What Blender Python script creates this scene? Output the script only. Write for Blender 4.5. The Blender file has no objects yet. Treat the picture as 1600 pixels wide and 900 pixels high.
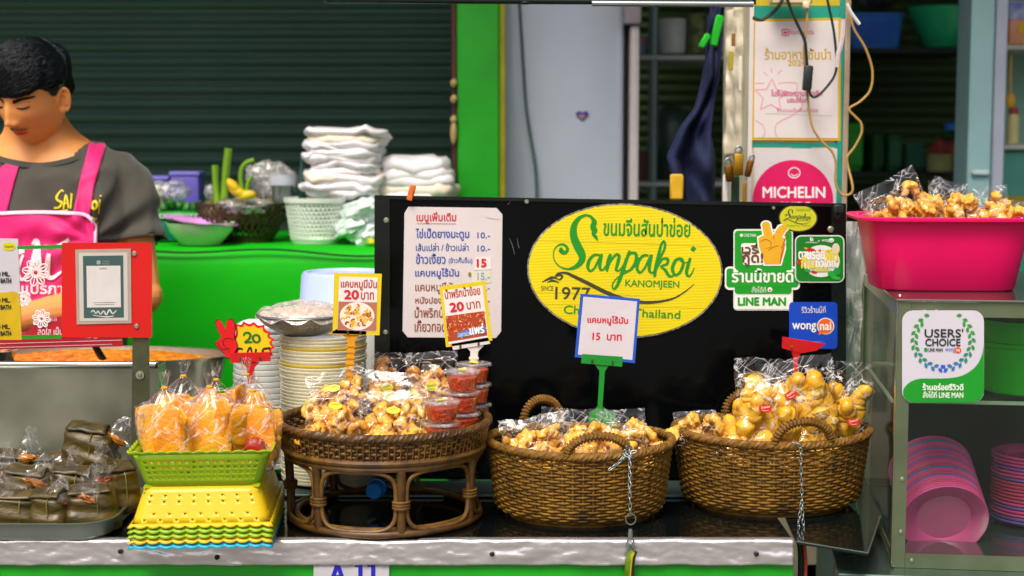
import bpy, bmesh, math, random
from math import sin, cos, tan, atan, atan2, pi, radians, sqrt, exp, hypot
from mathutils import Vector, Matrix, Euler, noise
from mathutils.bvhtree import BVHTree

R = random.Random(11)
SC = bpy.context.scene
C = SC.collection

# ------------------------------------------------------------ camera, sky, sun, exposure
F = 2400.0                      # focal length in pixels of the 1600 px wide photograph
TILT = radians(5.6)
CAMZ = 1.45
cd = bpy.data.cameras.new('camera')
cd.sensor_width = 36.0
cd.lens = 36.0 * F / 1600.0
cd.clip_start = 0.05
cd.clip_end = 2000.0
cd.dof.use_dof = True
cd.dof.focus_distance = 2.42
cd.dof.aperture_fstop = 4.2
cam = bpy.data.objects.new('camera', cd)
C.objects.link(cam)
cam.location = (0, 0, CAMZ)
cam.rotation_euler = (pi / 2 - TILT, 0, 0)
SC.camera = cam

SUN_EL, SUN_AZ = radians(56), radians(200)      # azimuth measured clockwise from +Y
wd = bpy.data.worlds.new('World')
SC.world = wd
wd.use_nodes = True
wn = wd.node_tree
bg = wn.nodes['Background']
sky = wn.nodes.new('ShaderNodeTexSky')
sky.sky_type = 'NISHITA'
sky.sun_disc = False
sky.sun_elevation = SUN_EL
sky.sun_rotation = SUN_AZ
sky.air_density = 0.8
sky.dust_density = 7.0
sky.ozone_density = 0.2
wn.links.new(sky.outputs[0], bg.inputs[0])
bg.inputs[1].default_value = 0.15
sl = bpy.data.lights.new('sun', 'SUN')
sl.energy = 2.5
sl.angle = radians(24)
sl.color = (1.0, 0.95, 0.87)
so = bpy.data.objects.new('sun', sl)
C.objects.link(so)
sd = Vector((sin(SUN_AZ) * cos(SUN_EL), cos(SUN_AZ) * cos(SUN_EL), sin(SUN_EL)))
so.rotation_euler = sd.to_track_quat('Z', 'Y').to_euler()
so.location = (-2, -4, 6)
SC.view_settings.view_transform = 'Standard'
SC.view_settings.look = 'None'
SC.view_settings.gamma = 1.0
SC.view_settings.exposure = 0.02
SC.cycles.transparent_max_bounces = 24
SC.cycles.max_bounces = 8
SC.cycles.caustics_reflective = False
SC.cycles.caustics_refractive = False
SC.cycles.sample_clamp_indirect = 4.0

# ------------------------------------------------------------ placing by the photograph's perspective
FW = Vector((0, cos(TILT), -sin(TILT)))
UP = Vector((0, sin(TILT), cos(TILT)))

def ray(px, py):
    return Vector(((px - 800) / F, 0, 0)) - UP * ((py - 450) / F) + FW

def P(px, py, Y):
    d = ray(px, py)
    return Vector((0, 0, CAMZ)) + d * (Y / d.y)

def G(px, py, z):
    d = ray(px, py)
    return Vector((0, 0, CAMZ)) + d * ((z - CAMZ) / d.z)

class Pl:
    """an upright plane at depth Y, turned by yaw about z, on which flat things lie"""
    def __init__(s, Y, yaw=0.0, px=800, py=450):
        s.o = P(px, py, Y)
        s.n = Vector((sin(yaw), -cos(yaw), 0))       # towards the viewer
    def pt(s, px, py, off=0.0):
        d = ray(px, py)
        c = Vector((0, 0, CAMZ))
        return c + d * (((s.o + s.n * off) - c).dot(s.n) / d.dot(s.n))

# ------------------------------------------------------------ materials
def lin(h):
    h = h.lstrip('#')
    o = []
    for i in (0, 2, 4):
        v = int(h[i:i + 2], 16) / 255
        o.append(v / 12.92 if v <= 0.04045 else ((v + 0.055) / 1.055) ** 2.4)
    return (o[0], o[1], o[2], 1)

MC = {}

def mat(name, col, rough=.5, metal=0., var=.1, scale=14., bump=0., bscale=90., spec=.5, trans=0., coat=0., sss=0., col2=None, det=3., c2scale=None, sheen=0., stretch=None):
    if name in MC:
        return MC[name]
    m = bpy.data.materials.new(name)
    m.use_nodes = True
    nt = m.node_tree
    b = nt.nodes['Principled BSDF']
    c = lin(col) if isinstance(col, str) else (*col, 1)
    tc = nt.nodes.new('ShaderNodeTexCoord')
    src = tc.outputs['Object']
    if stretch:
        mp = nt.nodes.new('ShaderNodeMapping')
        mp.inputs['Scale'].default_value = stretch
        nt.links.new(src, mp.inputs[0])
        src = mp.outputs[0]
    nz = nt.nodes.new('ShaderNodeTexNoise')
    nz.inputs['Scale'].default_value = c2scale or scale
    nz.inputs['Detail'].default_value = det
    nz.inputs['Roughness'].default_value = .6
    nt.links.new(src, nz.inputs['Vector'])
    rp = nt.nodes.new('ShaderNodeValToRGB')
    rp.color_ramp.elements[0].position = .32
    rp.color_ramp.elements[1].position = .68
    if col2:
        a, d = c, lin(col2) if isinstance(col2, str) else (*col2, 1)
    else:
        a = tuple(max(0, v * (1 - var)) for v in c[:3]) + (1,)
        d = tuple(min(1, v * (1 + var)) for v in c[:3]) + (1,)
    rp.color_ramp.elements[0].color = a
    rp.color_ramp.elements[1].color = d
    nt.links.new(nz.outputs[0], rp.inputs[0])
    nt.links.new(rp.outputs[0], b.inputs['Base Color'])
    b.inputs['Roughness'].default_value = rough
    b.inputs['Metallic'].default_value = metal
    b.inputs['Specular IOR Level'].default_value = spec
    b.inputs['Coat Weight'].default_value = coat
    b.inputs['Coat Roughness'].default_value = .08
    if trans:
        b.inputs['Transmission Weight'].default_value = trans
    if sss:
        b.inputs['Subsurface Weight'].default_value = sss
        b.inputs['Subsurface Radius'].default_value = (.012, .005, .003)
        b.inputs['Subsurface Scale'].default_value = 1.0
    if sheen:
        b.inputs['Sheen Weight'].default_value = sheen
    if bump:
        n2 = nt.nodes.new('ShaderNodeTexNoise')
        n2.inputs['Scale'].default_value = bscale
        n2.inputs['Detail'].default_value = 4
        nt.links.new(src, n2.inputs['Vector'])
        bp = nt.nodes.new('ShaderNodeBump')
        bp.inputs['Strength'].default_value = bump
        bp.inputs['Distance'].default_value = .004
        nt.links.new(n2.outputs[0], bp.inputs['Height'])
        nt.links.new(bp.outputs[0], b.inputs['Normal'])
        mr = nt.nodes.new('ShaderNodeMapRange')
        mr.inputs[3].default_value = max(0.02, rough - .08)
        mr.inputs[4].default_value = min(1, rough + .12)
        nt.links.new(nz.outputs[0], mr.inputs[0])
        nt.links.new(mr.outputs[0], b.inputs['Roughness'])
    MC[name] = m
    return m

def wrap(name, rough=.05, dirt=.0, bstr=.35, gloss=.025, lines=.5, tint=.985):
    """stiff clear packing film: nearly invisible, with long fine crease glints painted white in two directions"""
    if name in MC: return MC[name]
    m = bpy.data.materials.new(name); m.use_nodes = True
    nt = m.node_tree; N = nt.nodes; L = nt.links
    N.remove(N['Principled BSDF'])
    tc = N.new('ShaderNodeTexCoord')
    hs = []; masks = []
    for rot, sc in (((0, .75, .3), (.024, .03, .15)), ((.3, -1.0, 0), (.03, .03, .2)), ((0, .1, 0), (.04, .05, .07))):
        mp = N.new('ShaderNodeMapping'); mp.vector_type = 'TEXTURE'; mp.inputs['Rotation'].default_value = rot; mp.inputs['Scale'].default_value = sc
        nz = N.new('ShaderNodeTexNoise'); nz.inputs['Scale'].default_value = 1.0; nz.inputs['Detail'].default_value = 2.5
        L.new(tc.outputs['Object'], mp.inputs[0]); L.new(mp.outputs[0], nz.inputs['Vector'])
        s1 = N.new('ShaderNodeMath'); s1.operation = 'SUBTRACT'; s1.inputs[1].default_value = .5
        s2 = N.new('ShaderNodeMath'); s2.operation = 'ABSOLUTE'
        L.new(nz.outputs[0], s1.inputs[0]); L.new(s1.outputs[0], s2.inputs[0]); hs.append(s2)
        mr = N.new('ShaderNodeMapRange'); mr.inputs[1].default_value = 0; mr.inputs[2].default_value = .009; mr.inputs[3].default_value = lines; mr.inputs[4].default_value = dirt
        L.new(s2.outputs[0], mr.inputs[0]); masks.append(mr)
    a = N.new('ShaderNodeMath'); a.operation = 'ADD'; L.new(hs[0].outputs[0], a.inputs[0]); L.new(hs[1].outputs[0], a.inputs[1])
    a2 = N.new('ShaderNodeMath'); a2.operation = 'ADD'; L.new(a.outputs[0], a2.inputs[0]); L.new(hs[2].outputs[0], a2.inputs[1])
    bp = N.new('ShaderNodeBump'); bp.inputs['Strength'].default_value = bstr; bp.inputs['Distance'].default_value = .008; L.new(a2.outputs[0], bp.inputs['Height'])
    gl = N.new('ShaderNodeBsdfGlossy'); gl.inputs['Roughness'].default_value = rough; gl.inputs['Color'].default_value = (1, 1, 1, 1); L.new(bp.outputs[0], gl.inputs['Normal'])
    tr = N.new('ShaderNodeBsdfTransparent'); tr.inputs[0].default_value = (tint, tint, tint, 1)
    df = N.new('ShaderNodeBsdfDiffuse'); df.inputs[0].default_value = (.9, .9, .9, 1)  # white lines along the creases take the place of reflected glints
    mx = N.new('ShaderNodeMath'); mx.operation = 'MAXIMUM'; L.new(masks[0].outputs[0], mx.inputs[0]); L.new(masks[1].outputs[0], mx.inputs[1])
    m1 = N.new('ShaderNodeMixShader'); L.new(mx.outputs[0], m1.inputs[0]); L.new(tr.outputs[0], m1.inputs[1]); L.new(df.outputs[0], m1.inputs[2])
    lw = N.new('ShaderNodeLayerWeight'); lw.inputs[0].default_value = .22; L.new(bp.outputs[0], lw.inputs['Normal'])
    fr = N.new('ShaderNodeMapRange'); fr.inputs[3].default_value = gloss; fr.inputs[4].default_value = .45; L.new(lw.outputs['Fresnel'], fr.inputs[0])
    m2 = N.new('ShaderNodeMixShader'); L.new(fr.outputs[0], m2.inputs[0]); L.new(m1.outputs[0], m2.inputs[1]); L.new(gl.outputs[0], m2.inputs[2])
    L.new(m2.outputs[0], N['Material Output'].inputs[0])
    MC[name] = m
    return m

def film(name, tint=(.97, .97, .97), gloss=.10, milk=.06, crease=90., bstr=.8, rough=.1, milkcol=(.85, .85, .85), edge=.3, ridge=None):
    """clear thin plastic: see-through, with creased reflections, a little milkiness and bright streaks painted white"""
    if name in MC:
        return MC[name]
    m = bpy.data.materials.new(name)
    m.use_nodes = True
    nt = m.node_tree
    nt.nodes.remove(nt.nodes['Principled BSDF'])
    out = nt.nodes['Material Output']
    tc = nt.nodes.new('ShaderNodeTexCoord')
    nz = nt.nodes.new('ShaderNodeTexNoise')
    nz.inputs['Scale'].default_value = crease
    nz.inputs['Detail'].default_value = 5
    nz.inputs['Distortion'].default_value = 1.2
    nt.links.new(tc.outputs['Object'], nz.inputs['Vector'])
    ab = nt.nodes.new('ShaderNodeMath'); ab.operation = 'SUBTRACT'; ab.inputs[1].default_value = .5
    nt.links.new(nz.outputs[0], ab.inputs[0])
    a2 = nt.nodes.new('ShaderNodeMath'); a2.operation = 'ABSOLUTE'
    nt.links.new(ab.outputs[0], a2.inputs[0])
    bp = nt.nodes.new('ShaderNodeBump')
    bp.inputs['Strength'].default_value = bstr
    bp.inputs['Distance'].default_value = .006
    nt.links.new(a2.outputs[0], bp.inputs['Height'])
    gl = nt.nodes.new('ShaderNodeBsdfGlossy')
    gl.inputs['Roughness'].default_value = rough
    gl.inputs['Color'].default_value = (1, 1, 1, 1)
    nt.links.new(bp.outputs[0], gl.inputs['Normal'])
    tr = nt.nodes.new('ShaderNodeBsdfTransparent')
    tr.inputs[0].default_value = (*tint, 1)
    df = nt.nodes.new('ShaderNodeBsdfDiffuse')
    df.inputs[0].default_value = (*milkcol, 1)
    lw = nt.nodes.new('ShaderNodeLayerWeight')
    lw.inputs[0].default_value = .35
    nt.links.new(bp.outputs[0], lw.inputs['Normal'])
    mr = nt.nodes.new('ShaderNodeMapRange')
    mr.inputs[3].default_value = gloss
    mr.inputs[4].default_value = min(1, gloss + edge)
    nt.links.new(lw.outputs['Facing'], mr.inputs[0])
    # white painted on narrow noise ridges imitates bright streaks; milkiness elsewhere
    rr_ = nt.nodes.new('ShaderNodeMapRange')
    rr_.inputs[1].default_value = 0.0
    rr_.inputs[2].default_value = .022
    rr_.inputs[3].default_value = min(1, milk * 4) if ridge is None else ridge
    rr_.inputs[4].default_value = milk
    nt.links.new(a2.outputs[0], rr_.inputs[0])
    m1 = nt.nodes.new('ShaderNodeMixShader')
    nt.links.new(rr_.outputs[0], m1.inputs[0])
    nt.links.new(tr.outputs[0], m1.inputs[1])
    nt.links.new(df.outputs[0], m1.inputs[2])
    m2 = nt.nodes.new('ShaderNodeMixShader')
    nt.links.new(mr.outputs[0], m2.inputs[0])
    nt.links.new(m1.outputs[0], m2.inputs[1])
    nt.links.new(gl.outputs[0], m2.inputs[2])
    nt.links.new(m2.outputs[0], out.inputs[0])
    MC[name] = m
    return m

def glass(name, tint=(.9, .95, .93), gloss=.06, rough=.02, milk=0.0):
    return film(name, tint, gloss, milk, 3., .02, rough, (.5, .55, .5), .12, milk)

# ------------------------------------------------------------ mesh builder
ORG = {}

class MB:
    def __init__(s):
        s.v = []; s.f = []
    def add(s, vs, fs):
        b = len(s.v)
        s.v += [tuple(v) for v in vs]
        s.f += [tuple(i + b for i in f) for f in fs]
        return s
    def box(s, x0, x1, y0, y1, z0, z1, bev=0., M=None, seg=1):
        if bev:
            bm = bmesh.new()
            bmesh.ops.create_cube(bm, size=1)
            for v in bm.verts:
                v.co = Vector(((x0 + x1) / 2 + v.co.x * (x1 - x0), (y0 + y1) / 2 + v.co.y * (y1 - y0), (z0 + z1) / 2 + v.co.z * (z1 - z0)))
            bmesh.ops.bevel(bm, geom=bm.edges[:] , offset=bev, segments=seg, affect='EDGES', profile=.5)
            bm.verts.index_update()
            vs = [v.co.copy() for v in bm.verts]
            fs = [[v.index for v in f.verts] for f in bm.faces]
            bm.free()
        else:
            vs = [Vector((x, y, z)) for x in (x0, x1) for y in (y0, y1) for z in (z0, z1)]
            fs = [(0, 1, 3, 2), (4, 6, 7, 5), (0, 4, 5, 1), (2, 3, 7, 6), (0, 2, 6, 4), (1, 5, 7, 3)]
        if M: vs = [M @ v for v in vs]
        return s.add(vs, fs)
    def tube(s, pts, r, n=8, closed=False, flat=1.0, up=None):
        pts = [Vector(p) for p in pts]
        m = len(pts)
        rs = r if isinstance(r, (list, tuple)) else [r] * m
        vs = []
        t0 = (pts[1] - pts[0]).normalized()
        a = up or (Vector((0, 0, 1)) if abs(t0.z) < .9 else Vector((1, 0, 0)))
        nrm = (a - t0 * a.dot(t0)).normalized()
        for i in range(m):
            if closed: t = pts[(i + 1) % m] - pts[i - 1]
            else: t = pts[min(i + 1, m - 1)] - pts[max(i - 1, 0)]
            if t.length < 1e-9: t = t0.copy()
            t.normalize()
            nrm = nrm - t * nrm.dot(t)
            if nrm.length < 1e-6: nrm = t.orthogonal()
            nrm.normalize()
            b = t.cross(nrm)
            for k in range(n):
                an = 2 * pi * k / n
                vs.append(pts[i] + nrm * (rs[i] * flat * cos(an)) + b * (rs[i] * sin(an)))
        fs = []
        for i in range(m if closed else m - 1):
            j = (i + 1) % m
            for k in range(n):
                fs.append((i * n + k, i * n + (k + 1) % n, j * n + (k + 1) % n, j * n + k))
        if not closed:
            fs.append(tuple(reversed(range(n))))
            fs.append(tuple(range((m - 1) * n, m * n)))
        return s.add(vs, fs)
    def lathe(s, prof, n=32, c=(0, 0, 0), sx=1., sy=1., M=None, wob=None):
        c = Vector(c); vs = []; fs = []; rings = []
        for (r, z) in prof:
            if r < 1e-6:
                rings.append([len(vs)]); vs.append(Vector((0, 0, z)))
            else:
                ring = []
                for k in range(n):
                    a = 2 * pi * k / n
                    w = wob(a, r, z) if wob else 1.
                    ring.append(len(vs)); vs.append(Vector((r * w * sx * cos(a), r * w * sy * sin(a), z)))
                rings.append(ring)
        for A, B in zip(rings, rings[1:]):
            if len(A) == 1 and len(B) == 1: continue
            for k in range(n):
                k2 = (k + 1) % n
                if len(A) == 1: fs.append((A[0], B[k2], B[k]))
                elif len(B) == 1: fs.append((A[k], A[k2], B[0]))
                else: fs.append((A[k], A[k2], B[k2], B[k]))
        if M: vs = [M @ v for v in vs]
        return s.add([v + c for v in vs], fs)
    def grid(s, fn, nu, nv, cu=False):
        vs = [fn(u / (nu if cu else nu - 1), v / (nv - 1)) for v in range(nv) for u in range(nu)]
        fs = []
        for v in range(nv - 1):
            for u in range(nu if cu else nu - 1):
                u2 = (u + 1) % nu
                fs.append((v * nu + u, v * nu + u2, (v + 1) * nu + u2, (v + 1) * nu + u))
        return s.add(vs, fs)
    def blob(s, c, r, amp=.15, fr=2., seed=0, nu=14, nv=9, M=None):
        c = Vector(c); r = Vector(r) if hasattr(r, '__len__') else Vector((r, r, r))
        vs = []; fs = []
        sv = Vector((seed * 3.1, seed * 1.7, seed * 5.3))
        def p(d):
            k = 1 + amp * noise.noise(d * fr + sv) + amp * .5 * noise.noise(d * fr * 2.3 + sv)
            q = Vector((d.x * r.x, d.y * r.y, d.z * r.z)) * k
            return (M @ q if M else q) + c
        vs.append(p(Vector((0, 0, -1))))
        for j in range(1, nv):
            th = pi * j / nv
            for i in range(nu):
                a = 2 * pi * i / nu
                vs.append(p(Vector((sin(th) * cos(a), sin(th) * sin(a), -cos(th)))))
        vs.append(p(Vector((0, 0, 1))))
        for i in range(nu):
            i2 = (i + 1) % nu
            fs.append((0, 1 + i2, 1 + i))
            for j in range(nv - 2):
                a = 1 + j * nu
                fs.append((a + i, a + i2, a + nu + i2, a + nu + i))
            a = 1 + (nv - 2) * nu
            fs.append((a + i, a + i2, len(vs) - 1))
        return s.add(vs, fs)
    def prism(s, pts, pl, o0, o1):
        """pixel outline pts on plane pl, between offsets o0 (back) and o1 (front)"""
        n = len(pts)
        vs = [pl.pt(x, y, o1) for x, y in pts]
        back = [v - pl.n * (o1 - o0) for v in vs]
        fs = [tuple(range(n)), tuple(range(2 * n - 1, n - 1, -1))]
        fs += [(i, i + n, (i + 1) % n + n, (i + 1) % n) for i in range(n)]
        return s.add(vs + back, fs)
    def xf(s, M):
        s.v = [tuple(M @ Vector(v)) for v in s.v]
        return s
    def build(s, name, m, parent=None, smooth=True, weld=False, kind=None, label=None, cat=None, group=None, mesh_only=False, ang=40):
        me = bpy.data.meshes.new(name)
        if parent is not None:
            org = ORG[parent.name]
        elif kind == 'structure' or not s.v:
            org = Vector((0, 0, 0))
        else:
            zs = min(v[2] for v in s.v)
            org = Vector((sum(v[0] for v in s.v) / len(s.v), sum(v[1] for v in s.v) / len(s.v), zs))
        ox, oy, oz = org
        me.from_pydata([(a - ox, b - oy, c - oz) for a, b, c in s.v], [], s.f)
        bm = bmesh.new(); bm.from_mesh(me)
        if weld: bmesh.ops.remove_doubles(bm, verts=bm.verts[:], dist=2e-5)
        bmesh.ops.recalc_face_normals(bm, faces=bm.faces[:])
        bm.to_mesh(me); bm.free()
        me.materials.append(m)
        if smooth:
            me.shade_smooth()
            if ang:
                try: me.set_sharp_from_angle(angle=radians(ang))
                except Exception: pass
        o = bpy.data.objects.new(name, me)
        C.objects.link(o)
        if parent is not None:
            o.parent = parent
        else:
            o.location = org
        ORG[o.name] = org
        if kind: o['kind'] = kind
        if label: o['label'] = label
        if cat: o['category'] = cat
        if group: o['group'] = group
        return o

def nth(k):
    return '%d%s' % (k, 'th' if 10 <= k % 100 <= 20 else {1: 'st', 2: 'nd', 3: 'rd'}.get(k % 10, 'th'))

def thing(name, label, cat, loc=(0, 0, 0), group=None):
    o = bpy.data.objects.new(name, None)
    o.empty_display_size = .05
    C.objects.link(o)
    o.location = loc
    ORG[o.name] = Vector(loc)
    o['label'] = label; o['category'] = cat
    if group: o['group'] = group
    return o

def kids(o):
    return [c for c in C.objects if c.parent == o]

def dup(root, M, label=None, group=None):
    def cp(o, par):
        c = o.copy(); C.objects.link(c)
        if par is not None: c.parent = par
        for ch in list(o.children):
            cp(ch, c)
        return c
    r = cp(root, None)
    r.matrix_world = M
    if label: r['label'] = label
    if group: r['group'] = group
    return r

def TR(loc, rx=0, ry=0, rz=0, sc=1.):
    s = Matrix.Diagonal((*((sc,) * 3 if not hasattr(sc, '__len__') else sc), 1))
    return Matrix.Translation(loc) @ Euler((radians(rx), radians(ry), radians(rz))).to_matrix().to_4x4() @ s

class Spawn:
    """first use moves the prototype itself, later uses copy it"""
    def __init__(s, root): s.r = root; s.used = False
    def __call__(s, M, label=None, group=None):
        if not s.used:
            s.used = True
            s.r.matrix_world = M
            if label: s.r['label'] = label
            if group: s.r['group'] = group
            return s.r
        return dup(s.r, M, label, group or s.r.get('group'))

# ------------------------------------------------------------ flat print
def rr(x0, y0, x1, y1, r, n=5):
    o = []
    for cx, cy, a0 in ((x1 - r, y0 + r, -90), (x1 - r, y1 - r, 0), (x0 + r, y1 - r, 90), (x0 + r, y0 + r, 180)):
        for k in range(n + 1):
            a = radians(a0 + 90 * k / n)
            o.append((cx + r * cos(a), cy + r * sin(a)))
    return o

def el(cx, cy, a, b, rot=0, n=40):
    c, s_ = cos(radians(rot)), sin(radians(rot))
    return [(cx + a * cos(t) * c - b * sin(t) * s_, cy + a * cos(t) * s_ + b * sin(t) * c) for t in (2 * pi * k / n for k in range(n))]

def smooth(pts, k=4):
    """Catmull-Rom through points of any dimension"""
    o = []
    n = len(pts)
    for i in range(n - 1):
        p0, p1, p2, p3 = pts[max(i - 1, 0)], pts[i], pts[i + 1], pts[min(i + 2, n - 1)]
        for j in range(k):
            t = j / k
            o.append(tuple(.5 * (2 * b + (c - a) * t + (2 * a - 5 * b + 4 * c - d) * t * t + (-a + 3 * b - 3 * c + d) * t ** 3) for a, b, c, d in zip(p0, p1, p2, p3)))
    o.append(tuple(pts[-1]))
    return o

TXT = {}

def glyphs(body):
    if body in TXT: return TXT[body]
    c = bpy.data.curves.new('t', 'FONT'); c.body = body; c.size = 1; c.resolution_u = 3
    o = bpy.data.objects.new('t', c); C.objects.link(o)
    me = bpy.data.meshes.new_from_object(o.evaluated_get(bpy.context.evaluated_depsgraph_get()))
    r = ([(v.co.x, v.co.y) for v in me.vertices], [tuple(p.vertices) for p in me.polygons])
    bpy.data.objects.remove(o); bpy.data.curves.remove(c); bpy.data.meshes.remove(me)
    TXT[body] = r
    return r

class Art:
    def __init__(s, pl, parent, base=0.0, step=.00035):
        s.pl = pl; s.par = parent; s.b = base; s.st = step; s.m = {}; s.k = 0
    def _mb(s, name, m):
        return s.m.setdefault((name, m.name), (MB(), m))[0]
    def off(s, L):
        s.k += 1
        return s.b + s.st * L + (s.k % 37) * 3e-6
    def poly(s, pts, m, L=1, name='print'):
        o = s.off(L)
        s._mb(name, m).add([s.pl.pt(x, y, o) for x, y in pts], [tuple(range(len(pts)))])
    def rib(s, pts, m, L=1, name='lettering', k=4, w=1.0, T=None):
        """pts (x, y, width)"""
        q = smooth([(p[0], p[1], p[2] if len(p) > 2 else w) for p in pts], k)
        if T: q = [T(*p) for p in q]
        o = s.off(L); vs = []; n = len(q)
        for i, (x, y, ww) in enumerate(q):
            x0, y0, _ = q[max(i - 1, 0)]; x1, y1, _ = q[min(i + 1, n - 1)]
            dx, dy = x1 - x0, y1 - y0
            l = hypot(dx, dy) or 1
            nx, ny = -dy / l * max(ww, .05) / 2, dx / l * max(ww, .05) / 2
            oo = o + 2e-7 * i
            vs += [s.pl.pt(x + nx, y + ny, oo), s.pl.pt(x - nx, y - ny, oo)]
        s._mb(name, m).add(vs, [(2 * i, 2 * i + 1, 2 * i + 3, 2 * i + 2) for i in range(n - 1)])
    def text(s, body, x0, y0, x1, y1, m, L=1, rot=0, bold=0., name='lettering', shear=0):
        vs, fs = glyphs(body)
        if not vs: return
        ax, bx = min(v[0] for v in vs), max(v[0] for v in vs)
        ay, by = min(v[1] for v in vs), max(v[1] for v in vs)
        c, sn = cos(radians(rot)), sin(radians(rot))
        mb = s._mb(name, m)
        for q, (ddx, ddy) in enumerate([(0, 0)] if not bold else [(-bold, 0), (bold, 0), (0, -bold), (0, bold), (0, 0)]):
            o = s.off(L) + q * 4e-6
            out = []
            for (x, y) in vs:
                u = (x - ax) / (bx - ax) * (x1 - x0) + shear * (y - ay) / (by - ay or 1) * (y1 - y0)
                v = (y - ay) / (by - ay or 1) * (y1 - y0)
                out.append(s.pl.pt(x0 + u * c + v * sn + ddx, y1 + u * sn - v * c + ddy, o))
            mb.add(out, fs)
    def done(s):
        r = {}
        for (name, mn), (mb, m) in s.m.items():
            r[(name, mn)] = mb.build(name, m, s.par, smooth=False)
        s.m = {}
        return r

def ink(col, name=None):
    return mat(name or 'ink_' + col.strip('#'), col, .55, var=.04, scale=60)

# ============================================================ THE SETTING
def struct(name, mb, m, **k):
    return mb.build(name, m, None, kind='structure', **k)

m_conc = mat('concrete', '#6f6d66', .8, var=.2, scale=3, bump=.3, bscale=30)
struct('ground', MB().box(-300, 300, -300, 300, -.2, 0), m_conc, smooth=False)
m_roof = mat('shade_roof_sheet', '#4a4a46', .7, var=.15)
struct('shade_roof', MB().box(-4.2, 4.6, 3.0, 5.3, 2.9, 2.94), m_roof, smooth=False)  # unseen roof, added to shade the shutter and darken film reflections
m_wall = mat('dark_wall', '#23332c', .8, var=.2, scale=2)
struct('back_wall', MB().box(-5, 4.5, 6.3, 6.5, 0, 3.2), m_wall, smooth=False)
struct('shade_ceiling', MB().box(.3, 4.6, 3.3, 6.3, 2.55, 2.68), mat('shade_ceiling_paint', '#39443f', .8), smooth=False)  # unseen slab, added to darken the kitchen shelves
struct('kitchen_side_wall', MB().box(3.2, 3.3, 3.8, 6.3, 0, 2.548), m_wall, smooth=False)

# rolling shutters: every slat a piece
def shutter(name, x0, x1, Y, pitch, z0, z1, m, label, guide=None):
    root = thing(name, label, 'shutter', ((x0 + x1) / 2, Y, 0))
    prof = []
    for k in range(7):
        t = k / 6
        prof.append((-.010 * sin(pi * t) ** .7 - .001, pitch * (.08 + .80 * t)))
    prof.append((.004, pitch * .90)); prof.append((.004, pitch * 1.0))
    n = len(prof)
    vs = []
    for x in (x0, x1):
        vs += [(x, Y + y, z) for y, z in prof]
    fs = [(i, i + 1, n + i + 1, n + i) for i in range(n - 1)]
    first = None
    k = 0
    z = z0
    while z < z1:
        if first is None:
            first = MB().add(vs, fs).build('slat', m, root, ang=60)
            first.location.z = z
        else:
            c = first.copy(); C.objects.link(c); c.parent = root; c.location.z = z
            c.location.y = R.uniform(-.001, .001)
        z += pitch
    if guide:
        g = MB().box(guide[0], guide[1], Y - .05, Y + .03, 0, z1)
        g.build('guide_rail', mat('guide_steel', '#2c3a38', .5, .6), root, smooth=False)
    return root

m_sh1 = mat('shutter_paint', '#335648', .55, var=.18, scale=5, bump=.15, bscale=40, stretch=(.4, 1, 3))
m_sh2 = mat('shutter_olive', '#33521f', .6, var=.2, scale=5, stretch=(.4, 1, 3))
shutter('rolling_shutter', -3.6, P(704, 0, 5).x, 5.0, .0452, 0, 2.65, m_sh1, 'wide dark green rolling shutter closed behind the vendor', (P(705, 0, 5).x, P(713, 0, 5).x))
shutter('rolling_shutter', .3, 3.2, 6.1, .0405, 0, 2.5, m_sh2, 'shadowed olive rolling shutter behind the kitchen shelves on the right')

# green pillar
Yp = 3.9
pr = thing('green_pillar', 'bright green painted pillar with a yellow edge beside the grey fridge', 'pillar', (P(747, 0, Yp).x, Yp, 0))
MB().box(P(714, 0, Yp).x, P(780, 0, Yp).x, Yp, Yp + .12, 0, 2.7, .004).build('post', mat('green_paint', '#08a008', .45, var=.16, scale=4, bump=.15, bscale=25, coat=.2), pr)
MB().box(P(780.3, 0, Yp).x, P(790, 0, Yp).x, Yp + .006, Yp + .11, 0, 2.7, .002).build('edge_strip', mat('yellow_edge', '#8c8a05', .5, var=.2), pr)
MB().box(P(705, 0, Yp).x, P(713, 0, Yp).x, Yp + .01, Yp + .05, 0, 2.7, .002).build('edge_strip', mat('rust_edge', '#4a2016', .6, var=.3), pr)
kb = MB()
for y in (130, 155, 187, 207):
    p = P(709, y, Yp - .005); kb.blob(p, (.009, .012, .011 if y < 200 else .03), .1)
kb.build('hinge_stub', mat('stub_cream', '#b39a62', .6), pr)

# refrigerator
Yf = 4.1
fx0, fx1 = P(706, 0, Yf).x, P(976, 0, Yf).x
fr = thing('refrigerator', 'tall pale grey refrigerator behind the black sign board, small heart magnet on it', 'refrigerator', ((fx0 + fx1) / 2, Yf, 0))
m_fr = mat('fridge_enamel', '#ccd8ea', .16, .05, var=.04, scale=3, bump=.25, bscale=3.5, coat=.5)
MB().box(fx0, fx1, Yf, Yf + .5, .02, 2.2, .02, seg=3).build('door', m_fr, fr)
MB().box(fx1 + .002, fx1 + .008, Yf + .03, Yf + .5, .02, 2.2).build('door_gasket', mat('gasket', '#1c2424', .6), fr, smooth=False)
a = P(985, 40, Yf - .01); b = P(999, 40, Yf)
MB().box(a.x, b.x, Yf - .02, Yf + .5, .02, a.z, .008, seg=2).build('side_bar', mat('bar_white', '#cfc8ca', .35, var=.05), fr)
a = P(974, 40, Yf); b = P(1001, -30, Yf)
MB().box(a.x, b.x, Yf - .04, Yf + .5, a.z + .002, b.z, .008, seg=2).build('hinge_cover', mat('hinge_grey', '#a9a0aa', .4), fr)
art = Art(Pl(Yf - .002), fr)
hx, hy = 910, 180
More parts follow.
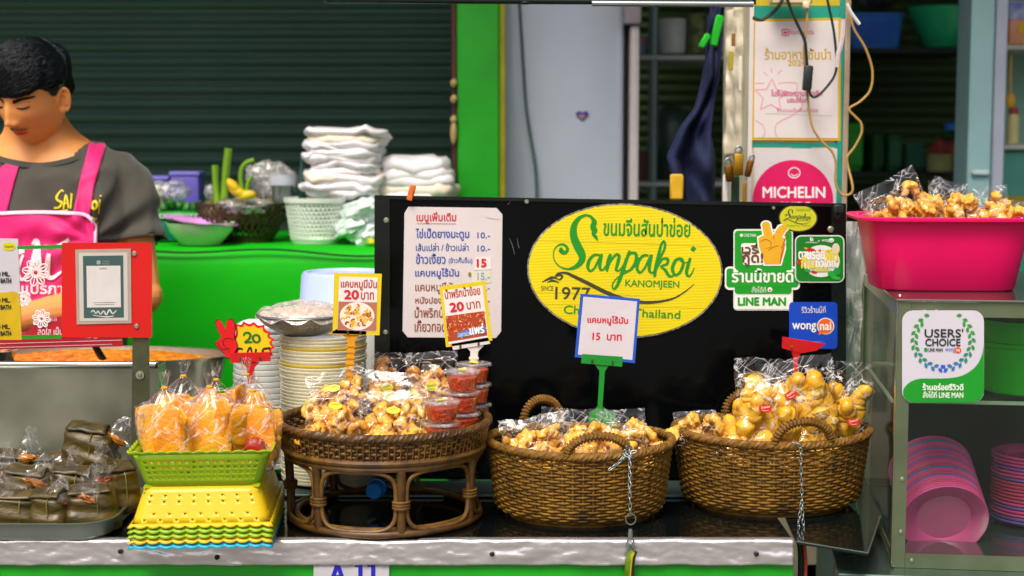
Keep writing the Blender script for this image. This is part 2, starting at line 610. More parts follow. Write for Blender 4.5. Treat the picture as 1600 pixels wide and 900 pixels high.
hp = [(hx + 9.5 * sin(t) ** 3, hy - 8.5 * (13 * cos(t) - 5 * cos(2 * t) - 2 * cos(3 * t) - cos(4 * t)) / 16) for t in (2 * pi * k / 30 for k in range(30))]
MB().prism(hp, Pl(Yf), .0005, .006).build('heart_magnet', ink('#4a2f9c'), fr)
MB().prism([(hx + (x - hx) * .5 - 1, hy + (y - hy) * .5 + 2) for x, y in hp], Pl(Yf), .0065, .0075).build('magnet_picture', ink('#c09a86'), fr)
cb = [P(*q, Yf - .03) for q in smooth([(811, -30), (812, 10), (815, 60), (818, 110), (822, 165), (830, 220), (837, 265), (840, 330)], 5)]
t = MB().tube(cb, .004, 6).build('power_cable', mat('cable_teal', '#4d6c6c', .5), None, label='thin grey green cable hanging down the front of the fridge', cat='cable')

# overhead beam
Yb = 2.7
a, b = P(510, 3, Yb), P(1176, 7, Yb)
bm_ = thing('overhead_beam', 'thin black rail running across the top of the photo above the board', 'rail', (a + b) / 2)
MB().tube([a + Vector((0, 0, .004)), b + Vector((0, 0, .004))], .006, 10).build('rail', mat('black_enamel', '#10201c', .25, .3), bm_)
MB().tube([P(925, 5.2, Yb - .004), P(1177, 6.5, Yb - .004)], .0055, 10).build('chrome_sleeve', mat('chrome', '#b9c4c6', .15, 1), bm_)
MB().box(P(814, 0, Yb).x, P(828, 0, Yb).x, Yb - .008, Yb + .008, P(0, 7, Yb).z, P(0, 2, Yb).z, .002).build('bracket', mat('black_enamel', '', 0), bm_)
MB().tube([a, a + Vector((0, 0, .6))], .006, 8).build('hanger', mat('black_enamel', '', 0), bm_)
MB().tube([b, b + Vector((0, 0, .6))], .006, 8).build('hanger', mat('black_enamel', '', 0), bm_)

# ============================================================ KITCHEN RACK behind the fridge
Yr = 4.7
def wbox(name, px0, py0, px1, py1, Y, dep, m, parent=None, bev=.003, **k):
    a, b = P(px0, py1, Y), P(px1, py0, Y)
    return MB().box(a.x, b.x, Y, Y + dep, a.z, b.z, bev).build(name, m, parent, **k)

m_steel = mat('steel', '#9aa6a4', .28, .85, var=.12, scale=6, bump=.1, bscale=20)
m_dsteel = mat('dull_steel', '#6f8582', .45, .5, var=.15, scale=6)
rk = thing('wire_rack', 'grey metal rack standing between the fridge and the white notice cabinet', 'rack', (P(1060, 0, Yr).x, Yr, 0))
for x in (1022, 1190):
    MB().tube([Vector((P(x, 0, Yr).x, Yr, 0)), Vector((P(x, 0, Yr).x, Yr, 2.3))], .015, 12).build('post', m_dsteel, rk)
for y in (90, 288):
    wbox('shelf', 985, y - 4, 1200, y + 4, Yr - .02, .4, mat('shelf_white', '#a9b0aa', .5), rk)
def pot(name, pc, Y, rpx, y0, y1, m, label, cat, prof=None, group=None, sx=1, sy=1):
    s_ = Y / F
    zb, zt = P(pc, y1, Y).z, P(pc, y0, Y).z
    h = zt - zb; r = rpx * s_
    prof = prof or [(0, 0), (.9, 0), (.97, .05), (1, .5), (1, .97), (1.03, 1), (.97, 1), (.94, .1), (0, .08)]
    return MB().lathe([(q * r, z * h) for q, z in prof], 28, (P(pc, 0, Y).x, Y, zb), sx, sy).build(name, m, None, label=label, cat=cat, group=group)
pot('storage_jar', 1050, 4.75, 22, 30, 84, mat('jar_white', '#bfc8c4', .4), 'white plastic jar behind the rack post on the top shelf', 'jar')
pot('storage_jar', 1091, 4.8, 20, 22, 84, mat('jar_stripe', '#8d9a5a', .5, col2='#2f4a3a', c2scale=30), 'mottled green jar between two white jars on the rack shelf', 'jar')
pot('storage_jar', 1122, 4.75, 17, 25, 84, mat('jar_white', '', 0), 'white jar half hidden by the hanging navy bag on the rack shelf', 'jar')
pot('plastic_tub', 1002, 4.74, 10, 58, 84, mat('tub_pink', '#c9667a', .5, col2='#4a90c0', c2scale=14), 'small pink and blue tub at the left end of the rack shelf', 'tub')
pot('covered_pot', 1050, 4.85, 34, 165, 284, mat('pot_dull', '#33463f', .4, .3), 'dull dark pot with a clear cover on the lower rack shelf', 'pot', [(0, 0), (.8, 0), (1, .3), (1, .7), (.8, .9), (.3, 1), (0, 1)])
pot('plastic_bottle', 1096, 4.7, 9, 175, 284, mat('bottle_cream', '#a7a884', .5), 'slim cream bottle right of the covered pot on the lower rack shelf', 'bottle', [(0, 0), (1, 0), (1, .7), (.45, .82), (.45, 1), (0, 1)])
wbox('food_box', 1000, 235, 1016, 284, 4.72, .1, mat('box_red_dull', '#6a3a3a', .6), label='dull red box left of the rack post on the lower shelf', cat='box')

# right kitchen shelving, in the shade
Yk = 5.4
ks = thing('kitchen_shelf', 'dark steel kitchen shelving holding baskets and tubs behind the notice cabinet', 'shelf', (P(1420, 0, Yk).x, Yk, 0))
m_dk = mat('shelf_dark', '#1b2a27', .5, .3)
for y in (79, 272, 420):
    wbox('shelf_board', 1300, y - 4, 1530, y + 4, Yk - .05, .45, m_dk, ks)
for x in (1296, 1534):
    MB().tube([Vector((P(x, 0, Yk).x, Yk, 0)), Vector((P(x, 0, Yk).x, Yk, 2.4))], .014, 10).build('post', m_dk, ks)

def crate(px0, px1, y0, y1, Y, m, label, name='plastic_basket', cat='basket', tape=.88):
    s_ = Y / F; cx = P((px0 + px1) / 2, 0, Y).x; w = (px1 - px0) * s_
    zb, zt = P(0, y1, Y).z, P(0, y0, Y).z
    root = thing(name, label, cat, (cx, Y + .1, zb))
    mb = MB()
    n = 32
    def ring(k, z, g):
        a = 2 * pi * k / n
        def se(v): return abs(v) ** .35 * (1 if v > 0 else -1)
        return Vector((cx + se(cos(a)) * w / 2 * g, Y + .12 + se(sin(a)) * .12 * g, z))
    prof = [(.0, zb, tape), (0, zb, tape), (1, zb + (zt - zb) * .9, .97), (1, zt - .006, 1.03), (1, zt, 1.03), (1, zt, .95), (0, zb + .008, tape - .04)]
    vs = []; fs = []
    for (_, z, g) in prof[1:]:
        vs += [ring(k, z, g) for k in range(n)]
    for j in range(len(prof) - 2):
        fs += [(j * n + k, j * n + (k + 1) % n, (j + 1) * n + (k + 1) % n, (j + 1) * n + k) for k in range(n)]
    fs.append(tuple(range(n))); fs.append(tuple(range((len(prof) - 2) * n, (len(prof) - 1) * n)))
    mb.add(vs, fs).build('tub_wall', m, root)
    rb = MB()
    for k in range(2, 13):
        t = k / 14
        x = cx - w / 2 * .9 + w * .9 * t
        rb.box(x - .002, x + .002, Y - .004, Y + .003, zb + (zt - zb) * .12, zb + (zt - zb) * .82)
    rb.build('rib', m, root, smooth=False)
    return root
crate(1328, 1417, 20, 75, 5.35, mat('blue_plastic', '#2f86f0', .4), 'blue ribbed plastic basket on the upper kitchen shelf')
pot('mixing_bowl', 1472, 5.5, 50, 12, 75, mat('green_bowl', '#34d890', .35), 'large green bowl beside the blue basket on the upper shelf', 'bowl', [(0, 0), (.5, 0), (.85, .5), (1, .95), (1.04, 1), (.96, .97), (.8, .5), (0, .05)])
pot('steel_bowl', 1368, 5.7, 36, -12, 22, mat('steel_dim', '#8f9792', .25, .9), 'shiny steel bowl stacked above the blue basket', 'bowl', [(0, 0), (.5, 0), (.9, .55), (1, 1), (.95, 1), (.5, .08), (0, .05)])
for (x0, x1, y0, y1, col, lb) in ((1326, 1357, 193, 267, '#22b030', 'tall green plastic box at the left end of the lower kitchen shelf'),
                                  (1368, 1388, 212, 267, '#18602e', 'dark green bin second from left on the lower kitchen shelf'),
                                  (1392, 1418, 212, 267, '#1e6e40', 'dark green bin third from left on the lower kitchen shelf'),
                                  (1420, 1455, 224, 267, '#347a64', 'grey green plastic box in the middle of the lower kitchen shelf'),
                                  (1490, 1518, 232, 269, '#e0208c', 'magenta tub at the right end of the lower kitchen shelf')):
    crate(x0, x1, y0, y1, 5.4, mat('crate_' + col[1:], col, .45), lb, 'storage_box', 'box')
pot('bowl_of_shallots', 1476, 5.3, 20, 240, 268, mat('bowl_pale', '#9c9c62', .5), 'pale bowl of red shallots on the lower kitchen shelf', 'bowl')
mb = MB()
for k in range(14): mb.blob(P(1460 + R.uniform(0, 34), 236 - R.uniform(0, 12), 5.3), .022, .2, seed=k, nu=8, nv=5)
mb.build('shallot_pile', mat('shallot', '#9c3a3c', .5, var=.3), None, label='heap of red shallots in the pale bowl', cat='shallots')
mb = MB()
for k in range(40):
    c = P(1492 + R.uniform(-16, 20), 222 - R.uniform(0, 22), 5.5)
    mb.blob(c, (.03, .01, .012), .3, seed=k, nu=6, nv=4, M=Euler((R.uniform(0, 3), R.uniform(0, 3), R.uniform(0, 3))).to_matrix())
mb.build('leafy_greens', mat('leaf_dark', '#0e5a14', .5, var=.4), None, label='bunch of leafy greens above the magenta tub', cat='vegetables')
pot('flat_lid', 1500, 5.35, 19, 192, 203, mat('blue_plastic', '', 0), 'flat blue lid lying on the leafy greens', 'dish', [(0, 0), (1, 0), (1, .8), (.9, 1), (0, 1)])  # loose blue lid, a shallow closed disc
# things further down right, seen over the cabinet
wbox('cool_box', 1325, 360, 1420, 470, 4.6, .4, mat('cool_teal', '#5f8f9c', .5), label='pale teal box standing low behind the pink tub', cat='box')
cbx = wbox('green_cool_box', 1300, 430, 1720, 760, 3.3, .5, mat('teal_paint', '#0c6a56', .45, var=.15), label='large teal green chest behind the glass cabinet', cat='chest', bev=.01)

# pale teal post and right end shelves
Yq = 3.9
pp = thing('painted_post', 'pale grey blue upright post at the right behind the pink tub', 'post', (P(1545, 0, Yq).x, Yq, 0))
x0, x1, x2 = P(1519, 0, Yq).x, P(1556, 0, Yq).x, P(1575, 0, Yq).x
MB().box(x0, x1, Yq, Yq + .12, 0, 2.7, .003).build('face_board', mat('post_teal', '#8ab0b4', .4, var=.08, scale=4), pp)
MB().box(x1 + .001, x2, Yq - .01, Yq + .1, 0, 2.7, .004).build('edge_board', mat('post_grey', '#9ea6b8', .4, var=.08, scale=4), pp)
wbox('cross_piece', 1519, 266, 1547, 274, Yq - .012, .01, mat('post_light', '#b5c6cd', .4), pp)
rs = thing('corner_shelf', 'pale green cupboard with white shelves at the far right edge', 'cupboard', (P(1640, 0, 4.3).x, 4.3, 0))
m_cup = mat('cup_green', '#7fae9c', .5, var=.1)
wbox('back_panel', 1560, -40, 1760, 470, 4.6, .02, m_cup, rs)
for y in (74, 230): wbox('shelf', 1560, y - 4, 1760, y + 4, 4.3, .3, mat('shelf_pale', '#b4beb0', .5), rs)
wbox('lower_door', 1560, 236, 1760, 470, 4.32, .02, mat('cup_teal', '#3f8f83', .5), rs)
wbox('yellow_band', 1560, 306, 1760, 326, 4.31, .006, mat('band_yellow', '#8f8412', .5), rs)
fb = thing('food_carton', 'blue and orange food carton at the top right corner', 'carton', P(1600, 70, 4.34))
wbox('carton', 1576, 2, 1660, 70, 4.34, .1, mat('carton_orange', '#d98a5c', .5, col2='#e8b090'), fb)
wbox('blue_print', 1576, 2, 1660, 30, 4.337, .003, mat('carton_blue', '#1c35b0', .5, col2='#c9d4ea', c2scale=25), fb, bev=0)
wbox('yellow_print', 1591, 36, 1625, 52, 4.337, .003, mat('carton_yellow', '#e0b010', .5), fb, bev=0)
bt = thing('sauce_bottle', 'small pale yellow bottle with a red cap on the right end shelf', 'bottle', P(1582, 224, 4.36))
MB().lathe([(0, 0), (.017, 0), (.017, .07), (.012, .082), (0, .082)], 16, P(1582, 224, 4.36)).build('bottle_body', mat('bottle_yellow', '#cfc98a', .4), bt)
MB().lathe([(0, .0825), (.013, .0825), (.013, .1), (0, .1)], 16, P(1582, 224, 4.36)).build('cap', mat('cap_red', '#a53a35', .4), bt)
ld = thing('yellow_ladle', 'orange yellow ladle head hanging above the pale yellow bottle', 'ladle', P(1579, 157, 4.35))
MB().blob(P(1579, 157, 4.35), (.014, .01, .022), .05).build('scoop', mat('ladle_yellow', '#d6a21c', .4), ld)
MB().tube([P(1579, 148, 4.35), P(1580, 84, 4.35)], .003, 6).build('handle', mat('ladle_yellow', '', 0), ld)

# ============================================================ BACK TABLE with green cloth
Yt = 3.5
TZ = P(400, 388, Yt).z
bt_ = thing('back_table', 'long table under a bright green cloth behind the vendor', 'table', ((-2.3 - .2) / 2, Yt + .3, 0))
def cloth(u, v):
    x = -2.4 + 2.25 * u
    if v < .3:
        t = v / .3
        return Vector((x, Yt + .66 - .66 * t, TZ + .002 * noise.noise(Vector((x * 9, t * 5, 0)))))
    t = (v - .3) / .7
    w = .006 * sin(x * 8 + 1.5) * t + .012 * noise.noise(Vector((x * 3.2, t * 1.5, 3))) * t
    return Vector((x, Yt - .014 * (1 - exp(-t * 40)) + w, TZ - .004 - 1.0 * t))
m_cloth = mat('green_cloth', '#02ae02', .6, var=.12, scale=3.5, bump=.35, bscale=9, spec=.25)
MB().grid(cloth, 130, 60).build('cloth', m_cloth, bt_, ang=0)
sm = [Vector((-2.3 + 2.1 * k / 80, Yt - .016, TZ - .006 + .006 * sin(k * .4) + .005 * sin(k * .13 + 1))) for k in range(81)]
MB().tube(sm, .0028, 5).build('hem', mat('hem_dark', '#0c4a10', .7), bt_)
MB().box(-2.38, -.17, Yt + .01, Yt + .64, TZ - .04, TZ - .006).build('table_top', mat('ply', '#6b4a2c', .6), bt_, smooth=False)
for x in (-2.3, -.25):
    for y in (Yt + .05, Yt + .6):
        MB().box(x - .02, x + .02, y - .02, y + .02, 0, TZ - .042).build('leg', m_dsteel, bt_, smooth=False)

def TP(px, Y=3.68):       # a point on the back table
    return Vector((P(px, 380, Y).x, Y, TZ + .002))

# perforated wall of revolution: real holes, stagger option
def perf(mb, rfun, h, z0, nc, nr, hole=.55, stag=True, c=(0, 0, 0), sx=1, sy=1, skip=None, shape=4):
    cx, cy, cz = c
    def pt(u, v):
        r = rfun(v); a = 2 * pi * u / nc
        return (cx + r * sx * cos(a), cy + r * sy * sin(a), cz + z0 + h * v)
    for j in range(nr):
        for i in range(nc):
            o = .5 * (j % 2) if stag else 0
            u0, u1, v0, v1 = i + o, i + 1 + o, j / nr, (j + 1) / nr
            out = [(u0, v0), (u1, v0), (u1, v1), (u0, v1)]
            if skip and skip(i, j):
                mb.add([pt(*q) for q in out], [(0, 1, 2, 3)]); continue
            uc, vc = (u0 + u1) / 2, (v0 + v1) / 2
            inn = [(uc + (a - uc) * hole, vc + (b - vc) * hole) for a, b in out]
            mb.add([pt(*q) for q in out + inn], [(0, 1, 5, 4), (1, 2, 6, 5), (2, 3, 7, 6), (3, 0, 4, 7)])

def solid(o, t):
    md = o.modifiers.new('thick', 'SOLIDIFY'); md.thickness = t; md.offset = 0
    return o

# white round basket
c0 = TP(493, 3.66)
wb = thing('white_basket', 'white perforated plastic basket holding folded bags on the green table', 'basket', c0)
m_wp = mat('white_plastic', '#dfe6dc', .4, var=.04)
h = .108
mb = MB(); perf(mb, lambda v: .058 + .012 * v, h * .8, h * .08, 40, 9, .62, c=c0)
solid(mb.build('basket_wall', m_wp, wb, weld=True), .002)
MB().lathe([(0, .0), (.055, 0), (.0585, .009), (.057, .009), (.054, .003), (0, .003)], 32, c0).build('base', m_wp, wb)
MB().lathe([(.069, h * .88), (.074, h * .9), (.075, h), (.071, h), (.0695, h * .9)], 40, c0).build('rim', m_wp, wb)

# folded white carrier bags, one by one
m_bag = mat('white_bag', '#e9e6ea', .45, var=.05, scale=20, sss=0, bump=.4, bscale=40)
m_bag2 = mat('white_bag_warm', '#e6dcc8', .45, var=.06, scale=20, bump=.4, bscale=40)
def folded(cx, Y, z, w, d, t, seed, m, label, group, rz=0, rx=0):
    def fn(u, v):
        a = 2 * pi * u
        ca, sa = cos(a), sin(a)
        ph = (v - .5) * pi
        sx_ = abs(ca) ** .45 * (1 if ca > 0 else -1) * abs(cos(ph)) ** .3
        sy_ = abs(sa) ** .45 * (1 if sa > 0 else -1) * abs(cos(ph)) ** .3
        q = Vector((sx_ * w / 2, sy_ * d / 2, sin(ph) * t / 2))
        n_ = noise.noise_vector(Vector((q.x * 18, q.y * 18, seed * 2.7)))
        q += n_ * .011
        q.z += .008 * noise.noise(Vector((q.x * 60, q.y * 9, seed)))
        return q
    mb = MB().grid(fn, 56, 10, cu=True)
    mb.xf(TR((cx, Y, z), rx, 0, rz))
    return mb.build('folded_bag', m, None, ang=0, label=label, cat='bag', group=group)
z = TZ + .115
for k in range(14):
    t = R.uniform(.010, .016)
    px = 537 + R.uniform(-4, 4) - (4 if k < 5 else 0)
    folded(P(px, 0, 3.72).x, 3.74, z + t / 2, .185 + R.uniform(-.02, .016), .2, t * 2.1, k, m_bag2 if k in (3, 12) else m_bag,
           'white folded bag, %s from the top of the tall pile in the white basket' % nth(14 - k), 'white bags piled in the basket', R.uniform(-9, 9), R.uniform(-5, 5))
    z += t * .80
z = TZ + .036
for k in range(8):
    t = .024
    folded(P(648 + R.uniform(-3, 3), 0, 3.78).x, 3.8, z + t / 2, .188 + R.uniform(-.014, .014), .2, t * 1.9, k + 20, m_bag2 if k == 4 else m_bag,
           'white folded bag, %s from the top of the low pile beside the green pillar' % nth(8 - k), 'white bags piled by the pillar', R.uniform(-5, 5))
    z += t * .80
mb = MB()
for k, (x, y, a) in enumerate(((566, 330, -18), (556, 352, -14), (580, 365, -25))):
    mb.blob(P(x, y, 3.62), (.05, .05, .028), .35, 3, k, 24, 14, Euler((0, radians(a), 0)).to_matrix())
mb.build('crumpled_bags', mat('bag_mint', '#d5e6e0', .4, var=.1, bump=.4), None, label='crumpled white bags slumped right of the white basket', cat='bags')
MB().blob(P(547, 345, 3.85), (.06, .05, .09), .2, 2, 4).build('teal_bag', mat('bag_teal', '#0c6058', .45), None, label='dark teal bag behind the crumpled white bags', cat='bag')
MB().blob(P(700, 300, 3.9), (.02, .04, .05), .2, 2, 4).build('blue_bag', mat('bag_blue', '#1a4f9a', .45), None, label='small blue bag under the low pile beside the pillar', cat='bag')
MB().blob(P(580, 378, 3.56), (.012, .012, .008), .2, 2, 4).build('yellow_scrap', mat('scrap_yellow', '#c9c214', .5), None, label='small yellow scrap on the green cloth by the board', cat='scrap')

# brown lattice basket of vegetables
c1 = TP(378, 3.72)
bk = thing('lattice_basket', 'dark brown lattice basket filled with banana stems and fruit on the green table', 'basket', c1)
m_br = mat('brown_plastic', '#3a2a18', .4)
mb = MB()
for s_ in (1, -1):
    for k in range(38):
        a0 = 2 * pi * k / 38
        pts = []
        for j in range(7):
            v = j / 6; r = .074 + .036 * v ** .7; a = a0 + s_ * .42 * v
            pts.append(c1 + Vector((r * cos(a), r * sin(a) * .8, .006 + .082 * v)))
        mb.tube(pts, .0022, 4)
mb.build('lattice', m_br, bk)
MB().lathe([(.108, .084), (.113, .086), (.113, .093), (.108, .093), (.106, .088)], 40, c1, 1, .8).build('rim', m_br, bk)
MB().lathe([(0, 0), (.074, 0), (.078, .01), (0, .008)], 30, c1, 1, .8).build('base', m_br, bk)
mb = MB()
for k in range(30):
    a = R.uniform(0, 6.28); r = R.uniform(0, .075)
    mb.blob(c1 + Vector((r * cos(a), r * sin(a) * .75, .035 + R.uniform(0, .055))), R.uniform(.018, .028), .25, seed=k, nu=9, nv=6)
mb.build('vegetable_heap', mat('veg', '#7a5a34', .5, col2='#55642c', c2scale=25), None, label='mixed brown and green vegetables inside the lattice basket', cat='vegetables')
m_stem = mat('banana_stem', '#74a41c', .45, var=.25, scale=25, stretch=(1, 1, .2))
for pts, r, lb in (([(340, 320), (337, 285), (336, 258)], .008, 'short upright green stem left in the brown basket'),
                   ([(350, 318), (353, 270), (357, 232)], .0095, 'tallest upright green stem in the brown basket'),
                   ([(378, 300), (376, 272), (383, 256), (397, 250)], .006, 'curved green stem bending right in the brown basket'),
                   ([(385, 302), (388, 285), (394, 276)], .0055, 'short green stem beside the curved one')):
    q = [P(x, y, 3.7) for x, y in smooth(pts, 5)]
    MB().tube(q, [r * (1.1 if i < 2 else 1) for i in range(len(q))], 9).build('banana_stem', m_stem, None, label=lb, cat='stem')
mb = MB()
for (x, y, a) in ((372, 300, 25), (385, 305, -5), (365, 292, 50)):
    mb.blob(P(x, y, 3.62), (.024, .013, .0115), .15, seed=x, M=Euler((0, radians(a), 0)).to_matrix())
mb.build('yellow_fruit', mat('yellow_fruit', '#d9b80c', .4, var=.15), None, label='yellow fruit lying on top of the brown lattice basket', cat='fruit')

m_film = film('clear_film', gloss=.05, milk=.02, crease=35, bstr=.6)
m_filmd = film('cloudy_film', (.9, .9, .88), .05, .22, 22, .5, .25, edge=.2, ridge=.7)
def lump(name, px, py, Y, r, m, label, cat, amp=.35, fr=2.5, seed=1, M=None):
    return MB().blob(P(px, py, Y), r, amp, fr, seed, 36, 22, M).build(name, m, None, label=label, cat=cat, ang=0)
lump('clear_bag', 423, 284, 3.82, (.06, .05, .05), m_filmd, 'cloudy clear bag of supplies behind the brown basket', 'bag', seed=3)
lump('clear_bag', 262, 298, 3.8, (.055, .04, .024), m_filmd, 'crumpled clear bag in front of the purple boxes', 'bag', seed=5)
lump('clear_bag', 380, 322, 3.66, (.06, .04, .018), m_filmd, 'clear bag spread over the vegetables in the brown basket', 'bag', seed=8)
lump('clear_bag', 328, 300, 3.8, (.014, .014, .018), m_filmd, 'small clear bag left of the banana stems', 'bag', .2, seed=9)
pot('steel_cup', 437, 3.72, 17, 290, 324, m_steel, 'steel cup with a white inside behind the brown basket', 'cup')
pot('steel_cup', 437, 3.78, 22, 272, 292, mat('lid_pale', '#c6cdd8', .4), 'pale round container stacked above the steel cup', 'cup')
pot('green_bottle', 468, 3.72, 7, 242, 320, mat('bottle_green', '#12403a', .15, coat=.6), 'dark green glass bottle left of the tall bag pile', 'bottle', [(0, 0), (1, 0), (1, .55), (.4, .75), (.35, 1), (0, 1)])
# teal basket, white bowl with pink film, purple boxes
c = TP(283, 3.75)
tb = thing('teal_basket', 'teal ribbed plastic basket with a white chain border behind the vendor', 'basket', c)
m_tl = mat('teal_plastic', '#0fa083', .4)
MB().box(c.x - .058, c.x + .058, c.y - .05, c.y + .05, c.z, c.z + .05, .008, seg=2).build('basket_body', m_tl, tb)
mb = MB()
for k in range(19):
    x = c.x - .053 + k * .00585
    mb.box(x, x + .0025, c.y - .054, c.y - .049, c.z + .006, c.z + .045)
mb.build('rib', mat('teal_dark', '#0a7466', .4), tb, smooth=False)
MB().box(c.x - .06, c.x + .06, c.y - .052, c.y + .052, c.z + .0505, c.z + .072, .004).build('upper_band', mat('band_green', '#0b8f2c', .4), tb)
mb = MB()
for k in range(11):
    x = c.x - .053 + k * .0106
    q = [Vector((x + .0062 * cos(t), c.y - .056, c.z + .0615 + .0045 * sin(t))) for t in (2 * pi * j / 10 for j in range(10))]
    mb.tube(q, .0014, 5, closed=True)
mb.build('chain_border', mat('chain_white', '#cdd8cc', .4), tb)
mb = MB()
for k in range(16): mb.blob(c + Vector((R.uniform(-.045, .045), R.uniform(-.03, .03), .075 + R.uniform(0, .014))), R.uniform(.009, .013), .2, seed=k, nu=7, nv=5)
mb.build('lime_heap', mat('lime_dark', '#1f6a12', .45, var=.3), None, label='green limes heaped in the teal basket', cat='limes')
pot('white_bag_roll', 238, 3.78, 13, 290, 385, mat('bag_cream', '#c3bfa8', .5), 'pale rolled bag standing beside the vendor shoulder', 'bag', [(0, 0), (1, 0), (1.05, .5), (.9, .95), (.5, 1), (0, 1)])
c = TP(314, 3.6)
bw = thing('pale_bowl', 'pale green white bowl covered with pink film at the edge of the green table', 'bowl', c)
MB().lathe([(0, .0), (.045, 0), (.052, .008), (.072, .03), (.08, .052), (.077, .052), (.06, .02), (0, .008)], 36, c).build('bowl_body', mat('bowl_mint', '#c3dcae', .4), bw)
def pf(u, v):
    a = 2 * pi * u; r = .086 * v
    zz = .052 + .02 * (v ** 2) * (.4 - cos(a)) * .6 - .016 * (1 - v * v) + .006 * noise.noise(Vector((cos(a) * 2, sin(a) * 2, v * 4)))
    return c + Vector((r * cos(a), r * sin(a), zz))
solid(MB().grid(pf, 40, 10, cu=True).build('pink_cover', mat('pink_film', '#d99adf', .35, var=.1), bw, ang=0), .001)
m_pur = mat('purple_plastic', '#6a5cc8', .35, var=.08)
for (x0, x1, y0, y1, Y, lb) in ((266, 310, 268, 303, 3.95, 'larger purple plastic box behind the teal basket'), (226, 262, 275, 305, 3.97, 'smaller purple plastic box beside the vendor shoulder')):
    o = thing('purple_box', lb, 'box', P((x0 + x1) / 2, y1, Y))
    a, b = P(x0, y1, Y), P(x1, y0, Y)
    MB().box(a.x, b.x, Y, Y + .08, TZ + .01, b.z - .012, .006, seg=2).build('box_body', m_pur, o)
    MB().box(a.x - .003, b.x + .003, Y - .003, Y + .083, b.z - .0115, b.z, .004, seg=2).build('lid', mat('purple_lid', '#8678e0', .35), o)

# ============================================================ NOTICE CABINET (centre)
Yc = 3.0
A = Pl(Yc)
ax0, ax1 = P(1172, 0, Yc).x, P(1313, 0, Yc).x
nc = thing('notice_cabinet', 'tall white cabinet with teal edges carrying posters, behind the right end of the black board', 'cabinet', ((ax0 + ax1) / 2, Yc, 0))
m_wh = mat('cabinet_white', '#d9d2cd', .4, var=.05, scale=6, bump=.1)
m_cr = mat('cabinet_cream', '#d3c8b0', .5, var=.12, scale=9)
m_te = mat('cabinet_teal', '#14917c', .4, var=.15, scale=12)
MB().box(ax0, ax1, Yc, Yc + .36, .02, 2.3).build('cabinet_body', m_cr, nc, smooth=False)
MB().box(ax0 - .001, ax0 + .007, Yc - .006, Yc - .0005, .02, 2.3).build('corner_strip', m_wh, nc, smooth=False)
MB().box(P(1312.5, 0, Yc).x, P(1320, 0, Yc).x, Yc - .004, Yc + .3, .02, 2.3).build('side_trim', m_te, nc, smooth=False)
MB().box(P(1320.5, 0, Yc).x, P(1329, 0, Yc).x, Yc - .008, Yc + .02, .02, 2.3, .002).build('side_trim', mat('trim_tan', '#a5917a', .5, var=.2), nc)
art = Art(A, nc, .0005)
art.poly([(1178, 8), (1312, 8), (1312, 29), (1178, 31)], m_te, 1, 'teal_band')
art.poly([(1178, -30), (1312, -30), (1312, 9), (1178, 9)], mat('yellow_tape', '#bfae1c', .5, var=.25), 2, 'top_tape')
art.poly([(1174, 222), (1312, 224), (1312, 230), (1268, 230), (1262, 235), (1240, 236), (1236, 230), (1174, 230)], m_te, 1, 'teal_strip')
art.poly([(1304, 140), (1312, 140), (1312, 320), (1304, 320)], m_te, 1, 'teal_edge')
art.done()
# framed certificate
cert = MB().prism([(1175, 30), (1314, 28), (1313, 220), (1174, 219)], A, .0015, .0045).build('certificate', mat('frame_yellow', '#d8b010', .4, var=.1), nc, smooth=False, label='yellow framed certificate on the notice cabinet')
art = Art(A, cert, .005)
art.poly([(1180, 34), (1310, 32), (1309, 216), (1178, 215)], mat('paper_warm', '#ddd5d3', .5, var=.03), 1, 'paper')
pk = ink('#cf4a86'); gd = ink('#c9a51e'); pale = ink('#e59aaa')
art.rib([(q[0], q[1], 1.6) for q in rr(1222, 46, 1232, 55.5, 2)] + [(1229.9, 46, 1.6)], pk, 2, 'logo', 1)
art.poly(el(1227, 51, 3, 2.4), pk, 3, 'logo')
art.text('foodpanda', 1234, 46, 1272, 56, pk, 2)
art.text('ร้านอาหารชั้นนำ', 1195, 75, 1298, 93, gd, 2, bold=.3)
art.text('2024', 1231, 94, 1259, 103, gd, 2, bold=.3)
st = [(1205 + (27 if k % 2 == 0 else 13) * sin(k * pi / 5 + .05), 150 - (27 if k % 2 == 0 else 13) * cos(k * pi / 5 + .05)) for k in range(11)]
for a, b in zip(st, st[1:]): art.rib([(*a, 1.6), (*b, 1.6)], pale, 2, 'star', 1)
for a, b in (((1199, 118), (1193, 112)), ((1206, 114), (1205, 106)), ((1215, 116), (1221, 109))): art.rib([(*a, 1.5), (*b, 1.5)], pale, 2, 'star', 1)
art.rib([(1180, 130, 1.4), (1194, 130, 1.4)], pale, 2, 'star', 1)
art.rib([(1216, 130, 1.4), (1244, 130, 1.4), (1244, 150, 1.4), (1254, 165, 1.4), (1238, 180, 1.4), (1215, 192, 1.4), (1211, 205, 1.4), (1214, 214, 1.4)], pale, 2, 'star')
art.rib([(1180, 188, 1.4), (1192, 196, 1.4), (1195, 208, 1.4), (1192, 214, 1.4)], pale, 2, 'star')
art.text('ใบรับรองความเป็นเลิศ', 1205, 140, 1285, 150, pk, 3, bold=.25)
art.text('มอบให้แก่', 1230, 151, 1262, 160, pk, 3, bold=.25)
art.text('ร้านขนมจีนสันป่าข่อย', 1214, 168, 1278, 175, pk, 3)
art.rib([(1196, 177.5, .7), (1300, 181, .7)], ink('#b8a898'), 2, 'rule', 1)
art.done()
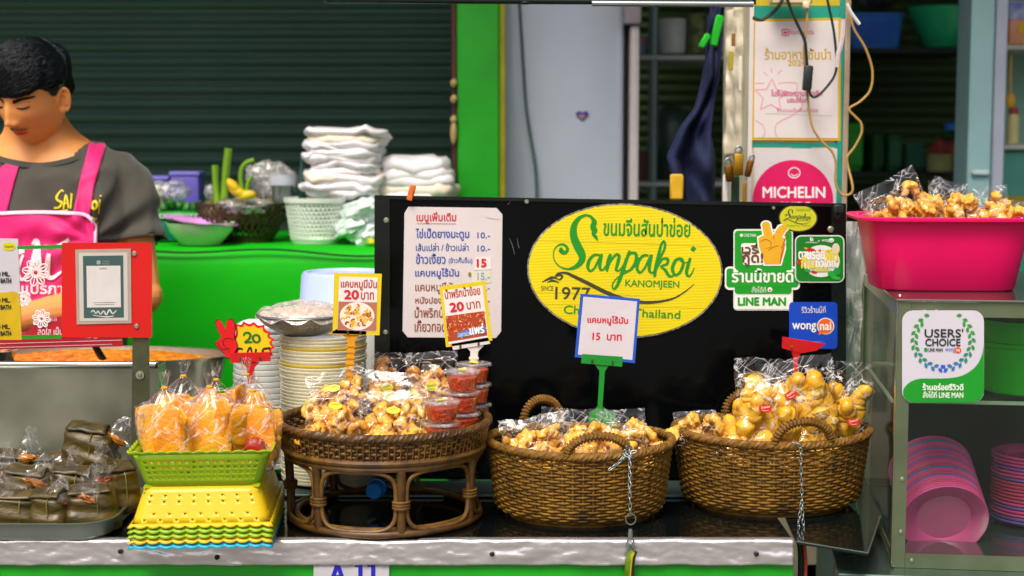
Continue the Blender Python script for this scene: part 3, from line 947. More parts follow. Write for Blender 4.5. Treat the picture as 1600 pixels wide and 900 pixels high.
# guide sticker
gs = MB().prism([(1179, 232), (1312, 232), (1312, 420), (1179, 420)], A, .0015, .003).build('guide_poster', mat('paper_cool', '#d2cbcc', .5, var=.04), nc, smooth=False, label='white poster with a large crimson disc')
art = Art(A, gs, .0034)
art.poly(el(1239, 313, 63, 63, n=60), mat('crimson_print', '#d8145e', .35, var=.04), 1, 'disc')
wi = ink('#efe9ea')
art.text('MICHELIN', 1192, 292, 1289, 309, wi, 2, bold=.55)
art.text('GUIDE', 1215, 316, 1266, 333, wi, 2, bold=.55)
art.rib([(*p, 1.5) for p in el(1241, 270, 9, 8)] + [(1250, 270, 1.5)], wi, 2, 'emblem', 1)
art.rib([(1236, 272, 1.4), (1241, 275, 1.4), (1246, 272, 1.4)], wi, 2, 'emblem')
art.done()
# plastic sleeves hanging on its left side
def sleeve(u, v):
    x = P(1135 + 36 * u, 0, 3.12).x + .004 * sin(u * 9)
    z0, z1 = P(0, 245, 3.1).z, P(0, 15, 3.1).z
    return Vector((x + .006 * noise.noise(Vector((u * 4, v * 6, 2))), 3.12 - .05 * u + .012 * noise.noise(Vector((u * 5, v * 9, 0))), z0 + (z1 - z0) * v + .01 * u))
solid(MB().grid(sleeve, 16, 40).build('plastic_sleeve', mat('sleeve_cream', '#cfc5ae', .25, var=.18, scale=18, coat=.4, bump=.3), None, ang=0, label='cream plastic sleeves hanging on the left side of the notice cabinet', cat='sleeve'), .001)
for (x, y, w, h_, col) in ((1142, 95, 8, 30, '#a3961e'), (1157, 115, 6, 55, '#dcd6cc'), (1146, 62, 6, 20, '#8a5a1e')):
    wbox('paper_tag', x - w / 2, y - h_ / 2, x + w / 2, y + h_ / 2, 3.04, .004, mat('tag_' + col[1:], col, .5), label={8: 'yellow tag hanging on the cream sleeves', 6: None}[w] or ('white strip hanging on the cream sleeves' if h_ > 30 else 'small brown tag near the top of the cream sleeves'), cat='tag', bev=.001)
# padlocks
def padlock(px, py, w, h_, Y, m, label, rot=0):
    o = thing('padlock', label, 'padlock', P(px, py, Y), 'padlocks on the notice cabinet')
    s_ = Y / F; c = P(px, py, Y)
    M = Matrix.Translation(c) @ Euler((0, radians(rot), 0)).to_matrix().to_4x4()
    MB().box(-w / 2 * s_, w / 2 * s_, -.008, .008, -h_ * s_, 0, .003, M=M, seg=2).build('lock_body', m, o)
    q = [M @ Vector((w * .38 * s_ * cos(a), 0, -.002 + (.006 if 0 < i < 8 else 0) + w * .55 * s_ * sin(a))) for i, a in enumerate(pi * k / 8 for k in range(9))]
    MB().tube(q, .0022, 8).build('shackle', m_steel, o)
m_brass = mat('brass', '#b58a20', .3, .8, var=.2)
padlock(1154, 240, 15, 34, 2.96, m_brass, 'large brass padlock at the corner of the notice cabinet')
padlock(1138, 258, 13, 26, 2.98, mat('brass_dark', '#7a5214', .35, .8), 'small dark brass padlock left of the large padlock', -8)
padlock(1174, 250, 9, 27, 2.95, mat('brass_dark', '', 0), 'narrow brass padlock right of the large padlock', 14)
for (x0, x1, y0, col, lb) in ((1129, 1139, 272, '#d9d4ce', 'white strap hanging under the padlocks'), (1160, 1171, 284, '#b98414', 'yellow strap hanging under the padlocks'), (1142, 1156, 274, '#1c3d24', 'dark green strap hanging under the padlocks')):
    wbox('strap', x0, y0, x1, 345, 3.0, .006, mat('strap_' + col[1:], col, .6), label=lb, cat='strap')
# leads, switch and adapter
def cord(pts, r, m, label, name='electric_cord', cat='cord', k=6):
    return MB().tube([P(*q) for q in smooth(pts, k)], r, 7).build(name, m, None, label=label, cat=cat)
m_blk = mat('black_rubber', '#12211f', .45)
m_tan = mat('tan_cord', '#b08c4a', .5, var=.12)
cord([(1177, 28, 2.96), (1190, 31, 2.95), (1205, 22, 2.95), (1218, 8, 2.94), (1226, -10, 2.94)], .0035, m_blk, 'thick black lead looping at the top of the certificate')
cord([(1228, -8, 2.95), (1236, 15, 2.95), (1246, 38, 2.95), (1257, 62, 2.95), (1260, 85, 2.95), (1261, 104, 2.95)], .003, m_blk, 'black lead running down to the inline switch')
cord([(1264, 140, 2.95), (1268, 150, 2.95), (1276, 151, 2.95), (1290, 138, 2.95), (1304, 118, 2.95), (1307, 95, 2.95), (1303, 50, 2.95), (1296, 15, 2.95), (1291, -8, 2.95)], .0025, m_blk, 'black lead rising right from the inline switch')
sw = MB().box(-.0085, .0085, -.008, .008, -.024, .024, .004, M=TR(P(1262, 122, 2.945), 0, 4), seg=2).build('inline_switch', m_blk, None, label='black inline switch hanging in front of the certificate', cat='switch')
cord([(1261, 10, 2.955), (1261, 28, 2.955), (1258, 60, 2.955), (1256, 90, 2.96), (1261, 140, 2.96), (1264, 170, 2.96), (1270, 200, 2.96), (1285, 222, 2.96), (1300, 237, 2.96), (1306, 255, 2.96), (1305, 280, 2.96), (1309, 296, 2.96), (1318, 305, 2.96), (1330, 302, 2.96), (1332, 290, 2.96), (1325, 260, 2.97), (1324, 245, 2.97), (1335, 230, 2.97), (1346, 208, 2.97), (1345, 192, 2.97), (1336, 182, 2.97), (1327, 170, 2.97), (1345, 158, 2.97), (1360, 140, 2.97), (1363, 110, 2.97), (1352, 75, 2.97), (1333, 42, 2.97), (1326, 5, 2.97), (1324, -20, 2.97)], .0024, m_tan, 'long tan cord looping over the certificate and off the right side of the cabinet')
ad = thing('power_adapter', 'cream power strip at the top of the notice cabinet', 'power strip', P(1237, 5, 2.96))
wbox('strip_body', 1205, -14, 1270, 6, 2.95, .03, mat('cream_plastic', '#cbbd98', .4), ad)
wbox('plug', 1255, 2, 1266, 14, 2.945, .014, mat('plug_cream', '#d8cda8', .4), ad)
cord([(1323, 5, 2.93), (1330, 20, 2.93), (1343, 38, 2.93)], .0035, mat('tube_white', '#d8d8d4', .4), 'white stick jutting right from the top of the cabinet', 'plastic_stick', 'stick')
cord([(1318, 30, 2.94), (1316, 60, 2.94), (1310, 85, 2.94), (1308, 105, 2.94)], .005, m_film if False else mat('wrap_pale', '#cdbfc0', .3, var=.2), 'twist of clear tape on the right edge of the certificate', 'tape_twist', 'tape')

# hanging navy apron
def apron(u, v):
    y = 0 + 330 * v
    lx = [(0, 1112), (40, 1106), (120, 1100), (170, 1085), (200, 1062), (245, 1041), (280, 1050), (330, 1066)]
    rx = [(0, 1134), (40, 1130), (120, 1122), (170, 1114), (215, 1110), (245, 1118), (290, 1117), (330, 1122)]
    def ip(t):
        for (a, b), (c, d) in zip(t, t[1:]):
            if y <= c: return b + (d - b) * (y - a) / (c - a)
        return t[-1][1]
    x = ip(lx) + (ip(rx) - ip(lx)) * u
    p = P(x, y, 3.25)
    p.y += .014 * sin(u * 9 + v * 5) * (.3 + v) + .03 * noise.noise(Vector((u * 4, v * 7, 1)))
    return p
ap = thing('navy_apron', 'navy blue apron hanging on a hook left of the notice cabinet', 'apron', P(1085, 320, 3.25))
solid(MB().grid(apron, 26, 60).build('apron_cloth', mat('navy_cloth', '#0c1a42', .85, var=.2, bump=.3, bscale=60), ap, ang=0), .003)
wbox('yellow_patch', 1047, 272, 1068, 312, 3.21, .006, mat('patch_yellow', '#d8a91c', .6), ap)
MB().tube([P(1125, y, 3.2) for y in (-20, 0, 10)], .004, 6).build('hook', m_steel, ap)
gc = thing('green_clip', 'bright green plastic peg clipped on the navy apron', 'clip', P(1116, 72, 3.19))
MB().box(-.0085, .0085, -.006, .006, -.032, .032, .003, M=TR(P(1120, 48, 3.19), 0, 12)).build('jaw', mat('clip_green', '#16b01e', .4), gc)
MB().box(-.007, .007, -.006, .006, -.016, .016, .003, M=TR(P(1101, 64, 3.19), 0, 30)).build('jaw', mat('clip_green', '', 0), gc)

# ============================================================ BLACK SIGN BOARD
Yo = 2.64
B = Pl(Yo)
bd = thing('sign_board', 'long glossy black board standing at the back of the counter, covered in signs and stickers', 'sign board', (P(955, 0, Yo).x, Yo, .85))
m_bd = mat('board_black', '#040708', .12, var=.3, scale=4, spec=.16)
MB().prism([(585, 305), (1322, 318), (1322, 752), (585, 748)], B, -.006, 0).build('panel', m_bd, bd, smooth=False)
m_edge = mat('board_edge', '#081110', .25, var=.3, scale=9)
MB().prism([(585, 305), (609, 305.5), (609, 748), (585, 748)], B, .0005, .004).build('edge_strip', m_edge, bd, smooth=False)
MB().prism([(609.5, 305.5), (1299, 317.5), (1299, 323), (609.5, 311)], B, .0005, .003).build('edge_strip', m_edge, bd, smooth=False)
MB().prism([(1299.5, 317.6), (1322, 318), (1322, 752), (1299.5, 752)], B, .0005, .004).build('edge_strip', m_edge, bd, smooth=False)
m_scr = mat('screw_steel', '#b9b8a0', .3, .8)
for (x, y, r) in ((604, 344, 4.5), (603, 519, 4.2), (823, 315, 4), (1297, 358, 5), (1208, 325, 3)):
    q = P(x, y, Yo)
    MB().lathe([(0, .003), (r * .0007, .0028), (r * .0011, .0008), (r * .0011, 0)], 14, (0, 0, 0), M=Matrix.Translation((q.x, Yo - .0042, q.z)) @ Matrix.Rotation(pi / 2, 4, 'X')).build('screw', m_scr, bd)
art = Art(B, bd, .0004)
sc_ = mat('scratch', '#5d6a68', .5)
for q in ([(793, 320, .6), (800, 312, 1), (801, 309, .5)], [(796, 372, .4), (801, 385, 1), (804, 398, .4)], [(614, 309, .4), (630, 310, 1.2), (642, 310, .4)], [(808, 372, .3), (810, 384, .8), (812, 388, .3)]):
    art.rib(q, sc_, 1, 'scratch', 3)
art.done()

# menu card
mc = MB().prism([(638, 323), (776, 325), (785, 335), (783, 518), (775, 528), (637, 527), (629, 517), (632, 333)], B, .0005, .0025).build('menu_card', mat('menu_paper', '#d7cfd0', .3, var=.03, coat=.4, bump=.06, bscale=12), bd, smooth=False, label='white menu card with clipped corners and Thai price list')
art = Art(B, mc, .0028)
re_, bl_, bn_ = ink('#c8303a'), ink('#2c4da6'), ink('#8f4c36')
art.text('เมนูเพิ่มเติม', 651, 331, 712.5, 349.5, re_, 1, bold=.3)
art.rib([(651, 349, .7), (712, 349.6, .7)], re_, 2, 'lettering', 1)
art.text('ไข่เป็ดยางมะตูม', 650, 357, 733, 376, bl_, 1, bold=.3)
art.text('เส้นเปล่า / ข้าวเปล่า', 650, 380, 732, 392, bl_, 1, bold=.15)
art.text('ข้าวเงี้ยว', 650, 396, 696, 412, bl_, 1, bold=.3)
art.text('(ข้าวกั๊นจิ๊น)', 701, 402, 738, 413, bl_, 1, bold=.1)
art.text('แคบหมูไร้มัน', 649, 419, 717, 435.5, bl_, 1, bold=.3)
art.text('10.-', 746, 363, 765.5, 372, bl_, 1, bold=.15)
art.text('10.-', 746, 383.5, 765.5, 392.5, bl_, 1, bold=.15)
art.poly([(742, 402), (767, 401), (768, 421), (741, 422)], mat('patch_paper', '#e6dfde', .3), 1, 'price_patch')
art.poly([(736, 424), (767, 423), (767, 442), (738, 443)], mat('patch_paper2', '#d6d3c4', .3), 1, 'faded_patch')
art.text('15', 745.5, 405, 759.5, 417, ink('#d0142c'), 3, bold=.8)
art.text('15.-', 746, 426, 765, 437, ink('#7fa6bc'), 3, bold=.1)
art.poly(el(734, 428.5, 2.6, 3.2), ink('#8d7a1c'), 3, 'spot')
art.text('แคบหมูมีมัน', 649, 441, 714, 459, bn_, 1, bold=.25)
art.text('หนังปอง', 649, 463.5, 690, 474, bn_, 1, bold=.25)
art.text('น้ำพริกน้ำย้อย', 648, 479, 722, 496, bn_, 1, bold=.25)
art.text('เกี๊ยวทอด', 648, 500, 697, 518, bn_, 1, bold=.25)
for y in (450, 470, 490, 511): art.text('20.-', 746, y - 5, 765, y + 4, bn_, 1, bold=.15)
art.rib([(757, 338, .3), (765, 341, .9), (772, 342, .7), (783, 343, .3)], ink('#a8a0a2'), 1, 'crease', 3)
art.done()

# oval cardboard sign
RT = 2.6
ov = MB().prism(el(976.5, 423, 153, 105, RT, 72), B, .0005, .004).build('oval_sign', mat('card_edge', '#1e2418', .6, col2='#a8a496', c2scale=160), bd, smooth=False, label='large yellow oval cardboard sign with green lettering')
def oval_face():
    m = mat('card_yellow', '#e2cf06', .42, var=.05, scale=5)
    nt = m.node_tree; b = nt.nodes['Principled BSDF']
    tc = nt.nodes.new('ShaderNodeTexCoord'); mp = nt.nodes.new('ShaderNodeMapping'); mp.inputs['Rotation'].default_value = (0, radians(2), 0)
    wv = nt.nodes.new('ShaderNodeTexWave'); wv.bands_direction = 'Z'; wv.inputs['Scale'].default_value = 62; wv.inputs['Distortion'].default_value = 1.6
    bp = nt.nodes.new('ShaderNodeBump'); bp.inputs['Strength'].default_value = .12; bp.inputs['Distance'].default_value = .0012
    nt.links.new(tc.outputs['Object'], mp.inputs[0]); nt.links.new(mp.outputs[0], wv.inputs[0]); nt.links.new(wv.outputs[0], bp.inputs['Height']); nt.links.new(bp.outputs[0], b.inputs['Normal'])
    return m
MB().prism(el(976.5, 423, 150.5, 102.5, RT, 72), B, .0042, .0048).build('yellow_face', oval_face(), ov, smooth=False)
art = Art(B, ov, .0050, .0003)
gr, dk = ink('#128c18'), ink('#3a3c22')
SANP = dict(
 S=[(444, 232, 8), (440, 215, 14), (446, 175, 16), (432, 148, 13), (405, 139, 12), (372, 155, 18), (350, 192, 28), (350, 240, 34), (368, 285, 37), (387, 322, 35), (386, 352, 28), (362, 378, 20), (325, 391, 11), (285, 380, 6), (260, 352, 5), (254, 318, 5), (265, 290, 6), (290, 275, 9), (314, 284, 12), (320, 302, 14), (305, 315, 18), (290, 304, 22), (298, 296, 22)],
 b=[(430, 150, 8), (446, 168, 22), (440, 190, 26), (447, 212, 26), (440, 226, 14), (452, 240, 16), (462, 258, 4)],
 a=[(470, 326, 10), (447, 325, 12), (425, 345, 15), (415, 378, 15), (425, 400, 11), (445, 388, 10), (465, 352, 12), (480, 322, 12), (473, 360, 15), (472, 388, 13), (485, 396, 9), (500, 375, 6)],
 n=[(500, 378, 6), (510, 345, 10), (522, 322, 13), (512, 365, 15), (503, 400, 14), (518, 362, 9), (545, 325, 12), (562, 330, 15), (555, 365, 15), (548, 394, 12), (562, 398, 9), (582, 372, 6)],
 p=[(582, 372, 6), (600, 335, 10), (612, 305, 12), (592, 360, 16), (572, 420, 17), (552, 470, 14), (536, 484, 9), (531, 462, 7), (556, 430, 6), (600, 405, 7)],
 q=[(590, 350, 9), (615, 318, 11), (640, 320, 15), (641, 355, 16), (620, 390, 13), (598, 402, 10), (585, 392, 8)],
 c=[(700, 328, 10), (678, 327, 12), (655, 350, 15), (646, 385, 15), (658, 408, 11), (678, 392, 10), (700, 352, 12), (714, 325, 12), (705, 370, 15), (704, 400, 13), (720, 408, 9), (738, 385, 6)],
 k=[(736, 392, 6), (752, 345, 10), (775, 295, 12), (775, 262, 10), (760, 275, 12), (745, 335, 15), (732, 395, 16), (728, 428, 12)],
 l=[(738, 390, 8), (765, 345, 10), (790, 345, 14), (786, 368, 12), (757, 378, 8), (778, 395, 14), (795, 422, 14), (812, 425, 9), (822, 412, 5)],
 o=[(848, 340, 11), (826, 352, 15), (812, 388, 16), (823, 418, 13), (846, 408, 13), (862, 372, 14), (858, 345, 11), (842, 342, 9), (850, 352, 6), (870, 362, 6), (886, 355, 5)],
 i=[(896, 338, 12), (885, 375, 16), (878, 408, 15), (888, 426, 10), (902, 412, 7), (914, 385, 4)])
SWOOSH = [[(262, 425, 6), (275, 412, 8), (300, 408, 10), (322, 412, 12), (355, 428, 15), (420, 460, 17), (500, 500, 18), (580, 530, 17), (660, 546, 15), (740, 545, 12), (820, 527, 8), (880, 490, 5), (915, 460, 2)],
          [(200, 453, 3), (225, 440, 9), (245, 432, 13), (262, 432, 8), (278, 440, 4)], [(225, 455, 3), (245, 446, 9), (262, 448, 9), (280, 455, 3)],
          [(262, 428, 5), (280, 420, 9), (296, 424, 9), (288, 438, 7), (276, 442, 6)]]
def sanp(art, T, g, d, L=1):
    for s_ in SANP.values(): art.rib(s_, g, L, T=T)
    art.poly([T(910 + dx, 298 + dy, 0)[:2] for dx, dy in ((-14, 2), (-2, -16), (14, -4), (2, 13))], g, L, 'lettering')
    for s_ in SWOOSH: art.rib(s_, d, L, 'hill_line', T=T)
sanp(art, lambda x, y, w: (780 + x / 3, 290 + y / 3, w / 3 * 1.05), gr, dk)
art.text('ขนมจีนสันป่าข่อย', 943, 339, 1078, 368, gr, 1, rot=1.0, bold=.55)
art.text('KANOMJEEN', 977, 437, 1061, 450.5, gr, 1, rot=1.5, bold=.25)
art.text('SINCE', 845.5, 446.5, 864.5, 454, dk, 1, rot=1)
art.text('1977', 867.5, 448, 922, 467.5, dk, 1, rot=1.5, bold=.3)
art.text('Chiang Mai, Thailand', 880.5, 477, 1062.5, 494, gr, 1, rot=2.6, bold=.25)
for q in ([(832, 457, .4), (900, 459, .7), (1000, 462, .5)], [(838, 376, .4), (1000, 381, .6), (1110, 385, .4)], [(850, 475, .3), (1100, 482, .5)]):
    art.rib(q, ink('#b3a204'), 0, 'crease', 4)
art.done()

# delivery sticker with the V hand
sk = MB().prism([(x, y) for x, y in rr(1146, 358, 1239, 485, 6)], B, .0004, .0012).build('delivery_sticker', ink('#dfe0da', 'sticker_white'), bd, smooth=False, label='green and white sticker with a golden V hand and LINE MAN')
art = Art(B, sk, .0016, .0003)
g2 = mat('sticker_green', '#159a22', .35, var=.04)
W_, GL, BR = ink('#f0efe8'), ink('#e0a81c'), ink('#6a3d18')
art.poly(rr(1132.5, 416.5, 1250, 453, 7), W_, 0, 'outline')
art.poly(rr(1148, 360.5, 1237, 459, 5), g2, 1)
art.poly(rr(1135, 419.5, 1247.5, 449, 5), g2, 2, 'banner')
art.poly(rr(1148, 462, 1237, 483, 4), W_, 1)
for nm, ex, m_ in (('o', 2.2, W_), ('i', 0, GL)):
    LL = 3 if nm == 'o' else 4
    art.poly([(1195 - ex, 413 + ex), (1186 - ex, 384), (1185 - ex, 372 - ex), (1196, 366 - ex), (1226 + ex, 372 - ex), (1226 + ex, 390), (1219 + ex, 413 + ex)], m_, LL, 'hand')
    art.rib([(1203, 376, 13 + 2 * ex), (1199, 362, 13 + 2 * ex), (1197, 352 - ex, 12 + 2 * ex)], m_, LL, 'hand', 2)
    art.poly(el(1197, 351.5, 6.5 + ex, 5 + ex), m_, LL, 'hand')
    art.rib([(1212, 376, 13 + 2 * ex), (1218, 364, 13 + 2 * ex), (1223, 357 - ex, 12 + 2 * ex)], m_, LL, 'hand', 2)
    art.poly(el(1223.5, 356.5, 6.8 + ex, 5 + ex), m_, LL, 'hand')
GD = ink('#a5700f')
art.rib([(1188, 378, .8), (1196, 374, 1.2), (1204, 378, 1.2), (1204, 386, 1), (1196, 388, .8)], GD, 5, 'hand_line')
art.rib([(1200, 392, .8), (1208, 386, 1.3), (1217, 384, .8)], GD, 5, 'hand_line')
art.rib([(1209, 366, 1.2), (1209, 374, 1.2)], GD, 5, 'hand_line', 1)
art.rib([(1221, 388, 1.6), (1226, 376, 1.8), (1231, 362, .8)], ink('#b5560f'), 5, 'hand_line')
art.rib([(1219, 412, 1.6), (1222, 395, 2.5), (1227, 380, 1)], ink('#b5560f'), 5, 'hand_line')
art.poly(rr(1158, 380, 1184, 398, 4), W_, 2, 'word_backing'); art.poly(rr(1160, 396, 1193, 414, 4), W_, 2, 'word_backing')
art.text('เวรี่', 1159, 381, 1184, 396, BR, 5, bold=.6)
art.text('กู๊ด!', 1160, 393, 1192, 415, BR, 5, bold=.7)
art.poly(el(1158.5, 367.5, 2.6, 2.4), W_, 2); art.text('LINE MAN', 1163, 365, 1181, 370, W_, 2)
art.text('ร้านนี้ขายดี', 1144, 419.5, 1239, 441, W_, 3, bold=.6)
art.text('สั่งได้ที่', 1174.5, 447.5, 1197, 457, W_, 3)
art.poly(el(1203, 452.5, 3.6, 3.8), W_, 3, 'dot_logo'); art.poly(el(1203, 453.5, 1.6, 1.6), ink('#b8452c'), 4, 'dot_logo')
art.text('LINE MAN', 1153.5, 465, 1227.5, 477, g2, 3, bold=.9)
art.done()
# small oval logo sticker
so_ = MB().prism(el(1247, 340.5, 30.5, 22, 2, 44), B, .0014, .0022).build('oval_sticker', ink('#3c3c1c'), bd, smooth=False, label='small yellow oval logo sticker near the top right of the board')
art = Art(B, so_, .0026, .0003)
art.poly(el(1247, 340.5, 28.6, 20.2, 2, 44), mat('sticker_yellow', '#c9c622', .4, var=.04), 0)
sanp(art, lambda x, y, w: (1247 + (x - 588) * .0625, 337 + (y - 318) * .056, w * .075), ink('#175c22'), dk, 1)
art.text('ขนมจีนสันป่าข่อย', 1244, 324, 1266, 330, gr, 1)
art.text('KANOMJEEN', 1247, 343.5, 1265, 346, gr, 1)
art.text('Chiang Mai, Thailand', 1229, 351, 1266, 354.5, gr, 1)
art.done()
# green plate sticker
gp = MB().prism(rr(1242, 367.5, 1319.5, 441.5, 10), B, .0042, .005).build('plate_sticker', ink('#d4dccf'), bd, smooth=False, label='green rounded sticker with a white plate and Thai words')
art = Art(B, gp, .0054, .0003)
g3 = mat('sticker_deep', '#0e7a20', .35, var=.05)
art.poly(rr(1243.8, 369.3, 1317.7, 439.7, 8.5), g3, 0)
art.poly(el(1283, 408, 29, 25), ink('#dfe2da'), 1, 'plate')
art.poly(el(1283, 408, 22, 18), ink('#c9cdc4'), 2, 'plate')
art.poly(el(1306, 389, 6, 9), ink('#d8c9b2'), 3, 'plate')
for (x, y, a_, b_, c_) in ((1267, 391, 8, 3.5, '#b3201c'), (1281, 392, 3, 2.6, '#dd7a1e'), (1249, 409, 3, 4.5, '#c02018'), (1262, 423, 5, 3, '#2c9a2a'), (1272, 425, 5, 2.5, '#c22a1c'), (1300, 428, 7, 5, '#17a030'), (1308, 424, 6, 6, '#139038'), (1306, 434, 8, 3, '#2ca83c'), (1259, 388, 3, 1.5, '#e0a020')):
    art.poly(el(x, y, a_, b_, 12, 16), ink(c_), 3, 'food')
art.text('ตามรอย', 1248, 393, 1288, 405, W_, 5, bold=.5)
art.text('ฟิน', 1289, 389, 1309, 408, ink('#e6cf20'), 5, bold=.6)
art.text('กิน', 1252, 402, 1273, 419, ink('#e6cf20'), 5, bold=.6)
art.text('ทั่วไทย', 1275, 403, 1305, 417, W_, 5, bold=.5)
art.text('2025', 1273, 417, 1294, 424, ink('#d8d020'), 5, bold=.4)
art.text('Rk', 1266, 371, 1271, 377, W_, 3, bold=.2); art.text('x', 1278, 375, 1281, 378, W_, 3)
art.text('wong', 1284, 374, 1295, 379, W_, 3); art.poly(el(1299, 375.5, 4, 3.4), W_, 3); art.text('nai', 1296.5, 374, 1301.5, 377.5, g3, 4)
art.text('RESTAURANT', 1259, 378, 1278, 380, W_, 3)
art.done()
# blue review sticker
wn_ = MB().prism(rr(1233, 472, 1308.5, 545, 6), B, .0042, .005).build('review_sticker', mat('sticker_blue', '#1447c0', .3, var=.04), bd, smooth=False, label='blue square sticker with an orange speech bubble')
art = Art(B, wn_, .0054, .0003)
art.text('รีวิวร้านนี้ที่', 1252, 478, 1290, 489, W_, 1)
art.text('wong', 1238, 505, 1275, 519, W_, 1, bold=.35)
art.poly(el(1290, 509.5, 13.5, 13), W_, 1, 'bubble'); art.poly(el(1290, 509.5, 12, 11.6), ink('#e8641c'), 2, 'bubble')
art.poly([(1280, 516), (1279, 524), (1290, 519)], ink('#e8641c'), 2, 'bubble')
art.text('nai', 1281.5, 503, 1298.5, 515.5, W_, 3, bold=.4)
art.rib([(1261, 533.5, .7), (1286, 534, .7)], ink('#6f92e0'), 1, 'rule', 1)
art.done()
# clips on the board's top edge
oc = thing('orange_peg', 'orange plastic peg clipped on the top left of the black board', 'peg', P(642, 306, Yo))
MB().box(-.005, .005, -.01, .01, -.008, .012, .002, M=TR(P(643, 300, Yo) , 0, 15)).build('peg_jaw', mat('peg_orange', '#d8661a', .4), oc)
MB().box(-.005, .005, -.013, -.0105, -.010, -.001, .001, M=TR(P(642, 304, Yo), 0, 15)).build('peg_jaw', mat('peg_orange', '', 0), oc)
bc = thing('binder_clip', 'black binder clip on the top right corner of the black board', 'clip', P(1310, 320, Yo))
MB().box(-.009, .009, -.006, .012, -.012, .003, .002, M=TR(P(1310, 322, Yo))).build('clip_body', m_blk, bc)
q = [P(x, y, Yo - .009) for x, y in ((1306, 325), (1304, 337), (1309, 341), (1313, 337), (1312, 325))]
MB().tube(q, .0008, 5).build('clip_wire', mat('wire_dim', '#4a5654', .3, .9), bc)

# ============================================================ COUNTER
CZ = .85
cxr = P(1240, 850, 2.25).x
ct = thing('stall_counter', 'long stall counter with glossy black top, crumpled foil edge and green front', 'counter', ((-1.5 + cxr) / 2, 2.6, 0))
m_top = mat('black_top', '#0a0f0f', .09, var=.4, scale=7, coat=.2, spec=.5)
MB().box(-1.5, cxr, 2.252, 3.02, CZ - .03, CZ, .001).build('counter_top', m_top, ct, smooth=False)
m_grn = mat('green_front', '#07a20b', .4, var=.1, scale=7, bump=.12, bscale=30, coat=.2)
MB().box(-1.5, cxr + .002, 2.256, 2.275, .08, CZ - .0305, .001).build('front_panel', m_grn, ct, smooth=False)
MB().box(cxr - .018, cxr + .004, 2.276, 3.0, .08, CZ - .031).build('end_panel', m_grn, ct, smooth=False)
for x in (-1.45, cxr - .03):
    for y in (2.3, 2.95): MB().box(x - .02, x + .02, y - .02, y + .02, 0, .79).build('leg', m_dsteel, ct, smooth=False)
def foil(u, v):
    x = -1.5 + (cxr + 1.5) * u
    s_ = v * .062
    if s_ < .012: y, z = 2.2585 - s_ * 1.0 + .006, CZ + .0016
    else: y, z = 2.2505, CZ + .0016 - (s_ - .012) * .78
    n_ = noise.noise(Vector((x * 13, v * 2, 0))) + .35 * noise.noise(Vector((x * 34, v * 5, 4)))
    y -= .0012 + (abs(n_) * .0042 + .0016 * abs(noise.noise(Vector((x * 80, v * 12, 9))))) * min(1, v * 3)
    z += .0012 * noise.noise(Vector((x * 18, 5, v))) * (1 if v > .1 else .4)
    dip = exp(-((x - P(600, 850, 2.25).x) / .06) ** 2) * .004
    return Vector((x, y, z - dip * (1 - v)))
m_foil = mat('foil', '#dcd9dc', .22, .8, var=.10, scale=9, bump=.45, bscale=24, stretch=(1, 1, 1.3))
solid(MB().grid(foil, 560, 18).build('foil_edge', m_foil, ct, ang=0), .0006)
for x, y in ((188, 862), (339, 871), (769, 866), (1182, 866)):
    q = P(x, y, 2.244)
    MB().lathe([(0, .003), (.003, .0025), (.004, 0)], 12, M=Matrix.Translation(q) @ Matrix.Rotation(pi / 2, 4, 'X')).build('screw', mat('screw_rust', '#2c2c24', .5, .6), ct)
FR = Pl(2.2545)
pn = MB().prism([(490, 875), (608, 874), (608, 960), (490, 960)], FR, .0005, .003).build('number_plate', mat('plate_white', '#bdbcc2', .4, var=.04), ct, smooth=False, label='pale plate with blue A 11 on the green front')
art = Art(FR, pn, .0034)
bb = ink('#1616b4')
art.text('A', 514, 879, 541, 915, bb, 1, bold=1.3)
for x in (563, 583): art.rib([(x - 9, 883.5, 5), (x - 3, 883, 6), (x + 1, 884, 6)], bb, 1, k=1); art.rib([(x, 881, 6.5), (x, 915, 6.5)], bb, 2, k=1)
art.done()
# grey ledge at the back of the counter
a, b = G(445, 782, CZ), G(1100, 782, CZ)
MB().box(-.5, cxr - .01, 2.52, 2.625, CZ + .001, CZ + .006, .001).build('back_ledge', mat('ledge_steel', '#5a6f6c', .35, .5, var=.2, scale=5), ct, smooth=False)
# dark sheet at the counter's right end
sh = [G(1238, 846, CZ), G(1356, 864, CZ), G(1376, 806, CZ), G(1350, 745, CZ), G(1200, 745, CZ)]
sh[0].x += .004
mb = MB(); n_ = len(sh)
sh = [Vector((max(p.x, cxr + .003), p.y, CZ - .004)) for p in sh]
mb.add([p for p in sh] + [p + Vector((0, 0, .003)) for p in sh], [tuple(range(n_)), tuple(range(n_, 2 * n_))] + [(i, (i + 1) % n_, (i + 1) % n_ + n_, i + n_) for i in range(n_)])
ds = mb.build('dark_sheet', mat('dark_sheet', '#0a1413', .1, var=.3, coat=.3), None, smooth=False, label='dark glossy sheet jutting from the right end of the counter', cat='sheet')
MB().tube([sh[1] + Vector((0, 0, .004)), sh[2] + Vector((0, 0, .004))], .0012, 5).tube([sh[0] + Vector((0, 0, .004)), sh[1] + Vector((0, 0, .004))], .0009, 5).build('edge_trim', mat('trim_grey', '#70857f', .3, .6), ds)
st_ = thing('orange_strap', 'dark strap with an orange edge hanging at the right end of the counter', 'strap', P(1258, 905, 2.3))
MB().tube([P(x, y, 2.3) for x, y in ((1251, 845), (1253, 870), (1252, 930))], .006, 8).build('strap', m_blk, st_)
MB().tube([P(x, y, 2.29) for x, y in ((1257, 852), (1259, 878), (1258, 930))], .0028, 6).build('orange_edge', mat('orange_plastic', '#c2401c', .4), st_)
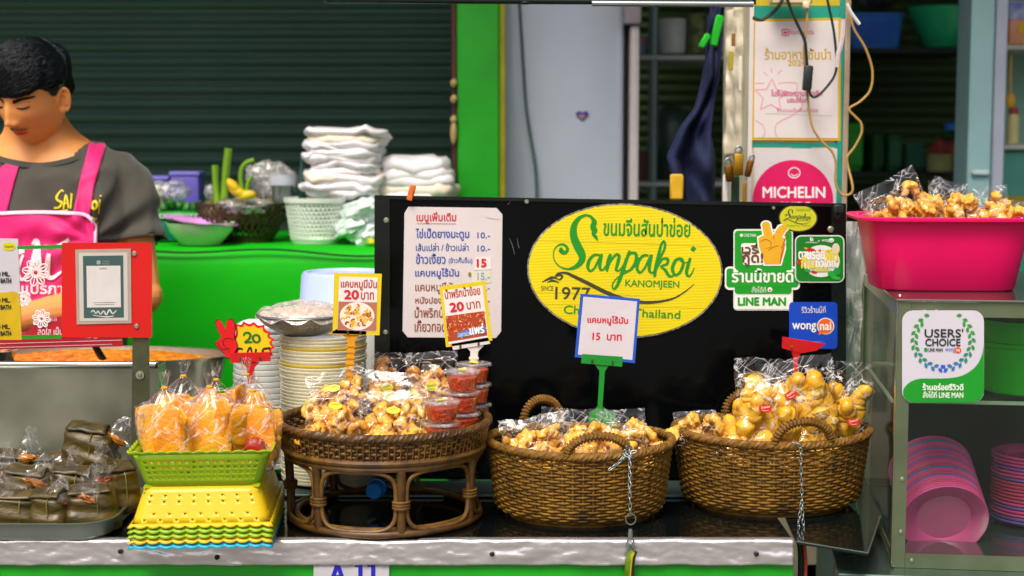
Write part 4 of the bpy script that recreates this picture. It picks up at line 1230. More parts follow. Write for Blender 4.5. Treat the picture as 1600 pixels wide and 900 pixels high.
# dim things under and behind the right end
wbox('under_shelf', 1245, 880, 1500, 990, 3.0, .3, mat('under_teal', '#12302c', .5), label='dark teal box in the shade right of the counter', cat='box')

# ============================================================ WICKER
m_wk = mat('wicker', '#8c661e', .6, var=.45, scale=28, col2='#46320e', bump=.4, bscale=200, spec=.3)
m_wk2 = mat('wicker_light', '#8c652a', .55, var=.3, scale=80, col2='#5c3e12', spec=.3)
def basket(name, label, cx, cy, z0, ax, ay, h, taper, rows, nst, group, raise_=.0, handles=()):
    root = thing(name, label, 'basket', (cx, cy, z0), group)
    def R_(v, a):
        k = (taper + (1 - taper) * v ** .9) * (1 - .10 * max(0, 1 - v / .12) ** 2)
        return k * ax, k * ay
    def pt(v, a, dr=0):
        rx, ry = R_(v, a)
        zz = z0 + .006 + (h - .006) * v + raise_ * v * cos(a) ** 2
        return Vector((cx + (rx + dr) * cos(a), cy + (ry + dr) * sin(a), zz))
    mb = MB()
    nseg = nst * 4
    for j in range(rows):
        v = (j + .5) / rows
        pts = [pt(v + .003 * sin(k * .7 + j), 2 * pi * k / nseg, .0017 * (1 if j % 2 else -1) * cos(pi * k / 4) + .0006 * noise.noise(Vector((k * .3, j, 1)))) for k in range(nseg)]
        mb.tube(pts, h / rows * .37, 6, closed=True)
    mb.build('woven_wall', m_wk, root, kind='stuff', ang=0)
    mb = MB()
    for i in range(nst):
        a = 2 * pi * i / nst
        mb.tube([pt(v, a) for v in (0, .25, .5, .75, 1)], .0019, 5)
    mb.build('stakes', m_wk2, root, kind='stuff')
    MB().lathe([(0, 0), (1, 0), (1, .012), (0, .01)], 48, (cx, cy, z0), ax * taper * .88, ay * taper * .88).build('base', m_wk, root)
    # twisted rim: two interlaced strands plus wraps
    mb = MB()
    for ph in range(3):
        n = 320
        pts = []
        for k in range(n):
            a = 2 * pi * k / n; tw = a * 42 + ph * 2 * pi / 3
            pts.append(pt(1, a, .0030 * cos(tw)) + Vector((0, 0, .004 + .0030 * sin(tw))))
        mb.tube(pts, .0046, 6, closed=True)
    mb.build('rim', m_wk2, root, kind='stuff')
    for (a0, a1, hh, lean) in handles:
        A_, B_ = pt(1, radians(a0)), pt(1, radians(a1))
        mid = (A_ + B_) / 2; ctr = Vector((cx, cy, mid.z))
        core = []
        for k in range(25):
            t = pi * k / 24
            p = mid + (A_ - mid) * cos(t) + Vector((0, 0, hh * sin(t) ** .8 + .002)) + (mid - ctr).normalized() * lean * sin(t)
            core.append(p)
        hb = MB().tube(core, .0052, 10)
        q = smooth([tuple(p) for p in core], 7)
        up = Vector((0, 0, 1))
        sp = []
        for k in range(len(q) - 1):
            p = Vector(q[k]); t = (Vector(q[k + 1]) - p).normalized()
            nrm = (mid - ctr).normalized(); nrm = (nrm - t * nrm.dot(t)).normalized(); b_ = t.cross(nrm)
            sp.append(p + (nrm * cos(k * .9) + b_ * sin(k * .9)) * .0062)
        hb.tube(sp, .0021, 5)
        hb.build('handle', m_wk2, root)
    return root
B1 = (P(906, 690, 2.42).x, 2.425)
basket('wicker_basket', 'oval wicker basket of crackling bags right of the rattan tray, chain on its handle', *B1, CZ, .147, .128, .112, .90, 22, 56, 'oval wicker baskets', .004,
       ((-100, -62, .034, .006), (100, 128, .05, .0)))
B2 = (P(1203, 690, 2.5).x, 2.49)
basket('wicker_basket', 'oval wicker basket holding big bags of yellow snacks at the right end of the counter', *B2, CZ, .158, .13, .117, .90, 23, 60, 'oval wicker baskets', .004,
       ((-96, -62, .04, .006), (80, 112, .045, 0)))

# round rattan tray on legs
TX, TY = P(601, 690, 2.405).x, 2.405
FZ = .982
ry = thing('rattan_tray', 'round rattan tray table with legs and looped cane below, heaped with snack bags', 'tray table', (TX, TY, CZ))
m_cane = mat('cane', '#654416', .45, var=.4, scale=30, col2='#33200a', coat=.05)
m_cane2 = mat('cane_light', '#7e5a24', .45, var=.35, scale=40, col2='#4a3010', coat=.05)
def cpt(r, a, z): return Vector((TX + r * sin(a), TY - r * cos(a), z))
mb = MB()
nseg = 320; rows = 5
for j in range(rows):
    v = (j + .5) / rows; r = .156 + .007 * v; z = .972 + .028 * v
    mb.tube([cpt(r + .0022 * (1 if j % 2 else -1) * cos(pi * k / 4), 2 * pi * k / nseg, z) for k in range(nseg)], .0030, 5, closed=True)
mb.build('woven_band', m_cane2, ry, kind='stuff', ang=0)
mb = MB()
for i in range(110):
    a = 2 * pi * i / 110
    mb.tube([cpt(.160, a, .968), cpt(.163, a + .004, .984), cpt(.1655, a + .008, 1.003)], .0022, 5, flat=.6)
mb.build('stakes', m_cane2, ry, kind='stuff')
mb = MB()
for ph in range(3):
    pts = []
    for k in range(360):
        a = 2 * pi * k / 360; tw = a * 46 + ph * 2.094
        pts.append(cpt(.1645 + .0028 * cos(tw), a, 1.005 + .0028 * sin(tw)))
    mb.tube(pts, .0045, 6, closed=True)
mb.build('rim', m_cane, ry, kind='stuff')
for (r, z, t) in ((.1585, .9665, .0055), (.154, .957, .0050)):
    MB().tube([cpt(r, 2 * pi * k / 72, z) for k in range(72)], t, 8, closed=True).build('cane_ring', m_cane2, ry)
MB().lathe([(0, FZ - .003), (.157, FZ - .003), (.157, FZ), (0, FZ)], 64, (TX, TY, 0)).build('tray_floor', m_cane, ry)
mb = MB()
for k in range(26):
    x = -.15 + k * .012
    hw = sqrt(max(0, .154 ** 2 - x * x))
    if hw > .02: mb.box(TX + x - .005, TX + x + .005, TY - hw, TY + hw, FZ + .0004, FZ + .0018)
mb.build('floor_cane', m_cane2, ry, smooth=False, kind='stuff')
MB().tube([cpt(.150, 2 * pi * k / 72, CZ + .0065) for k in range(72)], .0062, 10, closed=True).build('base_ring', m_cane, ry)
MB().tube([cpt(.139, 2 * pi * k / 72, CZ + .011) for k in range(72)], .0045, 8, closed=True).build('inner_ring', m_cane2, ry)
ANG = [radians(14 + 360 / 7 * k) for k in range(7)]
for i, a in enumerate(ANG):
    MB().tube([cpt(.149, a, CZ + .010), cpt(.150, a, .9), cpt(.153, a, .955)], [.0072, .0068, .0072], 10).build('leg', m_cane, ry)
    mb = MB()
    for z in (.897, .9015, .906): mb.tube([cpt(.150, a, z) + Vector((cos(a) * .012 * cos(t) + sin(a) * .0095 * sin(t), sin(a) * .012 * cos(t) - cos(a) * .0095 * sin(t), 0)) for t in (2 * pi * k / 14 for k in range(14))], .0024, 5, closed=True)
    mb.build('binding', m_cane2, ry)
    a2 = a + 2 * pi / 7
    pts = []
    for k in range(44):
        t = 2 * pi * k / 44
        su = abs(cos(t)) ** .5 * (1 if cos(t) > 0 else -1); sv = abs(sin(t)) ** .5 * (1 if sin(t) > 0 else -1)
        aa = (a + a2) / 2 + su * (a2 - a) / 2 * .88
        pts.append(cpt(.1515, aa, .9065 + sv * .045))
    MB().tube(pts, .0034, 8, closed=True).build('cane_loop', m_cane2, ry)

# ============================================================ STACKED GREEN / YELLOW PLASTIC BASKETS
m_lime = mat('lime_plastic', '#8fb60c', .4, var=.06, coat=.15)
m_yel = mat('yellow_plastic', '#dcb808', .42, var=.07, coat=.15)
m_cyan = mat('cyan_plastic', '#1aa6c8', .4, var=.06)
def rect_basket(name, label, m, M, group=None, tri=False):
    """open basket, base down, rim up; walls of real holes; scalloped flared rim"""
    root = thing(name, label, 'basket', (0, 0, 0), group)
    W0, D0, W1, D1, H = .168, .198, .200, .232, .05
    sides = [((-1, -1), (1, -1)), ((1, -1), (1, 1)), ((1, 1), (-1, 1)), ((-1, 1), (-1, -1))]
    mb = MB()
    for (a, b) in sides:
        L = W1 if a[1] == b[1] else D1
        nc = round(L / (.0108 if not tri else .0118)); nr = 6
        def pt(u, v):
            w, d = W0 + (W1 - W0) * v, D0 + (D1 - D0) * v
            x = (a[0] + (b[0] - a[0]) * u) * w / 2; y = (a[1] + (b[1] - a[1]) * u) * d / 2
            k = max(abs(2 * x / w), 0) ** 14 * max(abs(2 * y / d), 0) ** 14
            return Vector((x * (1 - .05 * k), y * (1 - .05 * k), H * v))
        for j in range(nr):
            for i in range(nc):
                u0, u1, v0, v1 = i / nc, (i + 1) / nc, j / nr, (j + 1) / nr
                out = [(u0, v0), (u1, v0), (u1, v1), (u0, v1)]
                hole = (0 < i < nc - 1) and ((not tri and 0 < j < 6 and j != 5) or (tri and j in (1, 2, 4, 5) and (i + j // 2) % 2 == (j % 2)))
                if not hole:
                    mb.add([pt(*q) for q in out], [(0, 1, 2, 3)]); continue
                s_ = .42 if not tri else .44
                uc, vc = (u0 + u1) / 2, (v0 + v1) / 2
                inn = [(uc + (p_ - uc) * s_, vc + (q_ - vc) * s_) for p_, q_ in out]
                if tri: inn[2] = (uc + .002, inn[2][1]); inn[3] = (uc - .002, inn[3][1])
                mb.add([pt(*q) for q in out + inn], [(0, 1, 5, 4), (1, 2, 6, 5), (2, 3, 7, 6), (3, 0, 4, 7)])
    solid(mb.build('basket_wall', m, root, ang=30, weld=True), .0014)
    # scalloped rim strip all round
    mb = MB(); vs = []; per = []
    for (a, b) in sides:
        L = W1 if a[1] == b[1] else D1
        n = int(L / .0018)
        per += [((a[0] + (b[0] - a[0]) * k / n) * W1 / 2, (a[1] + (b[1] - a[1]) * k / n) * D1 / 2) for k in range(n)]
    n = len(per); acc = 0
    for i, (x, y) in enumerate(per):
        acc += hypot(x - per[i - 1][0], y - per[i - 1][1])
        o = .0035 + .0060 * abs(sin(pi * acc / .0185)) ** .6
        dx = (o if x > 0 else -o) if abs(x) / W1 > .498 or abs(abs(x) - W1 / 2) < .001 else 0
        dy = (o if y > 0 else -o) if abs(abs(y) - D1 / 2) < .001 else 0
        vs += [(x, y, H), (x + dx * .55, y + dy * .55, H + o * .62)]
    mb.add(vs, [(2 * i, 2 * i + 1, 2 * ((i + 1) % n) + 1, 2 * ((i + 1) % n)) for i in range(n)])
    solid(mb.build('scalloped_rim', m, root, ang=0), .0014)
    bs = MB().box(-W0 / 2, W0 / 2, -D0 / 2, D0 / 2, -.0012, .0012).build('basket_floor', m, root, smooth=False)
    root.matrix_world = M
    return root
ys = 4.0
bx, by = -.463, 2.312
YAW = ys
gp_ = 'upturned nested plastic baskets'
for k, (m, lb) in enumerate(((m_cyan, 'bottom upturned basket of the nested stack, cyan'), (m_yel, 'yellow upturned basket just above the cyan one, only its rim showing'),
                             (m_lime, 'lower of the two lime upturned baskets between the yellow ones'), (m_lime, 'upper of the two lime upturned baskets, directly under the big yellow one'),
                             (m_yel, 'uppermost upturned basket, yellow with small cut holes, under the lime basket'))):
    z = CZ + .009 + .0078 * k + .05
    rect_basket('plastic_basket', lb, m, Matrix.Translation((bx + R.uniform(-.001, .001), by, z)) @ Euler((pi, 0, radians(YAW))).to_matrix().to_4x4(), gp_, True)
ztop = CZ + .009 + .0078 * 4 + .052
rect_basket('plastic_basket', 'lime green perforated basket standing upright on the stack, full of orange cracker bags', m_lime, Matrix.Translation((bx + .002, by, ztop)) @ Euler((0, 0, radians(YAW))).to_matrix().to_4x4())

# ============================================================ SNACK PIECES
def shared(mb, name, m, ang=0):
    o = mb.build(name, m, None, ang=ang)
    o.location = (0, 0, 0)
    me = o.data
    # mesh vertices are already relative to base centre
    bpy.data.objects.remove(o)
    return me
m_gold = mat('crackling_gold', '#f8c24a', .5, var=.3, scale=70, col2='#d2871e', bump=.9, bscale=110, coat=.15)
m_brn = mat('crackling_brown', '#dc9a30', .5, var=.3, scale=60, col2='#9a5a12', bump=.5, bscale=160)
m_gap = mat('gap_filler', '#c98a2c', .6, var=.3, scale=60, col2='#8e5414')
m_ylw = mat('snack_yellow', '#ecbc20', .55, var=.15, scale=40, col2='#d8960f', bump=.4, bscale=120)
m_org = mat('cracker_orange', '#fca812', .5, var=.2, scale=35, col2='#ec8a08', bump=.5, bscale=140)
m_pale = mat('cracker_pale', '#fcb828', .5, var=.2, scale=35, col2='#f09c14', bump=.5, bscale=140)
def curl(seed, r, t, arc, m):
    q = random.Random(seed); n = 16
    pts = []; rs = []
    for k in range(n):
        a = radians(arc) * k / (n - 1)
        rr__ = r * (1 - .25 * k / n)
        pts.append((rr__ * cos(a), q.uniform(-.15, .15) * t + .5 * r * k / n * q.choice((.6, .7)), rr__ * sin(a)))
        rs.append(t * (.75 + .5 * q.random()) * (1 if 0 < k < n - 1 else .5))
    pts = smooth(pts, 2); rs = [v[0] for v in smooth([(x,) for x in rs], 2)]
    mb = MB().tube(pts, rs, 14)
    mb.v = [tuple(Vector(v) * (1 + .20 * noise.noise(Vector(v) * 150 + Vector((seed, 0, 0))) + .05 * noise.noise(Vector(v) * 480))) for v in mb.v]
    return shared(mb, 'piece', m)
CUR = [curl(s_, .0112, .0056, 250 + 30 * (s_ % 3), m_gold) for s_ in range(4)]
CURB = [curl(s_ + 9, .010, .0058, 230 + 40 * (s_ % 3), m_brn) for s_ in range(3)]
PUF = [shared(MB().blob((0, 0, 0), (.0125, .0095, .011), .5, 1.9, s_, 30, 20), 'piece', m) for s_, m in ((1, m_gold), (2, m_gold), (3, m_brn), (4, m_brn))]
def horn(seed, L, r, m):
    q = random.Random(seed); n = 12; pts = []; rs = []
    for k in range(n):
        t = k / (n - 1)
        pts.append((.16 * L * sin(t * (2.2 + .6 * seed)) + q.uniform(-.001, .001), q.uniform(-.002, .002), L * t))
        rs.append(r * (.42 + .62 * (1 - abs(2 * t - 1) ** 3.5)) * q.uniform(.86, 1.12))
    mb = MB().tube(smooth(pts, 2), [v[0] for v in smooth([(x,) for x in rs], 2)], 12)
    mb.v = [tuple(Vector(v) + noise.noise_vector(Vector(v) * 45 + Vector((seed * 3, 0, 0))) * .0036 + noise.noise_vector(Vector((v[0] * 260, v[1] * 260, v[2] * 60))) * .0005) for v in mb.v]
    return shared(mb, 'piece', m)
HRN = [horn(s_, .064, .0150, m_ylw) for s_ in range(4)]
def slab(seed, w, h, m):
    def fn(u, v):
        a = 2 * pi * u; ph = (v - .5) * pi
        r = (1 + .30 * noise.noise(Vector((cos(a) * 1.6, sin(a) * 1.6, seed * 2.3)))) * cos(ph) ** .4
        x = w * .5 * abs(cos(a)) ** .5 * (1 if cos(a) > 0 else -1) * r; z = h * .5 * abs(sin(a)) ** .45 * (1 if sin(a) > 0 else -1) * r
        return Vector((x, .003 * sin(ph) + .05 * x * sin(seed + z * 40) + .004 * noise.noise(Vector((x * 30, z * 30, seed))), z))
    return shared(MB().grid(fn, 26, 9, cu=True), 'piece', m)
SLB = [slab(s_, .056, .100, m) for s_, m in ((1, m_org), (2, m_org), (3, m_pale), (4, m_pale))]
SLS = [slab(s_ + 5, .028, .06, m_org) for s_ in range(2)]

def piece(root, mesh, M, name='cracker'):
    o = bpy.data.objects.new(name, mesh); C.objects.link(o)
    o.parent = root; o.matrix_local = M
    return o

_lg = {}
def logo(root, loc, w, face, inkm, tilt=0, rx=0):
    key = (face.name, inkm.name)
    if key not in _lg:
        disc = []
        n = 24
        vs = [(cos(2 * pi * k / n), y, .62 * sin(2 * pi * k / n)) for y in (-.04, 0) for k in range(n)]
        fs = [tuple(range(n)), tuple(range(n, 2 * n))] + [(i, (i + 1) % n, (i + 1) % n + n, i + n) for i in range(n)]
        a = MB().add(vs, fs); o = a.build('x', face, None, smooth=False); o.location = (0, 0, 0)
        me1 = o.data; bpy.data.objects.remove(o)
        for v in me1.vertices: v.co.z -= .62
        me1.name = 'label_sticker'
        mb = MB()
        v_, f_ = glyphs('Sanpakoi'); ax_, bx_ = min(p[0] for p in v_), max(p[0] for p in v_)
        mb.add([((x - ax_) / (bx_ - ax_) * 1.3 - .65, -.06, y * .55 - .1 + .1 * (x - ax_)) for x, y in v_], f_)
        mb.add([(-.5, -.06, -.25), (0, -.06, -.32), (.55, -.06, -.2), (.55, -.06, -.24), (0, -.06, -.38), (-.5, -.06, -.3)], [(0, 1, 4, 5), (1, 2, 3, 4)])
        me2 = bpy.data.meshes.new('sticker_print'); me2.from_pydata(mb.v, [], mb.f); me2.materials.append(inkm)
        _lg[key] = (me1, me2)
    me1, me2 = _lg[key]
    s1 = bpy.data.objects.new('label_sticker', me1); C.objects.link(s1); s1.parent = root
    s1.matrix_local = TR(loc, rx, tilt, 0, w / 2)
    s2 = bpy.data.objects.new('sticker_print', me2); C.objects.link(s2); s2.parent = s1
    return s1
m_ly, m_lgk = mat('label_yellow', '#dcd314', .4, var=.05), ink('#2c6a1a')
m_lr, m_lrk = mat('label_red', '#c8241c', .4, var=.05), ink('#f0e4c0')
m_clear = wrap('bag_film')

def cling(mb, meshes, radial=False):
    """push the film outwards wherever a piece would poke through it"""
    vs = []; fs = []
    for me, M in meshes:
        b = len(vs); vs += [M @ v.co for v in me.vertices]; fs += [[i + b for i in p.vertices] for p in me.polygons]
    if not vs: return mb
    bv = BVHTree.FromPolygons(vs, fs)
    out = []
    for v in mb.v:
        p = Vector(v)
        if radial:
            d = Vector((p.x, p.y, 0)); r = d.length
            if r > 1e-5:
                d /= r
                for dz in (-.004, 0, .004):
                    loc = bv.ray_cast(Vector((0, 0, p.z + dz)) + d * .2, -d)[0]
                    if loc is not None: r = max(r, loc.to_2d().length + .002)
                p = Vector((d.x * r, d.y * r, p.z))
        else:
            s_ = 1 if p.y > 0 else -1
            for dx, dz in ((0, 0), (.003, 0), (-.003, 0), (0, .003), (0, -.003)):
                loc = bv.ray_cast(Vector((p.x + dx, s_ * .2, p.z + dz)), Vector((0, -s_, 0)))[0]
                if loc is not None and loc.y * s_ > -.004: p.y = s_ * max(abs(p.y), loc.y * s_ + .0016)
        out.append(tuple(p))
    mb.v = out
    return mb

def pillow(w, h, t, seed, fin=.14, nu=60, nv=40, crk=1.0):
    def fn(u, v):
        a = 2 * pi * u
        ca, sa = cos(a), sin(a)
        vv = v / (1 - fin)
        prof = sin(pi * min(vv, 1)) ** .55 if vv < 1 else 0
        x = w / 2 * abs(ca) ** .8 * (1 if ca > 0 else -1) * (1 - .10 * prof)
        y = sa * (t / 2 * prof * (1 - .35 * abs(ca)) + .0006)
        z = h * v
        p = Vector((x, y, z)); k = seed * 1.37
        r1 = noise.noise(Vector((x * 40, sa * .7 + k, z * 40)))
        r2 = noise.noise(Vector((x * 95, sa * .7 + k, z * 95)))
        dsp = (abs(r1) * .0060 + abs(r2) * .0028) * crk
        p.y += (1 if sa > 0 else -1) * dsp * (.3 + prof) + (.008 * noise.noise(Vector((x * 14, k, z * 14)))) * (1 - prof * .6) * crk
        p.z += .004 * noise.noise(Vector((x * 30, k + 4, 0))) * v
        return p
    return MB().grid(fn, nu, nv, cu=True)

NB = [0]
def snack_bag(label, M, w=.075, h=.09, t=.03, kinds=None, n=12, fin=.14, sticker=None, group=None, psc=1., spos=None, crk=1.):
    NB[0] += 1; sd = NB[0]
    q = random.Random(sd)
    root = thing('snack_bag', label, 'snack bag', (0, 0, 0), group)
    hh = h * (1 - fin) * .88
    pts = []
    tries = 0
    n = int(n * (1.45 if kinds is not HRN else .95))
    md = min(w, hh) / sqrt(n) * .72
    while len(pts) < n and tries < 600:
        tries += 1
        x, z = q.uniform(-.40, .40) * w, q.uniform(.12, .80) * hh
        if all(hypot(x - a, z - b) > md for a, b in pts): pts.append((x, z))
    got = []
    for x, z in pts:
        yy = q.uniform(-.14, .10) * t
        me_ = q.choice(kinds)
        if me_ in HRN: MM = (TR((x * .75, yy, z * .68), q.uniform(-14, 14), q.uniform(-34, 34) + x * 160, q.uniform(0, 360), psc * q.uniform(.75, 1.0)))
        else: MM = (TR((x * .88, yy, z), q.uniform(-70, 70), q.uniform(0, 360), q.uniform(0, 360), psc * q.uniform(.85, 1.2)))
        piece(root, me_, MM); got.append((me_, MM))
    if n > 8 and kinds is not HRN:
        # filler lump behind the pieces, coloured darker so the gaps look shaded
        fl = MB().blob((0, t * .16, hh * .46), (w * .34, t * .14, hh * .38), .25, 2, sd, 40, 26)
        fl.v = [tuple(Vector(v) + noise.noise_vector(Vector(v) * 130 + Vector((sd, 0, 0))) * .006 + noise.noise_vector(Vector(v) * 320) * .002) for v in fl.v]
        fl.build('gap_filler', m_brn if kinds is K2 else m_gap, root, ang=0)
    fb = cling(pillow(w, h, t, sd, fin, crk=crk), got)
    fb.build('bag_film', m_clear, root, ang=0)
    if sticker:
        lx, lz = (spos[0], spos[2]) if spos else (0, h * .42)
        ly = min([v[1] for v in fb.v if abs(v[0] - lx) < .009 and abs(v[2] - lz) < .007] or [-t / 2])
        spos = (lx, ly - .0012, lz)
        logo(root, (spos or (.0, -t / 2 - .0035, h * .42)), .021, *sticker, tilt=q.uniform(-12, 12))
    root.matrix_world = M
    return root

def at(px, py, Y, back=0, roll=0, yaw=0):
    return Matrix.Translation(P(px, py, Y)) @ Euler((radians(-back), radians(roll), radians(yaw)), 'XYZ').to_matrix().to_4x4()
YS, RS = (m_ly, m_lgk), (m_lr, m_lrk)
# on the rattan tray. (px, py) = foot of the bag
gt = 'bags of pork crackling heaped on the rattan tray'
K1 = CUR + PUF[:2]; K2 = CURB + PUF
def floorM(px, Y, z, back, roll=0, yaw=0):
    return Matrix.Translation(Vector((P(px, 600, Y).x, Y, z))) @ Euler((radians(-back), radians(roll), radians(yaw)), 'XYZ').to_matrix().to_4x4()
snack_bag('left bag of golden curls at the front of the rattan tray', floorM(517, 2.31, FZ + .004, 48, 6), .098, .10, .036, K1, 17, .2, YS, gt, 1.1)
snack_bag('middle bag of crackling at the front of the rattan tray with a centred yellow label', floorM(617, 2.315, FZ + .004, 46, -4), .100, .098, .036, K1, 17, .18, YS, gt, 1.05)
snack_bag('bag of curls lying on the upper left of the heap on the rattan tray', floorM(532, 2.385, FZ + .030, 40, -14), .098, .090, .034, K1, 15, .2, YS, gt, 1.)
snack_bag('bag behind the middle of the heap on the rattan tray, mostly folded film', floorM(610, 2.40, FZ + .028, 46, 6), .105, .085, .03, K1, 9, .3, None, gt, .9, crk=1.4)
snack_bag('bag squeezed between the heap and the chilli tubs', floorM(655, 2.39, FZ + .008, 48, 10), .075, .095, .03, K1, 9, .3, None, gt, .9, crk=1.4)
snack_bag('left standing bag of dark brown curls at the back of the rattan tray', floorM(602, 2.50, FZ + .018, 8, 7), .070, .098, .034, K2, 14, .10, YS, gt, 1.1)
snack_bag('right standing bag of brown puffs at the back of the rattan tray', floorM(676, 2.49, FZ + .018, 10, -2), .088, .100, .036, K2 + PUF, 16, .14, YS, gt, 1.1)
# first wicker basket
g1 = 'bags of pork crackling in the first wicker basket'
bz = CZ + .075
def BM(px, py, Y, back, roll=0, yaw=0): return at(px, py, Y, back, roll, yaw)
snack_bag('wide clear bag at the left of the chained wicker basket', BM(845, 727, 2.38, 28, -8), .118, .082, .04, K1, 14, .24, None, g1, 1.1, crk=1.5)
snack_bag('bag with an upright clear fin behind the others in the chained wicker basket', BM(905, 707, 2.47, 14, 3), .13, .072, .034, K1, 10, .5, None, g1, 1.1, crk=1.4)
snack_bag('bag lying under the arched handle of the chained wicker basket', BM(940, 735, 2.34, 35, 4), .085, .072, .036, K1, 13, .16, None, g1, 1.2)
snack_bag('bag on the right inside the chained wicker basket', BM(975, 712, 2.43, 18, -4), .08, .075, .034, K1, 10, .28, None, g1, 1.1)
snack_bag('small bag with a peaked corner at the right rim of the chained wicker basket', BM(1012, 722, 2.42, 14, -30), .058, .070, .03, K1, 8, .3, None, g1, 1.1)
snack_bag('bag sunk deep at the middle of the chained wicker basket', BM(905, 745, 2.42, 50, 0), .15, .09, .04, K1, 20, .14, None, g1, 1.2)
# second wicker basket
g2_ = 'bags of yellow snacks in the second wicker basket'
snack_bag('left tall bag of yellow snacks with a red label in the right basket', BM(1190, 690, 2.45, 6, 2), .098, .135, .045, HRN, 10, .2, RS, g2_, 1., (-.002, -.027, .056), crk=.7)
snack_bag('middle tall bag of yellow snacks with a folded top in the right basket', BM(1262, 695, 2.44, 8, -9), .125, .140, .05, HRN, 17, .2, RS, g2_, 1.05, (-.018, -.030, .085), crk=.7)
snack_bag('right tall bag of yellow snacks against the rim of the right wicker basket', BM(1318, 700, 2.46, 6, 6), .080, .140, .042, HRN, 10, .14, RS, g2_, 1.05, (.004, -.026, .045), crk=.7)
snack_bag('small bag of round yellow snacks at the left rim of the right wicker basket', BM(1092, 695, 2.44, 20, -6), .070, .056, .036, PUF[:2] + CUR[:1], 7, .2, None, g2_, 1.1)
snack_bag('flat bag of pale snacks lying low at the front of the right wicker basket', BM(1165, 722, 2.42, 42, 0), .12, .085, .036, K1 + HRN, 13, .2, None, g2_, 1.1, crk=1.3)
snack_bag('flat bag lying low behind the right arched handle of the right wicker basket', BM(1262, 728, 2.42, 42, 0), .13, .08, .036, K1 + HRN, 13, .2, None, g2_, 1.1, crk=1.3)

# tall tied bags of orange crackers in the lime basket
def tied_bag(label, px, py, Y, w, h, rot, n, seed, roll=0, extra=None, kinds=SLB):
    q = random.Random(seed)
    root = thing('cracker_bag', label, 'cracker bag', (0, 0, 0), 'tied bags of orange crackers')
    nk = .84
    def fn(u, v):
        a = 2 * pi * u; ca, sa = cos(a), sin(a)
        if v < nk:
            t = v / nk
            r = min(1, (t * 9) ** .5) if t < .12 else (1 if t < .55 else (1 - ((t - .55) / .45) ** 2.2 * .93))
            ex = .55 + .45 * t
        else:
            t = (v - nk) / (1 - nk); r = .07 + .17 * t; ex = 1
        x = w / 2 * r * abs(ca) ** ex * (1 if ca > 0 else -1); y = w * .36 * r * abs(sa) ** ex * (1 if sa > 0 else -1)
        z = h * v
        rad = abs(noise.noise(Vector((ca * 2.2, sa * 2.2 + seed, z * 30)))) * .0055 + abs(noise.noise(Vector((ca * 7, sa * 7 + seed, z * 22)))) * .003
        pleat = (.0028 * sin(a * 11) + .0018 * sin(a * 17 + 1)) * max(0, (v - .5) * 2) * (1 if v < nk else 2.2)
        k = 1 - (rad - pleat) / (w * .5)
        return Vector((x * k, y * k, z + (.004 * sin(a * 5) if v > .97 else 0)))
    fm = MB().grid(fn, 72, 50, cu=True); got = []
    MB().tube([Vector((w * .045 * cos(t), w * .035 * sin(t), h * nk)) for t in (2 * pi * k / 12 for k in range(12))], .0022, 6, closed=True).build('rubber_band', mat('band_amber', '#d89a1c', .4), root)
    for k in range(n):
        x = (k - (n - 1) / 2) * w * .42 / n
        got.append((q.choice(kinds), TR((x * .95, (.20 - .36 * ((k * 3) % n) / n) * w, h * .04 + q.uniform(0, .012)), q.uniform(-5, 5), q.uniform(-5, 5) + x * 60, q.uniform(-22, 22), (w / .085 * q.uniform(.95, 1.2), 1.2, h / .15 * q.uniform(.78, .94)))))
    for k in range(1):
        got.append((q.choice(SLS), TR((q.uniform(-.25, .25) * w, -.24 * w + q.uniform(0, .2) * w, h * q.uniform(.28, .42)), q.uniform(-15, 15), q.uniform(-40, 40), q.uniform(-60, 60), 1.)))
    for me_, MM in got: piece(root, me_, MM)
    cling(fm, got, True).build('bag_film', m_clear, root, ang=0)
    if extra:
        mb = MB(); mb.blob((w * .12, -w * .26, h * .30), (.017, .008, .016), .2, 3, seed, 16, 10)
        for k in range(0):
            a = q.uniform(0, 6.3); mb.blob((w * .12 + .012 * cos(a), -w * .26 - .006 * q.uniform(.6, 1), h * .40 + .010 * sin(a)), .0016, .3, seed=k, nu=6, nv=4)
        mb.build('chilli_dip', mat('chilli_dip', '#a81a0c', .3, var=.2, coat=.5), root)
    root.matrix_world = Matrix.Translation(Vector((P(px, 600, Y).x, Y, ztop + .003 + py))) @ Euler((0, radians(roll), radians(rot))).to_matrix().to_4x4()
    return root
tied_bag('left front tied bag of orange crackers', 262, 0, 2.268, .084, .158, 6, 5, 1, -2)
tied_bag('middle front tied bag with a broad flat cracker', 325, 0, 2.265, .086, .160, -4, 5, 2, 1)
tied_bag('right front tied bag with a red chilli dip inside', 385, 0, 2.272, .084, .152, 8, 5, 3, 4, True)
tied_bag('tied bag behind the left one, its orange top showing', 280, .008, 2.345, .080, .155, 20, 4, 4, 3)
tied_bag('tied bag behind on the right with a tall clear top', 392, .010, 2.35, .080, .155, 12, 4, 5, -3)
tied_bag('tied bag behind the middle one', 338, .006, 2.35, .074, .150, -12, 4, 6, 0)

